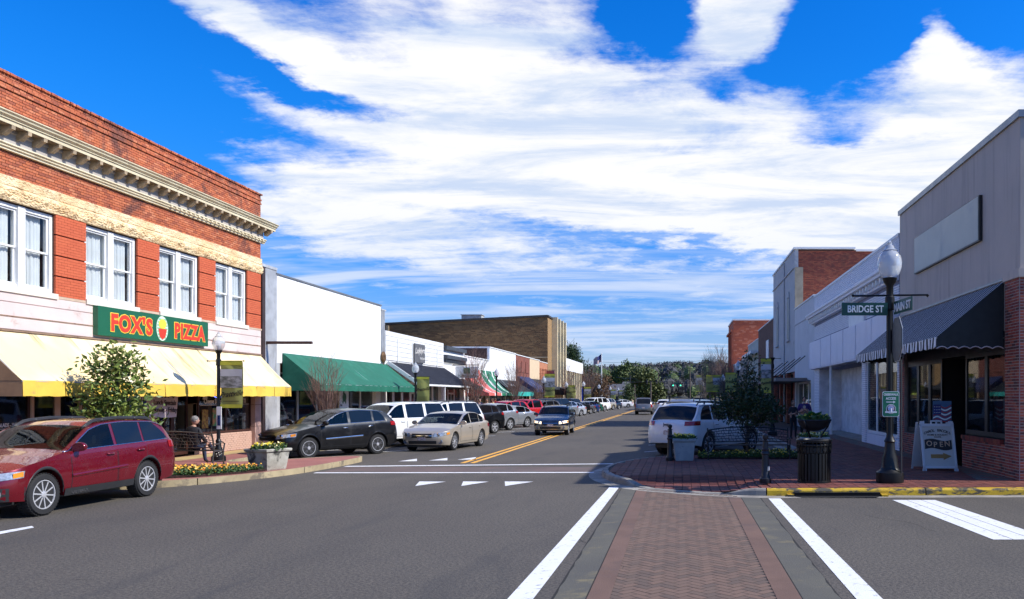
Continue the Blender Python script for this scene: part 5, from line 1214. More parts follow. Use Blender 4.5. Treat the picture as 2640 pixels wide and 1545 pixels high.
for y0_ in (57.2, 63.6): 
    slab('R', y0_, y0_+1.15, 6.0, 8.9, BLKF, tb, 'window', 0, .03); slab('R', y0_-.15, y0_+1.3, 5.85, 5.98, TGR, tb, 'sill', 0, .15); slab('R', y0_-.1, y0_, 5.98, 9.1, TGR, tb, 'surround', 0, .08); slab('R', y0_+.1, y0_+1.05, 8.93, 9.3, TGR, tb, 'arch', 0, .08)
for a, b_ in ((54.8, 55.4), (58.6, 59.2), (62.6, 63.2), (66.6, 67.2)): slab('R', a, b_, .1, 3.7, FMORT, tb, 'pier', -.6, -.04); wallbricks(tb, (XR, b_, .15), (0, -1, 0), (-1, 0, 0), .6, 3.5, BRK); wallbricks(tb, (XR, a, .15), (1, 0, 0), (0, -1, 0), .5, 3.5, BRK)
for a, b_ in ((55.4, 58.6), (59.2, 62.6), (63.2, 66.6)): storefront(tb, 'R', a, b_, .5, 3.7, BLKF, BLKF, 2, .3, .1)
mb = MB(); mb.tube([(XR-.05, 59.9, .2), (XR-.05, 59.9, 11.7)], .06, 6); mb.build('downpipe', TGR, tb)
simple5 = simple_shop(67.3, 80, 8.35, mat('dark_brown_brick', (.13, .055, .038), .85, vs=2, var=.4, bump=.4, bs=10), 'brown_brick_shop', 'dark brown brick building beyond the tall grey fronted one', 3.5, 4, BLKF, 'R')
slab('R', 70.5, 72.5, 4.9, 6.9, WHITE, simple5, 'window', 0, .05)
s6 = simple_shop(80.1, 92, 7.6, mat('pale_green_wall', (.36, .40, .36), .7, var=.15), 'pale_shop', 'small pale green shop with bracketed cornice on the right row', 3.5, 4, BLKF, 'R'); mb = MB(); fb(mb, 'R', 80.1, 92, 6.2, 6.5, 0, .7); mb.build('cornice', WHITE, s6)
s6b = simple_shop(92.1, 116.9, 6.4, mat('grey_row_wall', (.22, .2, .19), .8, var=.2), 'grey_shop', 'low dark grey shop row before the tall red brick building', 3.5, 6, BLKF, 'R')
s7 = thing('red_brick_building', 'tall orange red brick building at the far end of the right row', 'building', (XR, 122, 0)); RB7 = mat('orange_brick', (.48, .11, .05), .85, vs=.8, var=.3, bump=.3, bs=8, grime=((.45, .2, .12), .7, .55, .75)); slab('R', 117, 128.5, .1, 12.8, RB7, s7, 'wall', -14, 0)
slab('R', 116.9, 128.6, 12.8, 13.0, WHITE, s7, 'coping', -7, .1); slab('R', 117, 128.5, 11.2, 11.5, RB7, s7, 'cornice', 0, .35)
for k in range(4): slab('R', 118+k*2.7, 119.6+k*2.7, 5.5, 10, BLKF, s7, 'window', 0, .05); slab('R', 117.0+k*2.7, 117.5+k*2.7, 3.5, 11.2, RB7, s7, 'pilaster', 0, .25)
wallbricks(s7, (XR, 116.99, 6.4), (1, 0, 0), (0, -1, 0), 14, 6.3, mat('orange_bricks', (.34, .08, .04), .85, rnd=[(.50, .12, .05), (.42, .095, .045), (.58, .20, .11), (.38, .09, .045)]), 'bricks', .5, .2, gap=.03)
# ------------------------------------------------------------ vehicles
def place(kind, wx, wy, dx, dy, side=1, scale=1.0):
    C = CARS[kind]; a = atan2(dy, dx); lx = (C['L']/2-C['fo']-C['wb'])*scale; ly = (C['W']/2-.05)*side*scale
    return (wx-(lx*cos(a)-ly*sin(a)), wy-(lx*sin(a)+ly*cos(a))), a
RED = paint('deep_red', (.18, .004, .013), .4); BLU = paint('black_blue', (.003, .0035, .005), 0, .3, .35); WHT = paint('white', (.76, .76, .75), 0, .3)
GOLD = paint('champagne', (.56, .49, .39), .5, .32); NAVY = paint('navy', (.012, .018, .035), .4); SILV = paint('silver', (.52, .54, .56), .75, .3)
BRED = paint('bright_red', (.50, .012, .01), .1); GRY = paint('grey', (.16, .16, .17), .6); BGE = paint('beige', (.45, .38, .27), .4); TEAL = paint('teal', (.01, .10, .07), .4); SBL = paint('blue', (.02, .05, .18), .4); LBL = paint('light_silver', (.62, .66, .72), .5)
p, a = place('wagon', -10.92, 16.92, 0.0, -1)
t, K = car('station_wagon', 'dark red station wagon at the kerb in front of the yellow awning', 'wagon', p, a, RED, spokes=10, rails='big', clad=True, trim=True, molding=True)
# lettering on the sill
C_ = K
def cartext(s, sp, z, size, m, sd=1):
    P0 = K['S'](sp, z, .028, sd); cu = bpy.data.curves.new('x', 'FONT'); cu.body = s; cu.size = size; cu.align_x = 'CENTER'; cu.extrude = .002; o = bpy.data.objects.new('x', cu)
    me = bpy.data.meshes.new_from_object(o); bpy.data.objects.remove(o); me.transform(frame(P0, (-1, 0, 0), (0, 0, 1))); me.materials.clear(); me.materials.append(m); link(bpy.data.objects.new('lettering', me), t)
cartext('OUTBACK', 1.75, .315, .09, CHROME)
PARK = 'cars parked at an angle along the left kerb'
def left_park(kind, y, label, pm, dx=0, name='parked_car', dirn=(-.48, -.88), **kw):
    p, a = place(kind, -10.2+dx, y, *dirn); return car(name, label, kind, p, a, pm, group=PARK, **kw)
p, a = place('crossover', -10.75, 29.4, -.53, -.85)
car('parked_car', 'shiny black crossover parked nose in beside the yellow awning building', 'crossover', p, a, BLU, group=PARK, spokes=5, trim=True, chrome=True, darkrim=True, molding=CHROME)
left_park('bigsuv', 35.0, 'long white sport utility vehicle parked behind the black crossover', WHT, -.15, spokes=5, dirn=(-.5, -.866), sx=.96)
left_park('bigsuv', 40.4, 'white sport utility vehicle with dark windows behind the champagne sedan', WHT, .1, spokes=6, rails=True, sx=.95)
left_park('crossover', 45.6, 'black sport utility vehicle with silver wheels next to a white one', BLU, 0, spokes=5)
left_park('crossover', 50.2, 'silver crossover between the black one and the silver sedan', SILV, -.1, spokes=5)
left_park('sedan', 54.8, 'silver sedan parked beyond the silver crossover', SILV, .1, spokes=7)
left_park('suv', 59.4, 'red sport utility vehicle behind the silver sedan', BRED, -1.0, spokes=5)
left_park('pickup', 63.4, 'bright red pickup truck in the left parking row', BRED, .2, spokes=6)
left_park('suv', 68.6, 'grey sport utility vehicle just beyond the red pickup', GRY, 0, spokes=5, hi=False, rails=True)
left_park('bigsuv', 73.8, 'tall black sport utility vehicle in the middle of the left row', BLU, 0, spokes=5, hi=False)
left_park('wagon', 79, 'silver station wagon partly hidden by the navy wagon', SILV, 0, spokes=5, hi=False)
left_park('sedan', 84, 'pale blue sedan before the black pickup', LBL, .2, spokes=5, hi=False)
left_park('pickup', 89.3, 'black pickup truck with tan lower side and black wheels', BLU, .0, spokes=6, darkrim=True, lower=BGE, hi=False)
left_park('sedan', 95, 'dark sedan just behind the black pickup', GRY, 0, spokes=5, hi=False)
left_park('sedan', 100, 'blue sedan in the far part of the left row', SBL, 0, spokes=5, hi=False)
left_park('sedan', 105, 'teal green sedan in the far part of the left row', TEAL, 0, spokes=5, hi=False)
left_park('bigsuv', 110.5, 'white tall vehicle far down the left row', WHT, .2, spokes=5, hi=False)
left_park('suv', 117, 'second white vehicle far down the left row, before the beige one', WHT, 0, spokes=5, hi=False)
left_park('suv', 123.5, 'beige sport utility vehicle near the far end of the left row', BGE, .3, spokes=5, hi=False)
left_park('sedan', 131, 'navy sedan near the far end of the left row', NAVY, .6, spokes=5, hi=False)
left_park('sedan', 150, 'white sedan at the far end of the left parking row, seen side on', WHT, .9, dirn=(-.92, -.38), spokes=5, hi=False)
p, a = place('sedan', -8.2, 34.1, -.125, -.99)
car('sedan', 'champagne coloured sedan driving out toward the crossing', 'sedan', p, a, GOLD, spokes=10, trim=True)
p, a = place('wagon', -5.98, 46.5, .03, -1, scale=.97)
car('station_wagon', 'navy and tan station wagon with headlights on in the road', 'wagon', p, a, NAVY, spokes=5, rails='black', lower=BGE, lit=True, sx=.97)
t_, _ = car('sport_utility', 'silver grey tall vehicle driving away beside the yellow lines', 'bigsuv', (-4.0, 94), pi/2, mat('paint_pewter', (.26, .25, .23), .3, .5, coat=1), spokes=5, hi=False)
car('crossover', 'white crossover driving away beyond the grey vehicle', 'crossover', (-2.1, 112), pi/2, WHT, spokes=5, hi=False)
car('sedan', 'dark blue sedan far away at the junction', 'sedan', (-.9, 150), pi/2, SBL, spokes=5, hi=False)
al = radians(90-34); RP_ = 'vehicles parked at an angle along the right kerb'
jeep, K = car('parked_suv', 'white sport utility vehicle with red tail lights parked behind the concrete planter', 'suv', (1.0, 30.15), al, WHT, group=RP_, sx=1.05, spokes=5, rails=True, trim=True, chrome=True)
t = jeep
LETC = CHROME
def jt(s, y, z, size, m):
    cu = bpy.data.curves.new('x', 'FONT'); cu.body = s; cu.size = size; cu.align_x = 'CENTER'; cu.extrude = .004; cu.offset = .003; o = bpy.data.objects.new('x', cu)
    me = bpy.data.meshes.new_from_object(o); bpy.data.objects.remove(o); me.transform(frame((-K['L']/2-.012, y, z), (0, -1, 0), (0, 0, 1))); me.materials.clear(); me.materials.append(m); link(bpy.data.objects.new('lettering', me), t)
jt('Jeep', .05, 1.0, .13, PLASTIC)
for k, (kd, pm, lb, dx, dz) in enumerate([('suv', GRY, 'grey vehicle directly behind the white one on the right', 0, 1), ('bigsuv', SILV, 'silver tall vehicle, third in the right row', .1, 1), ('suv', NAVY, 'dark vehicle, fourth in the right row', 0, 1),
        ('bigsuv', WHT, 'white tall vehicle, fifth in the right row', 0, 1), ('suv', SBL, 'blue vehicle, sixth in the right row', 0, 1), ('bigsuv', BLU, 'black tall vehicle, seventh in the right row', 0, 1), ('suv', WHT, 'white vehicle, eighth in the right row', 0, 1), ('suv', GRY, 'grey vehicle farthest along in the right row', 0, 1)]):
    car('parked_suv', lb, kd, (1.12+dx, 34.9+4.9*k), al, pm, group=RP_, spokes=5, hi=k < 1, rails=True)
# ------------------------------------------------------------ lamps, signs, furniture
GLOBE = bpy.data.materials.new('frosted_globe'); GLOBE.use_nodes = True; b = GLOBE.node_tree.nodes['Principled BSDF']
b.inputs['Base Color'].default_value = (.82, .84, .86, 1); b.inputs['Roughness'].default_value = .12; b.inputs['Transmission Weight'].default_value = .55; b.inputs['IOR'].default_value = 1.18; b.inputs['Coat Weight'].default_value = 1; b.inputs['Coat Roughness'].default_value = .03
LIME = mat('lime_banner', (.34, .35, .095), .7, var=.08); LIMB = mat('lime_edge', (.55, .55, .05), .7); PHOTO = mat('banner_photo', (.40, .40, .40), .7, col2=(.10, .11, .10), vs=4.5, stretch=(1, 1, 1.6))
SKYP = mat('banner_sky', (.50, .51, .54), .7, var=.15)
def lamp(x, y, h, label, z0=.15, w=1.0, banner=0, bz=(1.75, 3.05), bw=.64, group='street lamps with banners', globe=True, plain=False, arm=None, ang=0):
    t = thing('street_lamp', label, 'street lamp', (x, y, z0), 0, group)
    g = h-z0; gh = .30*w*1.9
    mb = MB(); r = .05*w; zt_ = h-gh
    prof = [(.21*w, z0), (.215*w, z0+.05), (.21*w, z0+.16*w), (.15*w, z0+.2*w), (.13*w, z0+.24*w), (.12*w, z0+.38*w), (.085*w, z0+.48*w), (.075*w, z0+.62*w), (.09*w, z0+.64*w), (.06*w, z0+.7*w), (r, z0+.75*w), (r*.9, zt_-.5*w), (r*1.5, zt_-.48*w), (r*1.5, zt_-.30*w), (r*1.1, zt_-.28*w), (r*1.1, zt_-.12*w), (r*1.9, zt_-.06*w), (r*2.3, zt_)]
    mb.lathe(prof, (x, y, 0), 16)
    for k in range(8): a_ = 2*pi*k/8; mb.tube([(x+r*.95*cos(a_), y+r*.95*sin(a_), z0+.76*w), (x+r*.86*cos(a_), y+r*.86*sin(a_), zt_-.5*w)], .009*w, 4, cap=False)
    mb.build('pole', BLACK, t, smooth=40)
    if globe:
        mb = MB(); R = .185*w
        mb.lathe([(R*.55, zt_), (R*.78, zt_+.05*w), (R*.97, zt_+.15*w), (R*1.02, zt_+.23*w), (R*.95, zt_+.32*w), (R*.72, zt_+.39*w), (R*.55, zt_+.42*w)], (x, y, 0), 24); mb.build('globe', GLOBE, t, smooth=True)
        mb = MB(); mb.lathe([(R*.60, zt_+.42*w), (R*.62, zt_+.43*w), (R*.40, zt_+.46*w), (R*.34, zt_+.50*w), (R*.16, zt_+.52*w), (R*.2, zt_+.55*w), (.002, zt_+.59*w)], (x, y, 0), 18); mb.build('finial', GLOBE, t, smooth=50)
        mb = MB(); mb.tube([(x, y, zt_-.02), (x, y, zt_+.16*w)], .035*w, 8); mb.build('socket', ALLOY, t)
    if banner:
        s = banner; ca, sa = cos(ang), sin(ang)
        def P(u, z, d=0): return (x+s*u*ca-d*sa, y+s*u*sa+d*ca, z)
        mb = MB(); mb.tube([P(-.35*w, bz[1]+.03), P(bw+.1, bz[1]+.03)], .014, 6); mb.tube([P(0, bz[0]-.02), P(bw+.08, bz[0]-.02)], .012, 6)
        for q in (-.35*w, bw+.1): mb.lathe([(.002, -.03), (.025, 0), (.002, .03)], P(q, bz[1]+.03), 8)
        mb.build('arm', BLACK, t)
        bn_ = MB(); H = bz[1]-bz[0]
        rows = [[P(.07+bw*i/8, bz[0]+H*j/10, .02*sin(i*.7+j*.4)) for i in range(9)] for j in range(11)]
        bn_.grid(rows); c_ = bn_.build('banner', LIME, t, smooth=True)
        def strip_(z0_, z1_, m_, nm, d=-.035, u0=.07, u1=bw+.07):
            q = MB(); q.grid([[P(u0+(u1-u0)*i/6, z_, d) for i in range(7)] for z_ in (z0_, z1_)]); q.build(nm, m_, c_)
        strip_(bz[0]-.04, bz[0]+.05*H, LIMB, 'hem'); strip_(bz[1]-.07*H, bz[1]+.02, LIMB, 'hem')
        if not plain: strip_(bz[0]+.60*H, bz[0]+.84*H, SKYP, 'picture'); strip_(bz[0]+.42*H, bz[0]+.68*H, PHOTO, 'picture', -.036)
        cp = P(.07+bw*.5, bz[0]+H*(.28 if not plain else .55), -.045)
        if w*h > 0 and y < 130:
            text('lettering', 'Prattville', bw*.36, BLK, t, cp, (ca*1, sa*1, .12), (0, 0, 1), shear=.45, bold=.003, wid=.82)
            q = MB(); q.obox(P(.07+bw*.5, bz[0]+.12*H, -.043), (bw*.36, 0, 0), (0, .001, 0), (0, 0, .008)); q.build('small_print', BLK, t)
            if plain: q = MB(); [q.obox(P(.07+bw*.5, bz[0]+.16*H+.04*k, -.043), (bw*.36, 0, 0), (0, .001, 0), (0, 0, .004)) for k in range(5)]; q.build('small_print', BLK, t)
    return t
lamp(-13.45, 24.1, 3.92, 'black lamp post with photo banner in front of the yellow awning', w=.92, banner=1)
hp = thing('hanging_notice', 'small white and blue notice strapped to the lamp post by the yellow awning', 'sign', (-13.35, 24.0, 1.3)); mb = MB(); mb.box(-13.43, -13.29, 23.96, 23.98, 1.1, 1.75); mb.build('plate', WHITE, hp); mb = MB(); mb.box(-13.40, -13.32, 23.945, 23.955, 1.2, 1.5); mb.build('blue_panel', SBL, hp)
lamp(-13.2, 41.3, 3.75, 'black lamp post with plain lime banner in front of the grey metal awning', w=.92, banner=1, plain=True, bz=(1.65, 3.0), bw=.62)
lamp(-13.2, 59.6, 4.05, 'black lamp post without banner near the pink and green awnings', w=.95, banner=0)
for k, (u, top, lb) in enumerate([(1402, 975, 'lamp post with banner before the brown building'), (1460, 988, 'lamp post with plain banner in front of the tan building'), (1504.5, 987, 'lamp post with photo banner beyond the tan building'), (1544.5, 994, 'lamp post in front of the brown leaved tree'), (1573.5, 999, 'lamp post in front of the grey roofed house, left of a pair'), (1594, 1002, 'lamp post in front of the grey roofed house, right of a pair')]):
    Y = 13.2*FPX/(VPU-u); lamp(-13.2, Y, CAMH+(HORV-top)*Y/FPX+.2, 'black '+lb, w=1.25, banner=1 if k != 3 else 0, bz=(1.6, 3.3) if k else (2.0, 4.2), bw=.95 if k > 0 else 1.0, plain=k == 1)
# ---- the corner lamp with the street signs
LX, LY = 4.63, 18.2
cl = lamp(LX, LY, 5.46, 'tall black corner lamp post carrying the green street name signs', w=1.42, group='street lamps with banners')
mb = MB(); mb.tube([(3.82, LY, 4.26), (5.46, LY-.05, 4.28)], .022, 8)
for q in (3.82, 5.46): mb.lathe([(.002, -.04), (.04, 0), (.002, .04)], (q, LY, 4.27), 10)
mb.build('cross_arm', BLACK, cl)
SGN = mat('street_sign_green', (.004, .06, .038), .4, var=.05); SGT = mat('sign_white', (.75, .76, .74), .5, var=.03)
ss = thing('street_sign', 'green BRIDGE ST name sign on the corner lamp post', 'street sign', (LX-.55, LY, 3.9)); mb = MB(); mb.box(LX-1.08, LX-.07, LY-.11, LY-.09, 3.82, 4.10); mb.build('plate', SGN, ss)
text('lettering', 'BRIDGE ST', .21, SGT, ss, (LX-.56, LY-.115, 3.955), wid=.80, bold=.004)
ss = thing('street_sign', 'green MAIN ST name sign on the corner lamp post, seen at an angle', 'street sign', (LX+.05, LY-.5, 3.95)); mb = MB(); mb.obox((LX+.12, LY-.62, 3.98), (.05, -.52, 0), (.01, .001, 0), (0, 0, .14)); mb.build('plate', SGN, ss)
text('lettering', 'MAIN ST', .24, SGT, ss, (LX+.105, LY-.62, 3.965), Vector((.05, -.52, 0)), (0, 0, 1), wid=1.05, bold=.006)
st_ = thing('stop_sign', 'back of an octagonal stop sign on the corner lamp post', 'stop sign', (LX+.15, LY-.4, 3.2)); mb = MB(); ax = Vector((-.02, -.97, 0)).normalized(); nrm = Vector((ax.y, -ax.x, 0))
oc = [(.5*cos(pi/8+pi/4*k), .5*sin(pi/8+pi/4*k)) for k in range(8)]
mb.extr([(u*1.0+.42, v) for u, v in oc], Vector((LX+.04, LY-.06, 3.27)), ax, (0, 0, 1), nrm*-.012*-1); mb.build('plate', mat('sign_back', (.035, .037, .045), .5), st_)
mb = MB(); mb.extr([(u*1.03+.42, v*1.03) for u, v in oc], Vector((LX+.04, LY-.06, 3.27))+nrm*-.004, ax, (0, 0, 1), nrm*-.006); mb.build('rim', SGT, st_)
mb = MB(); mb.tube([(LX+.2, LY-.2, 2.85), (LX+.2, LY-.2, .2)], .02, 6); mb.build('support_pole', PLASTIC, st_)
cr = thing('creekwalk_sign', 'green creekwalk access sign with white arrow on the corner lamp post', 'sign', (LX+.02, LY-.2, 1.9)); cx = LX-.02+.0
cx, cy = 4.585, 17.93
mb = MB(); pts = [(sx_*(.185-.03*(1-c1)), sz_*(.275-.03*(1-c2))) for sx_, sz_, c1, c2 in ((-1, -1, 0, 1), (-1, -1, 1, 0), (1, -1, 1, 0), (1, -1, 0, 1), (1, 1, 0, 1), (1, 1, 1, 0), (-1, 1, 1, 0), (-1, 1, 0, 1))]
ptsr = [(-.155, -.275), (.155, -.275), (.185, -.245), (.185, .245), (.155, .275), (-.155, .275), (-.185, .245), (-.185, -.245)]
mb.extr(ptsr, (cx, cy, 1.88), (1, 0, 0), (0, 0, 1), (0, .012, 0)); mb.build('border', SGT, cr)
mb = MB(); mb.extr([(u*.94, v*.96) for u, v in ptsr], (cx, cy-.006, 1.88), (1, 0, 0), (0, 0, 1), (0, .005, 0)); mb.build('plate', mat('creek_green', (.008, .17, .075), .4, var=.04), cr)
text('lettering', 'CREEKWALK', .068, SGT, cr, (cx, cy-.01, 2.085), wid=.80, bold=.002); text('lettering', 'ACCESS', .075, SGT, cr, (cx, cy-.01, 2.0), wid=.82, bold=.002)
mb = MB(); mb.extr([(-.1, -.008), (.05, -.008), (.05, -.03), (.1, 0), (.05, .03), (.05, .008), (-.1, .008)], (cx, cy-.012, 1.925), (1, 0, 0), (0, 0, 1), (0, .004, 0)); mb.build('arrow', SGT, cr)
mb = MB(); mb.lathe([(.105, 0), (.105, -.004)], (cx, cy-.008, 1.775), 24, 'y'); lg = mb.build('seal', SGT, cr); mb = MB(); mb.lathe([(.093, 0), (.093, -.004)], (cx, cy-.013, 1.775), 24, 'y'); mb.build('seal_ring', BLK, cr)
mb = MB(); mb.lathe([(.072, 0), (.072, -.003)], (cx, cy-.017, 1.79), 20, 'y'); mb.build('seal_field', mat('seal_pale', (.6, .45, .45), .5, col2=(.15, .3, .6), vs=20), cr)
mb = MB(); mb.box(cx-.125, cx+.125, cy-.025, cy-.021, 1.69, 1.725); mb.tube([(cx, cy-.025, 1.72), (cx, cy-.025, 1.79)], .01, 4); mb.build('ribbon', SGT, cr)
bs_ = thing('sign_box', 'brown backing board behind the creekwalk sign', 'backing board', (4.5, 18.0, 1.9)); mb = MB(); mb.box(cx-.22, cx+.1, cy+.03, cy+.05, 1.6, 2.14); mb.build('board', mat('brown_board', (.12, .06, .04), .7), bs_)
# ---- trash can
tc_ = thing('trash_can', 'black slatted metal litter bin at the corner kerb', 'litter bin', (2.98, 18.25, .15)); cx, cy = 2.98, 18.3
mb = MB(); mb.lathe([(.33, .15), (.37, .155), (.37, .20), (.34, .21)], (cx, cy, 0), 32); mb.lathe([(.335, .80), (.355, .81), (.355, .94), (.335, .95)], (cx, cy, 0), 32); mb.lathe([(.36, 1.04), (.395, 1.05), (.40, 1.09), (.38, 1.11), (.27, 1.10), (.25, 1.07)], (cx, cy, 0), 32); mb.lathe([(.372, .96), (.378, .985), (.372, 1.0)], (cx, cy, 0), 32); mb.build('rings', BLACK, tc_, smooth=40)
for k in range(28):
    a_ = 2*pi*k/28; c, s = cos(a_), sin(a_); mb = MB(); mb.grid([[(cx+c*r_-s*w_, cy+s*r_+c*w_, z) for w_ in (-.026, .026)] for r_, z in ((.362, .20), (.362, .5), (.362, .8))][::-1]); mb.grid([[(cx+c*r_-s*w_, cy+s*r_+c*w_, z) for w_ in (-.026, .026)] for r_, z in ((.35, .20), (.35, .8))]); mb.tube([(cx+c*.362, cy+s*.362, .8), (cx+c*.38, cy+s*.38, .95), (cx+c*.375, cy+s*.375, 1.05)], .010, 4); mb.build('slat', BLACK, tc_)
mb = MB(); mb.lathe([(.31, .17), (.31, 1.0), (.30, 1.0)], (cx, cy, 0), 24); mb.build('liner', mat('liner', (.006, .006, .007), .3), tc_, smooth=40)
for k in range(10):
    a_ = 2*pi*k/10+.2; mb = MB(); mb.lathe([(.045, -.006), (.05, 0), (.045, .006)], (0, 0, 0), 12, 'y'); R_ = Matrix.Rotation(a_+pi/2, 3, 'Z'); mb.v = [tuple(R_ @ Vector(v)+Vector((cx+.372*cos(a_), cy+.372*sin(a_), .885))) for v in mb.v]; mb.build('rosette', BLACK, tc_)
# ---- bollards
def bollard(x, y, h, label):
    t = thing('bollard', label, 'bollard', (x, y, .15), 0, 'black bollards on the brick corner'); z = .15
    prof = [(.125, 0), (.13, .02), (.13, .10), (.105, .12), (.10, .15), (.085, .18), (.075, .5), (.072, .62), (.095, .64), (.095, .67), (.07, .70), (.085, .74), (.062, .76), (.055, .90), (.075, .915), (.075, .93), (.04, .945), (.045, .96), (.065, 1.0), (.06, 1.045), (.03, 1.07), (.002, 1.08)]
    mb = MB(); mb.lathe([(r, z+q*h/1.08) for r, q in prof], (x, y, 0), 16); mb.build('post', mat('bollard_metal', (.014, .016, .022), .45, .2, var=.3), t, smooth=40); return t
bollard(-.28, 24.35, 1.08, 'black bollard in front of the white parked vehicle beside the planter')
b2 = bollard(1.88, 18.1, 1.08, 'dark bollard with two white marks left of the litter bin')
mb = MB(); mb.obox((1.93, 18.018, .47), (.006, 0, 0), (0, .003, 0), (0, 0, .045)); mb.obox((1.955, 18.03, .48), (.006, .003, 0), (0, .003, 0), (0, 0, .045)); mb.build('mark', SGT, b2)
# ---- planters and flowers
LEAFG = mat('plant_green', (.055, .115, .022), .6, rnd=[(.05, .11, .02), (.07, .14, .03), (.035, .08, .018)]); LEAFG.node_tree.nodes['Principled BSDF'].inputs['Subsurface Weight'].default_value = 0
PANSY = mat('pansy_petals', (.8, .5, .05), .7, rnd=[(.80, .38, .02), (.75, .22, .02), (.80, .48, .04), (.65, .14, .02), (.8, .55, .15)]); YPANSY = mat('yellow_petals', (.8, .6, .04), .7, rnd=[(.82, .66, .03), (.8, .7, .1), (.78, .74, .5), (.7, .52, .02)])
def flowers(par, inside, box, z, n, h, pm, fl=.35, seed=1, leaf=.045, nm='flowers', heap=0):
    rr = random.Random(seed); L_, F_ = MB(), MB(); k = 0
    while k < n:
        x, y = rr.uniform(box[0], box[1]), rr.uniform(box[2], box[3])
        if not inside(x, y): continue
        k += 1; hh = h*rr.uniform(.35, 1)
        hh += heap*(.6+.4*sin(x*9)*cos(y*7))
        for _ in range(5):
            c = Vector((x+rr.uniform(-.05, .05), y+rr.uniform(-.05, .05), z+hh*rr.uniform(.2, .95))); d = Vector((rr.uniform(-1, 1), rr.uniform(-1, 1), rr.uniform(-.1, .9))).normalized(); s = d.cross(Vector((rr.uniform(-1, 1), rr.uniform(-1, 1), .3))).normalized()*leaf*.5
            L_.add([c-d*leaf*.3, c+s, c+d*leaf, c-s], [(0, 1, 2, 3)])
        if rr.random() < fl:
            c = Vector((x, y, z+hh+.015)); d = Vector((rr.uniform(-.7, .7), rr.uniform(-1, .2), rr.uniform(.3, 1))).normalized(); a_ = d.cross(Vector((1, 0, .1))).normalized(); b_ = d.cross(a_); R = rr.uniform(.022, .034)
            vs = [c]+[c+(a_*cos(2*pi*q/10)+b_*sin(2*pi*q/10))*R*(1 if q % 2 else .72)+d*.006 for q in range(10)]; F_.add(vs, [(0, 1+q, 1+(q+1) % 10) for q in range(10)])
    L_.build(nm.replace('flowers', 'leaves'), LEAFG, par, kind='stuff'); F_.build(nm, pm, par, kind='stuff')
LB2 = [(-12.1, 18.9), (-11.35, 19.35), (-10.75, 20.3), (-10.5, 20.95), (-10.9, 21.15), (-11.9, 21.2), (-12.7, 20.8), (-13.0, 19.9), (-12.8, 18.9)]
bed(LB2, .15, 'flower_bed', 'mulched flower bed with orange pansies behind the left kerb'); FBL = bpy.data.objects['flower_bed']
ft = FBL
flowers(ft, lambda x, y: inpoly(x, y, LB2) and (y-18.9) > .30*(x+13) and inpoly(x-.25, y+.25, LB2), (-13, -10.4, 18.8, 21.3), .18, 1000, .17, PANSY, .42, 2)
bd = bed(BED, .15, 'flower_bed', 'shaded flower bed under the small tree on the right corner')
flowers(bd, lambda x, y: inpoly(x, y, BED), (.5, 4.6, 24.9, 27.5), .18, 1600, .16, YPANSY, .16, 3)
CPL = mat('planter_concrete', (.44, .42, .36), .9, col2=(.30, .28, .23), vs=2.5, bump=.4, bs=30, grime=((.05, .05, .045), 3, .50, .66))
def planter(x, y, w0, w1, h, rot, label, n=4, seed=1, cm=CPL, pm=YPANSY, fl=.45):
    t = thing('concrete_planter', label, 'planter', (x, y, .15)); k = n
    def ring(r, z): return [(x+r*cos(rot+2*pi*i/k+pi/k), y+r*sin(rot+2*pi*i/k+pi/k), z) for i in range(k)]
    s = 1/cos(pi/k)/2
    prof = [(w0*s*.96, .15), (w0*s, .18), (w1*s*.93, .15+h*.82), (w1*s*.95, .15+h*.84), (w1*s*1.04, .15+h*.88), (w1*s*1.06, .15+h*.97), (w1*s*1.02, .15+h), (w1*s*.88, .15+h), (w1*s*.86, .15+h*.9)]
    mb = MB(); mb.grid([ring(r, z) for r, z in prof], closed=True); mb.f.append(tuple(range(k))[::-1]); mb.mi.append(0); mb.build('pot', cm, t)
    mb = MB(); mb.v.extend(ring(w1*s*.87, .15+h*.92)); mb.f.append(tuple(range(k))); mb.mi.append(0); mb.build('soil', MULCH, t)
    R = w1*.52; flowers(t, lambda a, b: (a-x)**2+(b-y)**2 < R*R, (x-R, x+R, y-R, y+R), .15+h*.9, 260, .16, pm, fl, seed, .05, heap=.04); return t
planter(-10.68, 21.45, .60, .76, .55, radians(-22), 'square concrete planter full of yellow pansies at the left kerb', 4, 4)
planter(.13, 24.5, .52, .66, .66, radians(3), 'pale concrete planter with yellow flowers behind the black bollard', 4, 5, mat('grey_planter', (.34, .36, .36), .9, col2=(.27, .29, .29), vs=3, bump=.4, grime=((.12, .12, .12), 4, .55, .75)))
planter(3.98, 24.6, .62, .82, .70, radians(0), 'concrete planter with pansies behind the litter bin', 4, 6)
# raised flower bowl on an iron stand
bw_ = thing('flower_bowl', 'black bowl of leafy greens on a curved iron stand behind the litter bin', 'flower bowl', (3.44, 21.2, .15)); cx, cy = 3.44, 21.2
mb = MB(); mb.lathe([(.02, 1.16), (.15, 1.17), (.28, 1.22), (.37, 1.31), (.41, 1.42), (.43, 1.44), (.42, 1.46), (.38, 1.44)], (cx, cy, 0), 28); mb.build('bowl', mat('bowl_dark', (.02, .018, .02), .6, var=.3), bw_, smooth=50)
for a_ in (.1, 2.2, 4.3): mb = MB(); c, s = cos(a_-.3), sin(a_-.3); mb.tube([(cx+.30*c, cy+.30*s, .15), (cx+.22*c, cy+.22*s, .5), (cx+.13*c, cy+.13*s, .85), (cx+.22*c, cy+.22*s, 1.08), (cx+.36*c, cy+.36*s, 1.28), (cx+.44*c, cy+.44*s, 1.46)], .02, 8); mb.build('leg', mat('gloss_black', (.02, .02, .022), .15, .3), bw_, smooth=True)
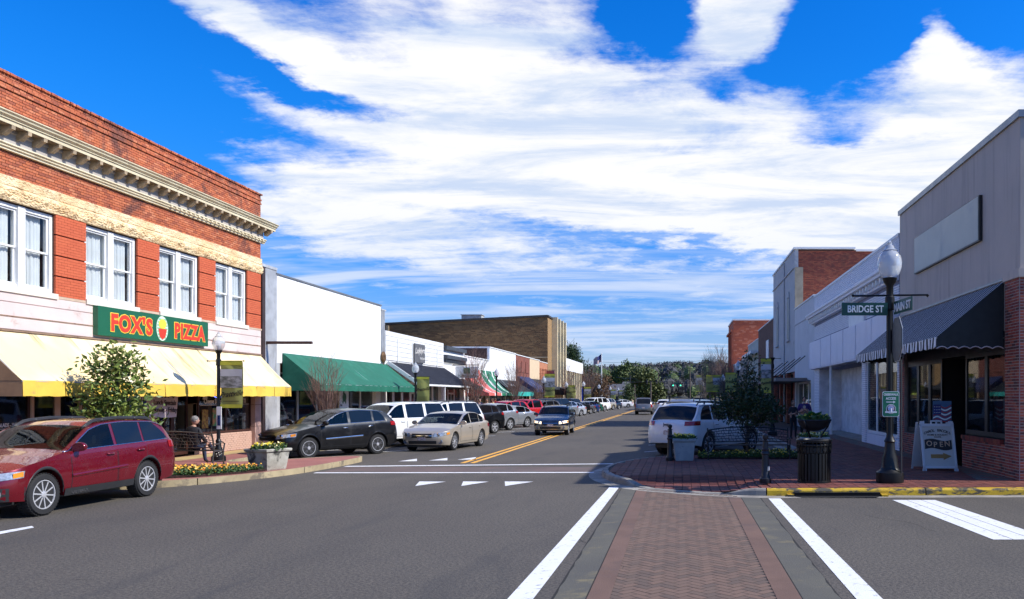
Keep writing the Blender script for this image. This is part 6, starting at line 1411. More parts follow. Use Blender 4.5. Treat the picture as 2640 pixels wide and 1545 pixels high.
flowers(bw_, lambda a, b: (a-cx)**2+(b-cy)**2 < .15, (cx-.4, cx+.4, cy-.4, cy+.4), 1.44, 120, .14, YPANSY, .35, 8, .06)
mb = MB(); rr = random.Random(4)
for k in range(46):
    a_ = rr.uniform(0, 2*pi); l = rr.uniform(.14, .26); el_ = rr.uniform(.3, 1.3); d = Vector((cos(a_)*cos(el_), sin(a_)*cos(el_), sin(el_))); s = Vector((-sin(a_), cos(a_), 0))*l*.36; c = Vector((cx-.05+rr.uniform(-.12, .12), cy, 1.44)); n_ = d.cross(s).normalized()*.02
    mb.add([c, c+d*l*.45+s*.8+n_, c+d*l*.85+s, c+d*l*1.1-n_, c+d*l*.85-s, c+d*l*.45-s*.8+n_, c+d*l*.6], [(0, 1, 6, 5), (1, 2, 6), (2, 3, 6), (3, 4, 6), (4, 5, 6)])
mb.build('cabbage_leaves', mat('cabbage_green', (.045, .16, .02), .5, var=.3, rnd=[(.045, .17, .02), (.06, .2, .03), (.03, .12, .02)]), bw_, kind='stuff')
# ---- benches
def bench(x, y, rz, L, label, m):
    t = thing('bench', label, 'bench', (x, y, .15), rz, None)
    def B(mb, nm): return mb.build(nm, m, t, smooth=40, world=False)
    for sx_ in (-1, 1):
        mb = MB(); X = sx_*L/2
        mb.tube([(X, -.30, .0), (X, -.27, .25), (X, -.22, .42), (X, -.26, .7), (X, -.34, .92)], .022, 6)
        mb.tube([(X, .28, .0), (X, .22, .2), (X, .24, .42), (X, .30, .60), (X, .16, .66), (X, -.02, .60), (X, -.24, .62)], .02, 6)
        for q in range(3): mb.tube([(X, -.08+.11*q+.055*cos(a_)*(1-a_/9), .30+.09*q*.3+.075*sin(a_)*(1-a_/9)) for a_ in [i*.6 for i in range(11)]], .009, 4)
        mb.tube([(X, -.22, .42), (X, .24, .42)], .018, 6); mb.tube([(X, -.25, .15), (X, .25, .15)], .012, 5); B(mb, 'leg')
    for k in range(6): y_ = -.18+.075*k; mb = MB(); mb.box(-L/2, L/2, y_-.03, y_+.03, .425-.012*sin(pi*k/5), .445-.012*sin(pi*k/5)); B(mb, 'seat_slat')
    mb = MB(); n = 24
    top = lambda u: .86+.10*(1-(2*u-1)**2); yb = lambda z: -.24-.12*(z-.45)/.45
    mb.tube([(-L/2+L*i/n, yb(top(i/n)), top(i/n)) for i in range(n+1)], .02, 6); mb.tube([(-L/2, yb(.5), .52), (L/2, yb(.5), .52)], .016, 6); B(mb, 'back_rail')
    mb = MB()
    for r in range(1, 5):
        mb.tube([(-L/2+L*i/n, yb(.52), .52+(top(i/n)-.52)*r/5+.012*sin(i*1.3+r*2)) for i in range(n+1)], .009, 4)
        for i in range(int(L/.11)):
            u = (i+.5*(r % 2))/(L/.11); z0 = .52+(top(u)-.52)*r/5; z1 = .52+(top(u)-.52)*(r+1)/5; mb.tube([(-L/2+L*u, yb(z0), z0), (-L/2+L*u+.03*(1 if i % 2 else -1), yb(z1), z1)], .008, 4)
    for i in range(int(L/.11)): u = i/(L/.11); mb.tube([(-L/2+L*u, yb(.52), .52), (-L/2+L*u+.03, yb(.58), .52+(top(u)-.52)/5)], .008, 4)
    mb.tube([(.18*cos(a_), yb(.7)-.012, .70+.09*sin(a_)) for a_ in [2*pi*i/16 for i in range(17)]], .012, 5); B(mb, 'back_lattice'); return t
bench(-13.55, 22.4, 0, 2.1, 'cast iron lattice bench with a man sitting on its right end', mat('iron_pewter', (.11, .10, .085), .35, .5, var=.3))
bench(2.08, 25.0, pi, 2.45, 'dark iron lattice bench in front of the flower bed on the right corner', mat('iron_dark', (.006, .007, .011), .5))
# ---- sandwich board and flag print
af = thing('sandwich_board', 'white sandwich board reading OPEN with a gold arrow on the brick corner', 'sandwich board', (6.5, 21, .15)); fo = Vector((6.62, 20.95, .15)); ax = Vector((1, -.05, 0)).normalized(); lean = Vector((-.04, .17, 1)).normalized(); nn_ = ax.cross(lean)
def AF(u, v, d=0): return fo+ax*u+lean*v+nn_*d
FRW = mat('board_frame', (.60, .60, .60), .5, var=.08); mb = MB()
wb, wt = .42, .36
for sg_ in (-1, 1): mb.obox(AF(sg_*(.40), .62), ax*.028+lean*0, nn_*.02, lean*.62-ax*sg_*.035*0)
mb.obox(AF(0, .10), ax*.40, nn_*.02, lean*.03); mb.obox(AF(0, 1.18), ax*.42, nn_*.02, lean*.035); mb.obox(AF(0, 1.285), ax*.14, nn_*.018, lean*.018)
for q in (-.13, 0, .13): mb.obox(AF(q, 1.24), ax*.018, nn_*.018, lean*.045)
for q in (-.36, .36): mb.obox(AF(q, 1.24), ax*.055, nn_*.018, lean*.04); mb.obox(AF(q*1.1, .03), ax*.05, nn_*.02, lean*.035)
mb.build('front_frame', FRW, af)
mb = MB(); mb.obox(AF(0, .64), ax*.375, nn_*.006, lean*.52); mb.build('front_panel', mat('board_face', (.52, .50, .45), .6, var=.04), af)
bl = Vector((-.0, -.30, 1)).normalized(); bo_ = AF(-.1, 1.25)+Vector((0, .03, 0)); mb = MB(); foot = Vector((6.5, 21.72, .15)); dv = (bo_-foot)
for sg_ in (-1, 1): mb.obox((bo_+foot)/2+ax*.38*sg_+Vector((0, 0, 0)), ax*.025, dv.cross(ax).normalized()*.015, dv/2)
mb.obox((bo_+foot)/2, ax*.36, dv.cross(ax).normalized()*.006, dv/2*.9); mb.build('rear_frame', FRW, af)
def aft(s, u, v, sz, m, bold=.003, wid=1, up=None, axx=None): text('lettering', s, sz, m, af, AF(u, v, .012), axx or ax, lean, wid=wid, bold=bold, ext=.002)
for i, ch in enumerate('CAROL BROOKS'):
    q = (i-5.5)/5.5; 
    if ch != ' ': aft(ch, q*.31, 1.04-.07*q*q, .095, BLK, .002, 1, None, (ax+lean*(-.35*q)).normalized())
aft('HOME & HOLIDAY', 0, .925, .062, BLK, .001); aft('SHOPPE', 0, .87, .05, BLK, .001)
mb = MB(); tp = [(-.34+.68*i/20, .80+.03*sin(i/20*2*pi)) for i in range(21)]; bt = [(-.34+.68*i/20, .56+.03*sin(i/20*2*pi)) for i in range(21)]
mb.grid([[AF(u, v, .011) for u, v in bt], [AF(u, v, .011) for u, v in tp]]); mb.build('black_band', BLK, af)
for i, ch in enumerate('OPEN'): text('lettering', ch, .19, mat('peach_letter', (.55, .36, .22), .6), af, AF(-.225+.15*i, .70-.008*i-.02*sin(i*1.4), .016), ax, lean, bold=.003, ext=.002)
mb = MB(); mb.extr([(-.21, .33), (.10, .33), (.10, .285), (.31, .38), (.10, .47), (.10, .43), (-.21, .43)], AF(0, 0, .01), ax, lean, nn_*.006); mb.build('arrow', mat('gold_arrow', (.36, .20, .05), .6), af)
fl_ = thing('flag_print', 'small printed flag picture standing behind the sandwich board', 'flag', (6.75, 21.6, .15)); F0 = Vector((6.72, 21.9, 1.38)); fax = Vector((.985, -.17, 0)).normalized(); fup = Vector((0, .0, 1))
mb = MB(); mb.obox(F0+fax*.23+fup*.27, fax*.235, (0, .008, 0), fup*.275); mb.build('card', mat('flag_sky', (.05, .14, .28), .6, var=.3), fl_)
for k in range(7):
    mb = MB(); a0, b0_ = [], []
    for i in range(13): u = .0+.46*i/12; v = .02+.075*k*.8+.04*sin(i*.6); a0.append(F0+fax*u+fup*(v)+Vector((0, -.012, 0))); b0_.append(F0+fax*u+fup*(v+.034)+Vector((0, -.012, 0)))
    mb.grid([a0, b0_]); mb.build('stripe', mat('flag_red', (.35, .03, .04), .6) if k % 2 == 0 else SGT, fl_)
mb = MB(); mb.obox(F0+fax*.10+fup*.32+Vector((0, -.016, 0)), fax*.1, (0, .002, 0), fup*.13); mb.build('canton', mat('flag_blue', (.02, .03, .16), .6), fl_)
for i in range(4):
    for j in range(3): mb = MB(); mb.obox(F0+fax*(.03+.045*i)+fup*(.24+.075*j)+Vector((0, -.02, 0)), fax*.008, (0, .001, 0), fup*.008); mb.build('star', SGT, fl_)
mb = MB(); mb.tube([F0+fax*.2, (6.92, 21.9, .15)], .012, 5); mb.build('stake', BLACK, fl_)
# ------------------------------------------------------------ flag on its pole
fp = thing('flagpole', 'tall white flagpole far down the street flying a striped flag', 'flagpole', (-17, 180, 0)); mb = MB(); mb.lathe([(.16, 0), (.13, 6), (.09, 11.2), (.16, 11.25), (.16, 11.4), (.01, 11.5)], (-17, 180, 0), 10); mb.build('pole', WHITE, fp, smooth=40)
for k in range(13):
    mb = MB(); r0, r1 = [], []
    for i in range(13):
        u = -1.75*i/12; dz = -.9*(i/12)**1.2+.12*sin(i*.9); z = 11.0-.125*(12-k)*1.0; r0.append((-17+u, 180+.3*sin(i*.8), z+dz)); r1.append((-17+u, 180+.3*sin(i*.8), z+.125+dz))
    mb.grid([r0, r1]); mb.build('flag_stripe', mat('flag_red', (.35, .03, .04)) if k % 2 == 0 else SGT, fp)
mb = MB(); r0, r1 = [], []
for i in range(7):
    u = -.85*i/6; dz = -.9*(i/12)**1.2+.12*sin(i*.9); r0.append((-17+u, 179.9+.3*sin(i*.8), 10.25+dz)); r1.append((-17+u, 179.9+.3*sin(i*.8), 11.13+dz))
mb.grid([r0, r1]); mb.build('canton', mat('flag_blue', (.02, .03, .16)), fp)
mb = MB(); mb.grid([[(-17.1, 180.05, 5.0), (-17.1, 180.1, 6.0)], [(-17.7, 180.05, 4.9), (-17.6, 180.1, 5.8)]]); mb.build('lower_flag', BRED, fp)
# ------------------------------------------------------------ trees and plants
def leafmat(name, c1, c2, c3, rough=.5):
    m = mat(name, c1, rough, vs=1.2, var=.3, rnd=[c1, c2, c3]); b = m.node_tree.nodes['Principled BSDF']; b.inputs['Specular IOR Level'].default_value = .4; return m
BARK = mat('bark', (.14, .11, .085), .9, vs=4, var=.4, bump=.6, bs=20)
def tree(x, y, z0, blobs, nleaf, leaf, lm, label, name='small_tree', trunk=.05, cat='tree', seed=1, group=None, narrow=.34, clump=9, stems=7, spread=1.0):
    t = thing(name, label, cat, (x, y, z0), 0, group); rr = random.Random(seed)
    cz = max(b_[2]+b_[3]*.4 for b_ in blobs); mb = MB(); mb.tube([(x, y, z0-.1), (x+.02, y, z0+(cz-z0)*.35), (x-.02, y+.02, z0+(cz-z0)*.7), (x, y, cz)], [trunk, trunk*.8, trunk*.5, trunk*.15], 8)
    for b_ in blobs:
        for k in range(stems):
            a_ = rr.uniform(0, 2*pi); e = Vector((b_[0]+cos(a_)*b_[3]*.75, b_[1]+sin(a_)*b_[3]*.75, b_[2]+rr.uniform(-.3, .7)*b_[4])); s = Vector((x, y, max(z0+.3, e.z-b_[3]*1.1))); mb.tube([s, s.lerp(e, .5)+Vector((0, 0, .05)), e], [trunk*.35, trunk*.22, trunk*.06], 4, cap=False)
    mb.build('trunk', BARK, t, smooth=True)
    tot = sum(b_[3]**2*b_[4] for b_ in blobs); N = nleaf; P = []
    V = np.zeros((0, 3)); vs = []; fs = []
    for b_ in blobs:
        nc = int(N/clump*b_[3]**2*b_[4]/tot)+1
        for _ in range(nc):
            while True:
                d = Vector((rr.gauss(0, 1), rr.gauss(0, 1), rr.gauss(0, 1)));
                if d.length > .1: break
            d.normalize(); rad = rr.uniform(.25, 1)**.55*(1+.22*sin(d.x*5+d.z*7+seed)*cos(d.y*6-d.z*4))
            c = Vector((b_[0]+d.x*b_[3]*rad, b_[1]+d.y*b_[3]*rad, b_[2]+d.z*b_[4]*rad))
            dirn = (d+Vector((rr.uniform(-.5, .5), rr.uniform(-.5, .5), rr.uniform(.0, .8)))).normalized()
            for q in range(clump):
                l = leaf*rr.uniform(.6, 1.15); o = c+Vector((rr.gauss(0, 1), rr.gauss(0, 1), rr.gauss(0, 1)))*leaf*.75*spread
                e = (dirn*.5+Vector((rr.uniform(-1, 1), rr.uniform(-1, 1), rr.uniform(-.7, .9)))).normalized(); s = e.cross(Vector((rr.uniform(-1, 1), rr.uniform(-1, 1), rr.uniform(-1, 1)))).normalized()*l*narrow*.5; n_ = e.cross(s).normalized()*l*.08
                i = len(vs); vs += [o, o+e*l*.45+s+n_, o+e*l, o+e*l*.45-s+n_]; fs.append((i, i+1, i+2)); fs.append((i, i+2, i+3))
    me = bpy.data.meshes.new('crown'); me.from_pydata([tuple(v-Vector((x, y, z0))) for v in vs], [], fs); me.materials.append(lm); link(bpy.data.objects.new('crown', me), t)
    return t
MAG = leafmat('magnolia_leaf', (.16, .21, .035), (.24, .28, .06), (.07, .12, .022), .4)
tx, ty = -13.5, 19.85
tree(tx, ty, .15, [(tx+.05, ty, 1.5, .76, .42), (tx-.35, ty, 1.75, .5, .4), (tx+.1, ty, 2.25, .55, .45), (tx-.5, ty, 2.75, .3, .2), (tx+.45, ty, 2.85, .3, .22), (tx-.12, ty, 3.0, .33, .36), (tx+.0, ty, 2.6, .35, .3)], 2500, .18, MAG, 'young broadleaf evergreen tree in front of the yellow awning', trunk=.04, seed=3, narrow=.42)
LIV = leafmat('dark_oak_leaf', (.028, .055, .014), (.04, .075, .02), (.018, .038, .012), .45)
tx, ty = 2.1, 25.75
tree(tx, ty, .15, [(tx-.05, ty, 1.85, .95, .42), (tx+.35, ty, 1.7, .75, .4), (tx-.55, ty, 1.65, .5, .33), (tx+.05, ty, 2.45, .52, .42), (tx+.1, ty, 3.05, .28, .34), (tx+.62, ty, 1.35, .4, .26), (tx, ty, 1.25, .6, .2)], 4600, .12, LIV, 'small dark leaved tree in the flower bed behind the right bench', trunk=.045, seed=5, narrow=.5)
TWIG = mat('twig_bark', (.18, .10, .075), .9, vs=3, var=.3, rnd=[(.2, .115, .085), (.15, .085, .065), (.24, .15, .12)]); TWG = mat('grey_twig', (.17, .145, .125), .9, var=.3)
def bare(x, y, z0, h, r, label, n=16, m=TWIG, seed=1, name='bare_tree', th=.018, sub=7, upright=1.0, clear=.25, group='leafless street trees'):
    t = thing(name, label, 'tree', (x, y, z0), 0, group); rr = random.Random(seed); mb = MB(); tr = MB()
    tr.tube([(x, y, z0-.1), (x, y, z0+h*clear)], [th*2.8, th*2.2], 7); tr.build('trunk', m, t, smooth=True)
    for k in range(n):
        a_ = 2*pi*k/n+rr.uniform(-.3, .3); R = r*rr.uniform(.15, 1); hh = h*(1-.35*(R/r)**2)*rr.uniform(.85, 1.02)
        pts = []; s = Vector((x, y, z0+h*clear*rr.uniform(.6, 1)))
        for i in range(6):
            q = i/5; pts.append(s+Vector((cos(a_)*R*q**.75, sin(a_)*R*q**.75, (hh-(s.z-z0))*q))+Vector((rr.uniform(-1, 1), rr.uniform(-1, 1), 0))*.03*h/4*(i > 0))
        mb.tube(pts, [th*(1-.8*i/5) for i in range(6)], 5, cap=False)
        for j in range(sub):
            q = rr.uniform(.2, .92); i = int(q*5); b_ = pts[i].lerp(pts[min(5, i+1)], q*5-i); a2 = a_+rr.uniform(-1.6, 1.6); l = h*rr.uniform(.10, .26)*(1.1-q*.6); d = Vector((cos(a2)*.45/upright, sin(a2)*.45/upright, rr.uniform(.6, 1))).normalized()
            e = b_+d*l; mb.tube([b_, b_+d*l*.5+Vector((0, 0, .01)), e], [th*.35, th*.25, th*.12], 4, cap=False)
            for w_ in range(3):
                d2 = (d+Vector((rr.uniform(-.7, .7), rr.uniform(-.7, .7), rr.uniform(-.1, .6)))).normalized(); b2_ = b_.lerp(e, rr.uniform(.3, 1)); mb.tube([b2_, b2_+d2*l*.45], [th*.2, th*.09], 3, cap=False)
    mb.build('crown', m, t); return t
bare(-13.1, 30.6, .15, 3.85, .72, 'leafless upright tree in front of the long green awning', 20, seed=1, th=.017, sub=9)
bare(-13.2, 53, .15, 5.3, .95, 'reddish leafless tree in front of the pink awning', 26, seed=2, th=.022, sub=11)
bare(-13.2, 66.5, .15, 5.0, 1.1, 'leafless tree in front of the black and turquoise awning', 26, seed=3, th=.022, sub=10)
bare(-13.3, 78, .15, 4.0, .9, 'leafless tree beside the navy awning', 16, seed=4, th=.025)
bare(-13.3, 98, .15, 6.0, 1.6, 'leafless tree at the corner of the tall brown building', 16, seed=9, th=.03)
bare(-14.5, 128, .15, 6.5, 1.8, 'leafless tree at the end of the tan building', 16, seed=10, th=.035)
for k, (x, y, h, r, lb) in enumerate([(4.9, 92, 7.6, 1.6, 'leafless tree on the right pavement, nearest the red brick building'), (5.0, 104, 8.6, 1.2, 'tall leafless tree left of the red brick building front'), (4.6, 125, 9.5, 1.5, 'pale leafless tree rising above the right row'), (4.4, 78, 4.8, 1.2, 'short leafless tree behind the lime banners'), (4.2, 140, 7, 2.2, 'brownish leafless tree far along the right pavement')]):
    bare(x, y, .15, h, r, lb, 26, TWG if k else TWIG, 20+k, th=.035, sub=9)
EVG = leafmat('evergreen_far', (.065, .10, .024), (.09, .125, .03), (.042, .07, .018), .6); OLV = leafmat('olive_far', (.11, .12, .025), (.085, .11, .025), (.06, .08, .02), .6); RUST = leafmat('rusty_leaf', (.15, .075, .03), (.11, .06, .025), (.19, .11, .05), .7); PINE = leafmat('pine_far', (.04, .075, .025), (.055, .095, .03), (.025, .05, .018), .6)
def Xat(u, y): return (u-VPU)*y/FPX
def Zat(v, y): return CAMH+(HORV-v)*y/FPX
Y = 232
tree(Xat(1625, Y), Y, 0, [(Xat(1612, Y), Y, 5.5, 4.6, 4.5), (Xat(1618, Y), Y-1, 9.0, 2.4, 2.4), (Xat(1648, Y), Y, 5.8, 4.0, 3.8), (Xat(1590, Y), Y, 5.0, 2.8, 3.6)], 9000, .8, EVG, 'large dark evergreen tree mass beyond the crossroads', 'evergreen_tree', .4, seed=11, narrow=.7, stems=2)
Y = 215
tree(Xat(1668, Y), Y, 0, [(Xat(1660, Y), Y, 4.8, 3.4, 4.2), (Xat(1690, Y), Y, 2.8, 2.6, 3.0), (Xat(1640, Y), Y, 6.3, 2.2, 2.2)], 6000, .7, OLV, 'olive green bushy tree right of the dark evergreen', 'evergreen_tree', .35, seed=12, narrow=.7, stems=2)
Y = 150
tree(Xat(1630-12, Y)+.0, Y+25, 0, [(Xat(1620, 175), 175, 2.2, 1.2, 2.2), (Xat(1620, 175), 175, 3.6, .7, 1.3)], 1400, .4, EVG, 'small conical evergreen beside the grey roofed house', 'evergreen_tree', .15, seed=14, narrow=.6, stems=2)
Y = 165
for k, (u, v, r) in enumerate([(1532, 985, 3.0), (1515, 965, 2.4), (1550, 990, 2.6), (1500, 1000, 2.0)]): pass
tree(Xat(1530, Y), Y, 0, [(Xat(1530, Y), Y, 3.8, 3.0, 3.0), (Xat(1516, Y), Y, 5.6, 2.2, 2.2), (Xat(1553, Y), Y, 3.6, 2.4, 2.6), (Xat(1502, Y), Y, 3.0, 1.8, 2.4)], 3200, .42, RUST, 'tall rusty brown half bare tree beside the flagpole', 'oak_tree', .3, seed=15, narrow=.5, stems=14)
bare(Xat(1522, Y), Y-2, 0, 9.6, 3.6, 'grey bare branches rising out of the rusty tree', 26, TWG, 31, 'bare_tree', .05, 10, .6)
bare(Xat(1590, 240), 240, 0, 9.5, 4.2, 'grey bare tree between the flag and the evergreen', 22, TWG, 32, 'bare_tree', .06, 9, .6)
Y = 150
tree(Xat(1470, Y), Y, 0, [(Xat(1466, Y), Y, 9.6, 2.0, 1.5), (Xat(1482, Y), Y, 8.1, 1.6, 1.0), (Xat(1496, Y), Y, 7.2, 1.2, .9), (Xat(1474, Y), Y, 10.3, 1.3, .8)], 3600, .5, PINE, 'dark pine rising behind the tan building', 'pine_tree', .25, seed=16, narrow=.3)
# wooded hillside far away
g = MB(); rows = []
for j in range(12):
    r = []
    for i in range(60):
        x = -700+i*24; y = 420+j*50; h = 2+26*exp(-((x-70)/330)**2)*(j/11)**.9+6*sin(x*.013+1)*(j/11)*.6; r.append((x, y, max(-.04 if j == 0 else 0, h if j else -.04)))
    rows.append(r)
g.grid(rows[::-1][::-1]); struct('hill', g, mat('hill_ground', (.09, .08, .05), .95, vs=.02))
rr = random.Random(77); vs = []; fs = []; vs2 = []; fs2 = []
def hillz(x, y): j = (y-420)/50; return max(0, 2+26*exp(-((x-70)/330)**2)*(max(0, j)/11)**.9+6*sin(x*.013+1)*(j/11)*.6)
def wood(n, m, nm, xr, yr, hr, leafs, seed, label, lf=28, lsz=1.6):
    rr = random.Random(seed); vs = []; fs = []
    for _ in range(n):
        y = rr.uniform(*yr); x = rr.uniform(*xr); z = hillz(x, y) if y > 420 else 0; H = rr.uniform(*hr); R = H*rr.uniform(.28, .42)
        for q in range(lf):
            d = Vector((rr.gauss(0, 1), rr.gauss(0, 1), rr.gauss(0, 1))).normalized(); c = Vector((x+d.x*R, y+d.y*R, z+H*.62+d.z*H*.38)); l = lsz*rr.uniform(.6, 1.3); e = Vector((rr.uniform(-1, 1), rr.uniform(-1, 1), rr.uniform(-.4, 1))).normalized(); s = e.cross(Vector((rr.uniform(-1, 1), rr.uniform(-1, 1), rr.uniform(-1, 1)))).normalized()*l*.45
            i = len(vs); vs += [c-e*l*.5, c+s, c+e*l*.5, c-s]; fs.append((i, i+1, i+2, i+3))
        i = len(vs); k0 = [Vector((x+R*.82*cos(a_)*sin(b_)*rr.uniform(.85, 1.1), y+R*.82*sin(a_)*sin(b_), z+H*.60+H*.34*cos(b_)*rr.uniform(.9, 1.05))) for b_ in (.35, .9, 1.5, 2.2, 2.8) for a_ in [2*pi*q/7 for q in range(7)]]; vs += k0; fs += [(i+r_*7+q, i+r_*7+(q+1) % 7, i+(r_+1)*7+(q+1) % 7, i+(r_+1)*7+q) for r_ in range(4) for q in range(7)]; fs.append(tuple(i+q for q in range(7)))
        i = len(vs); vs += [Vector((x-.25, y, z)), Vector((x+.25, y, z)), Vector((x, y, z+H*.8))]; fs.append((i, i+1, i+2))
    me = bpy.data.meshes.new(nm); me.from_pydata([tuple(v) for v in vs], [], fs); me.materials.append(m); o = link(bpy.data.objects.new(nm, me)); tag(o, label, 'woodland', kind='stuff')
WGR = leafmat('winter_wood', (.060, .062, .060), (.045, .045, .05), (.085, .078, .072), .8)
wood(620, WGR, 'winter_woodland', (-180, 230), (430, 900), (9, 15), 0, 1, 'grey leafless woodland on the far hillside', 80, 1.15)
wood(260, EVG, 'pine_woodland', (-180, 230), (430, 900), (9, 16), 0, 2, 'dark green pines scattered through the far hillside woodland', 80, 1.2)
wood(60, WGR, 'roadside_woodland', (-60, 40), (300, 400), (6, 10), 0, 3, 'grey brown trees at the far end of the road', 140, .55)
wood(26, EVG, 'roadside_evergreens', (-34, 30), (290, 400), (5, 9), 0, 4, 'dark evergreens at the far end of the road', 160, .6)
# ------------------------------------------------------------ far houses, signals, poles, wires
ROOF = mat('grey_shingle', (.11, .11, .125), .9, var=.25, vs=6, bump=.3)
def house(x, y, w_, d_, h, rh, wm, label, z=0):
    t = thing('house', label, 'house', (x, y, z)); mb = MB(); mb.box(x-w_/2, x+w_/2, y, y+d_, z, z+h); mb.build('wall', wm, t)
    mb = MB(); o = .4; mb.add([(x-w_/2-o, y-o, z+h), (x+w_/2+o, y-o, z+h), (x+w_/2+o, y+d_+o, z+h), (x-w_/2-o, y+d_+o, z+h), (x-w_/2+w_*.2, y+d_/2, z+h+rh), (x+w_/2-w_*.2, y+d_/2, z+h+rh)], [(0, 1, 5, 4), (1, 2, 5), (2, 3, 4, 5), (3, 0, 4), (0, 3, 2, 1)]); mb.build('roof', ROOF, t)
    for k in range(max(2, int(w_/2.5))): mb = MB(); a_ = x-w_/2+.7+k*2.4; mb.box(a_, a_+1.1, y-.05, y+.02, z+h*.35, z+h*.8); mb.build('window', BLKF, t)
    return t
house(Xat(1588, 195), 195, 7.5, 8, 2.6, 2.4, mat('cream_wall', (0, 0, 0)), 'grey roofed cream house beyond the last lamp posts')
h2 = house(Xat(1612, 198), 198, 2.6, 6, 3.0, 2.6, WHITE, 'narrow white gabled house beside the grey roofed house')
house(Xat(1757, 560), 560, 9, 8, 4, 3, WHITE, 'white house low on the wooded hillside', hillz(2, 560)); house(Xat(1778, 600), 600, 9, 8, 4, 3, WHITE, 'small white house on the hillside near the utility pole', hillz(8, 600))
bs = thing('blue_sign', 'blue and white roadside sign beyond the tan building', 'sign', (Xat(1503, 155), 155, 0)); mb = MB(); mb.box(Xat(1497, 155), Xat(1520, 155), 155, 155.2, .9, 3.7); mb.build('board', mat('sign_blue', (.02, .06, .4), .5), bs)
DKM = mat('signal_dark', (.02, .022, .022), .6)
def signal(x, y, z, par, on=True, r=.14):
    mb = MB(); mb.box(x-.2, x+.2, y-.15, y+.15, z-.55, z+.55); b_ = mb.build('signal_head', DKM, par)
    for k, c in enumerate((-.36, 0, .36)): mb = MB(); mb.lathe([(r, 0), (r*.7, -.04), (.01, -.05)], (x, y-.16, z+c), 12, 'y'); mb.build('lens', (mat('green_light', (.05, 1, .5), .3, emit=3) if on and k == 0 else mat('dark_lens', (.03, .02, .02), .3)), b_)
ts = thing('traffic_signal', 'traffic signal mast with two green lights over the road', 'traffic light', (Xat(1812, 205), 205, 0)); yy = 205
mb = MB(); mb.tube([(Xat(1806, yy), yy, 0), (Xat(1806, yy), yy, 6.2)], .14, 8); mb.tube([(Xat(1806, yy), yy, 5.9), (Xat(1728, yy), yy, 5.6)], .08, 6); mb.build('mast', DKM, ts)
for u in (1735.5, 1754.5): signal(Xat(u, yy), yy, 5.1, ts)
mb = MB(); mb.box(Xat(1738, yy), Xat(1752, yy), yy-.1, yy, 5.0, 5.5); mb.build('name_plate', mat('street_sign_green', (0, 0, 0)), ts)
ts = thing('traffic_signal', 'signal mast arm reaching in from the left, seen from behind', 'traffic light', (Xat(1625, 200), 200, 0)); yy = 200
mb = MB(); mb.tube([(Xat(1625, yy), yy, 0), (Xat(1625, yy), yy, 7)], .14, 8); mb.tube([(Xat(1625, yy), yy, 5.4), (Xat(1705, yy), yy, 5.75)], .09, 6); mb.build('mast', DKM, ts); signal(Xat(1693, yy), yy, 5.6, ts, False); signal(Xat(1668, yy), yy, 5.5, ts, False)
def upole(u, v, y, label, arm=True, z=0):
    x = Xat(u, y); h = Zat(v, y); t = thing('utility_pole', label, 'utility pole', (x, y, 0)); mb = MB(); mb.tube([(x, y, 0), (x, y, h)], [.2, .14], 8); mb.build('pole', mat('pole_wood', (.12, .09, .07), .9), t)
    if arm: mb = MB(); mb.box(x-1.15, x+1.15, y-.08, y+.08, h-.55, h-.35); mb.box(x-.9, x+.9, y-.08, y+.08, h-1.1, h-.98); mb.build('crossarm', mat('pole_wood', (0, 0, 0)), t)
    return x, y, h
P1 = upole(1779, 947, 240, 'wooden utility pole with cross arm at the far right junction'); P2_ = upole(1678, 985, 190, 'slim wooden pole in front of the olive tree', False); P3 = upole(1697, 965, 260, 'utility pole behind the olive tree', False); P4 = upole(1709, 985, 270, 'grey pole right of the olive tree', False); P5 = upole(1636, 992, 185, 'short pale pole near the grey roofed house', False)
def wire(a_, b_, sag, label, r=.02):
    mb = MB(); a_, b_ = Vector(a_), Vector(b_); mb.tube([a_.lerp(b_, i/16)-Vector((0, 0, sag*4*(i/16)*(1-i/16))) for i in range(17)], r, 4); tag(mb.build('power_line', BLACK), label, 'power line')
for k, (v0, v1) in enumerate(((933.5, 926), (939, 932), (943, 935))): wire((Xat(1552, 260), 260, Zat(v0, 260)), (Xat(1850, 260), 260, Zat(v1, 260)), .8, ('highest', 'middle', 'lowest')[k]+' of the three long power lines in the sky', .035)
wire((Xat(1590, 200), 200, Zat(973, 200)), (Xat(1778, 240), 240, Zat(958, 240)), 1.2, 'power line crossing in front of the evergreens to the wooden pole', .04); wire((Xat(1700, 200), 200, Zat(985, 200)), (Xat(1776, 240), 240, Zat(962, 240)), .5, 'short power line running up to the wooden pole', .04)
# ---- lamps and banners of the right row
lamp(4.5, 40, 4.55, 'black lamp post without globe and a photo banner on the right pavement', w=1.1, banner=-1, bz=(2.25, 3.85), bw=.50, globe=False, ang=-.0)
for k, (u, y, top, lb) in enumerate([(1903, 60, 930, 'lamp post with lime banner above the small tree'), (1864, 84, 965, 'lamp post with photo banner, second beyond the small tree'), (1843, 106, 975, 'lamp post with lime banner, third beyond the small tree'), (1812, 150, 985, 'farthest lamp post with banner on the right pavement')]):
    lamp(Xat(u, y), y, Zat(top, y), 'black '+lb, w=1.25, banner=-1, bz=(Zat(1010, y), Zat(968 if k else 962, y)), bw=.85+.1*k, plain=k % 2 == 0)
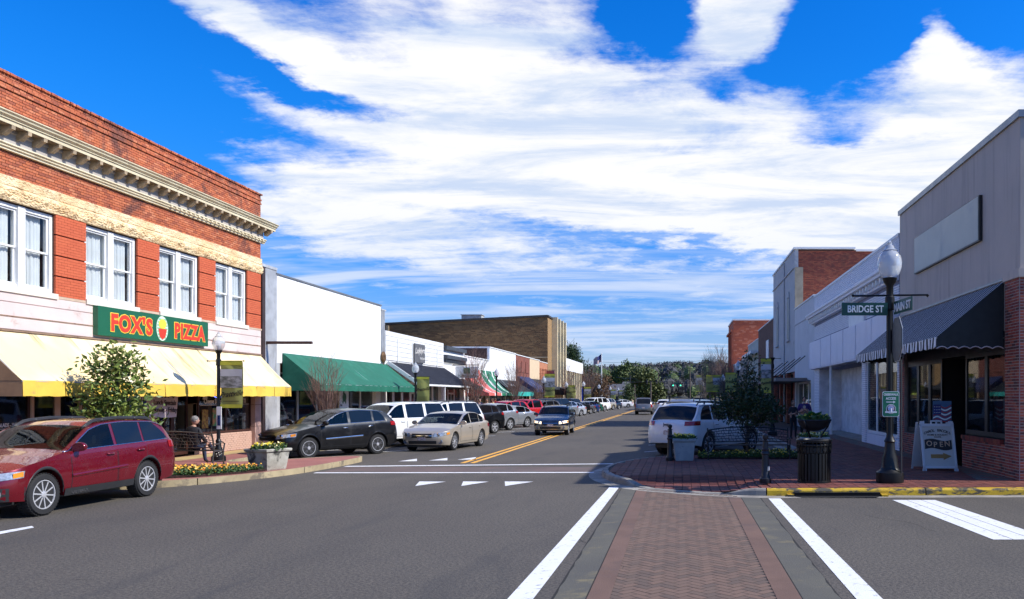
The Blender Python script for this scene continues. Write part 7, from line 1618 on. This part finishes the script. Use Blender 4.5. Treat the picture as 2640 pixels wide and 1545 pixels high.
# ------------------------------------------------------------ people
def person(label, loc, rz, J, mats, scale=1, hair=(.2, .1, .05), female=False, name='person'):
    """J: joint positions (metres, facing +x); a skinned continuous body"""
    t = thing(name, label, 'person', loc, rz)
    verts, edges, rad, reg = [], [], [], []
    idx = {}
    def V(n, p, r): idx[n] = len(verts); verts.append(Vector(p)*scale); rad.append(r*scale)
    for n, (p, r) in J['v'].items(): V(n, p, r)
    segs = []
    for a_, b_, m_ in J['e']: edges.append((idx[a_], idx[b_])); segs.append((verts[idx[a_]], verts[idx[b_]], m_))
    # fingers
    for hnd, d in J['hands'].items():
        hp_ = verts[idx[hnd]]; d = Vector(d).normalized(); side = d.cross(Vector((0, 0, 1)));
        if side.length < .1: side = Vector((0, 1, 0))
        side.normalize()
        for k in range(5):
            q = (k-1.5)*.018 if k < 4 else -.045; l = (.055, .07, .065, .05, .045)[k]; b0 = hp_+side*q*scale+d*.025*scale; m0 = b0+(d if k < 4 else (d*.4-side)).normalized()*l*.6*scale; m1 = m0+(d+Vector((0, 0, -.6))).normalized()*l*.5*scale
            i = len(verts); verts.extend([b0, m0, m1]); rad.extend([.010, .009, .007]); edges.extend([(idx[hnd], i), (i, i+1), (i+1, i+2)]); segs.append((b0, m1, 0))
    me = bpy.data.meshes.new('body'); me.from_pydata([tuple(v) for v in verts], edges, []); o = bpy.data.objects.new('body', me); COL.objects.link(o)
    md = o.modifiers.new('s', 'SKIN'); 
    for i, sv in enumerate(me.skin_vertices[0].data): sv.radius = (rad[i], rad[i]); sv.use_root = (i == idx['pelvis'])
    md.use_smooth_shade = True; o.modifiers.new('u', 'SUBSURF').levels = 1
    bpy.context.view_layer.update()
    ev = o.evaluated_get(bpy.context.evaluated_depsgraph_get()); nm = bpy.data.meshes.new_from_object(ev); o.modifiers.clear(); o.data = nm; nm.name = 'body'; nm.materials.clear()
    for m_ in mats: nm.materials.append(m_)
    for p_ in nm.polygons:
        c = p_.center; best = 9; bi = 0
        for a_, b_, m_ in segs:
            ab = b_-a_; tt = max(0, min(1, (c-a_).dot(ab)/max(1e-9, ab.dot(ab)))); dd = (c-(a_+ab*tt)).length
            if dd < best: best = dd; bi = m_
        p_.material_index = bi; p_.use_smooth = True
    o.parent = t
    # face and hair
    hd = Vector(J['head'])*scale; f = Vector(J['face']).normalized(); s = f.cross(Vector((0, 0, 1))).normalized(); up = Vector((0, 0, 1)); R = .1*scale
    def blob(nm_, c, rx, ry, rz_, m_, n=10):
        mb = MB(); rows = []
        for i in range(n+1):
            th = pi*i/n; rows.append([c+f*(rx*sin(th)*cos(ph_))+s*(ry*sin(th)*sin(ph_))+up*(rz_*cos(th)) for ph_ in [2*pi*k/12 for k in range(12)]])
        mb.grid(rows, closed=True); return mb.build(nm_, m_, t, smooth=True, world=False)
    blob('head', hd, R*.95, R*.78, R*1.18, mats[0]); blob('nose', hd+f*R*.95-up*R*.15, R*.16, R*.13, R*.22, mats[0], 6)
    for sg in (-1, 1): blob('ear', hd+s*sg*R*.78-up*R*.1, R*.18, R*.08, R*.24, mats[0], 6); blob('eye', hd+f*R*.82+s*sg*R*.33+up*R*.08, R*.1, R*.12, R*.09, BLK, 6)
    blob('mouth', hd+f*R*.84-up*R*.55, R*.08, R*.3, R*.06, mat('lips', (.35, .12, .1), .6), 6)
    hm = mat('hair_%d' % int(hair[0]*1000), hair, .8, vs=30, var=.5, bump=.6, bs=60)
    blob('hair', hd-f*R*.14+up*R*.26, R*.98, R*.90, R*1.02, hm)
    if female: blob('hair', hd-f*R*.45-up*R*.5, R*.75, R*.92, R*1.25, hm)
    return t
SKIN = mat('skin', (.46, .25, .17), .6, var=.08); JACK = mat('black_jacket', (.015, .014, .017), .75, bump=.3, bs=12); JEAN = mat('dark_jeans', (.03, .045, .09), .85, bump=.2); SHOE = mat('dark_shoe', (.03, .025, .022), .5); PURP = mat('purple_shirt', (.055, .025, .14), .85, bump=.2, bs=10)
SEAT = dict(v={'pelvis': ((0, 0, .54), .13), 'belly': ((-.05, 0, .70), .15), 'chest': ((-.10, 0, .90), .165), 'neck': ((-.06, 0, 1.07), .062), 'jaw': ((-.02, 0, 1.13), .06),
  'sl': ((-.09, .17, .99), .075), 'el': ((-.02, .25, .74), .052), 'wl': ((.22, .16, .66), .036), 'hl': ((.30, .12, .65), .036), 'sr': ((-.09, -.17, .99), .075), 'er': ((.0, -.25, .74), .052), 'wr': ((.24, -.12, .66), .036), 'hr': ((.32, -.08, .65), .036),
  'pl': ((.02, .09, .54), .095), 'kl': ((.45, .11, .58), .068), 'al': ((.52, .11, .14), .044), 'tl': ((.66, .13, .07), .038), 'pr': ((.02, -.09, .54), .095), 'kr': ((.46, -.02, .64), .068), 'ar': ((.78, .10, .42), .044), 'tr': ((.92, .10, .50), .038)},
  e=[('pelvis', 'belly', 1), ('belly', 'chest', 1), ('chest', 'neck', 1), ('neck', 'jaw', 0), ('chest', 'sl', 1), ('sl', 'el', 1), ('el', 'wl', 1), ('wl', 'hl', 0), ('chest', 'sr', 1), ('sr', 'er', 1), ('er', 'wr', 1), ('wr', 'hr', 0), ('pelvis', 'pl', 2), ('pl', 'kl', 2), ('kl', 'al', 2), ('al', 'tl', 3), ('pelvis', 'pr', 2), ('pr', 'kr', 2), ('kr', 'ar', 2), ('ar', 'tr', 3)],
  hands={'hl': (1, -.3, 0), 'hr': (1, .3, 0)}, head=(-.0, 0, 1.25), face=(.75, -.65, 0))
person('seated man with short grey hair and black jacket on the iron bench', (-13.1, 22.35, .15), radians(82), SEAT, [SKIN, JACK, JEAN, SHOE], hair=(.27, .25, .23))
def stand(w=.17, arm='down', tilt=0, wide=1.0):
    v = {'pelvis': ((0, 0, .95), .13*wide), 'belly': ((0, 0, 1.10), .135*wide), 'chest': ((-.01, 0, 1.32), .15*wide), 'neck': ((0, 0, 1.50), .06), 'jaw': ((.02, 0, 1.56), .058),
     'sl': ((-.01, w*1.1, 1.42), .07*wide), 'sr': ((-.01, -w*1.1, 1.42), .07*wide), 'el': ((-.02, w*1.55, 1.13), .05*wide), 'er': ((-.02, -w*1.55, 1.13), .05*wide), 'pl': ((0, .10, .90), .095*wide), 'kl': ((.03, .11, .50), .068*wide), 'al': ((0, .12, .09), .045), 'tl': ((.15, .13, .045), .038), 'pr': ((0, -.10, .90), .095*wide), 'kr': ((.03, -.11, .50), .068*wide), 'ar': ((0, -.12, .09), .045), 'tr': ((.15, -.13, .045), .038)}
    if arm == 'down': v.update({'wl': ((.08, w*1.5, .90), .036), 'hl': ((.12, w*1.45, .82), .036), 'wr': ((.08, -w*1.5, .90), .036), 'hr': ((.12, -w*1.45, .82), .036)}); H = {'hl': (.2, 0, -1), 'hr': (.2, 0, -1)}
    else: v.update({'wl': ((.24, .08, 1.18), .034), 'hl': ((.30, .02, 1.22), .034), 'wr': ((.24, -.08, 1.18), .034), 'hr': ((.30, -.02, 1.22), .034)}); H = {'hl': (.6, -.6, .3), 'hr': (.6, .6, .3)}
    return dict(v=v, e=[('pelvis', 'belly', 1), ('belly', 'chest', 1), ('chest', 'neck', 1), ('neck', 'jaw', 0), ('chest', 'sl', 1), ('sl', 'el', 1), ('el', 'wl', 0), ('wl', 'hl', 0), ('chest', 'sr', 1), ('sr', 'er', 1), ('er', 'wr', 0), ('wr', 'hr', 0), ('pelvis', 'pl', 2), ('pl', 'kl', 2), ('kl', 'al', 2), ('al', 'tl', 3), ('pelvis', 'pr', 2), ('pr', 'kr', 2), ('kr', 'ar', 2), ('ar', 'tr', 3)], hands=H, head=(.03, 0, 1.68), face=(1, 0, 0))
BLKP = mat('black_trousers', (.012, .012, .014), .8)
pm_ = person('man in a purple printed shirt standing on the right pavement', (Xat(2074, 37), 37, .15), radians(-100), stand(.18, 'up', wide=1.2), [SKIN, PURP, BLKP, SHOE], scale=1.05, hair=(.02, .014, .01))
mb = MB(); mb.lathe([(.07, 0), (.07, .006)], (.19, 0, 1.42), 12, 'x'); mb.build('shirt_print', mat('print_gold', (.6, .45, .35), .7), pm_, world=False)
person('woman in black with long light brown hair looking at her phone', (Xat(2045, 36.6), 36.6, .15), radians(-70), stand(.15, 'up', wide=.95), [SKIN, JACK, BLKP, SHOE], scale=.96, hair=(.16, .10, .06), female=True)
for k, (u, y, c, lb) in enumerate([(1236, 49, (.03, .05, .2), 'person in blue walking behind the parked cars'), (1256, 56, (.02, .02, .03), 'person in dark clothes behind the black parked vehicle'), (1270, 58, (.6, .45, .05), 'person in a yellow top on the left pavement'), (1277, 59, (.5, .04, .08), 'person in a red top beside the one in yellow')]):
    person(lb, (Xat(u, y), y, .15), radians(-60-40*k), stand(.16, 'down'), [SKIN, mat('top_%d' % k, c, .8), JEAN, SHOE], scale=.98, hair=(.1, .06, .03))
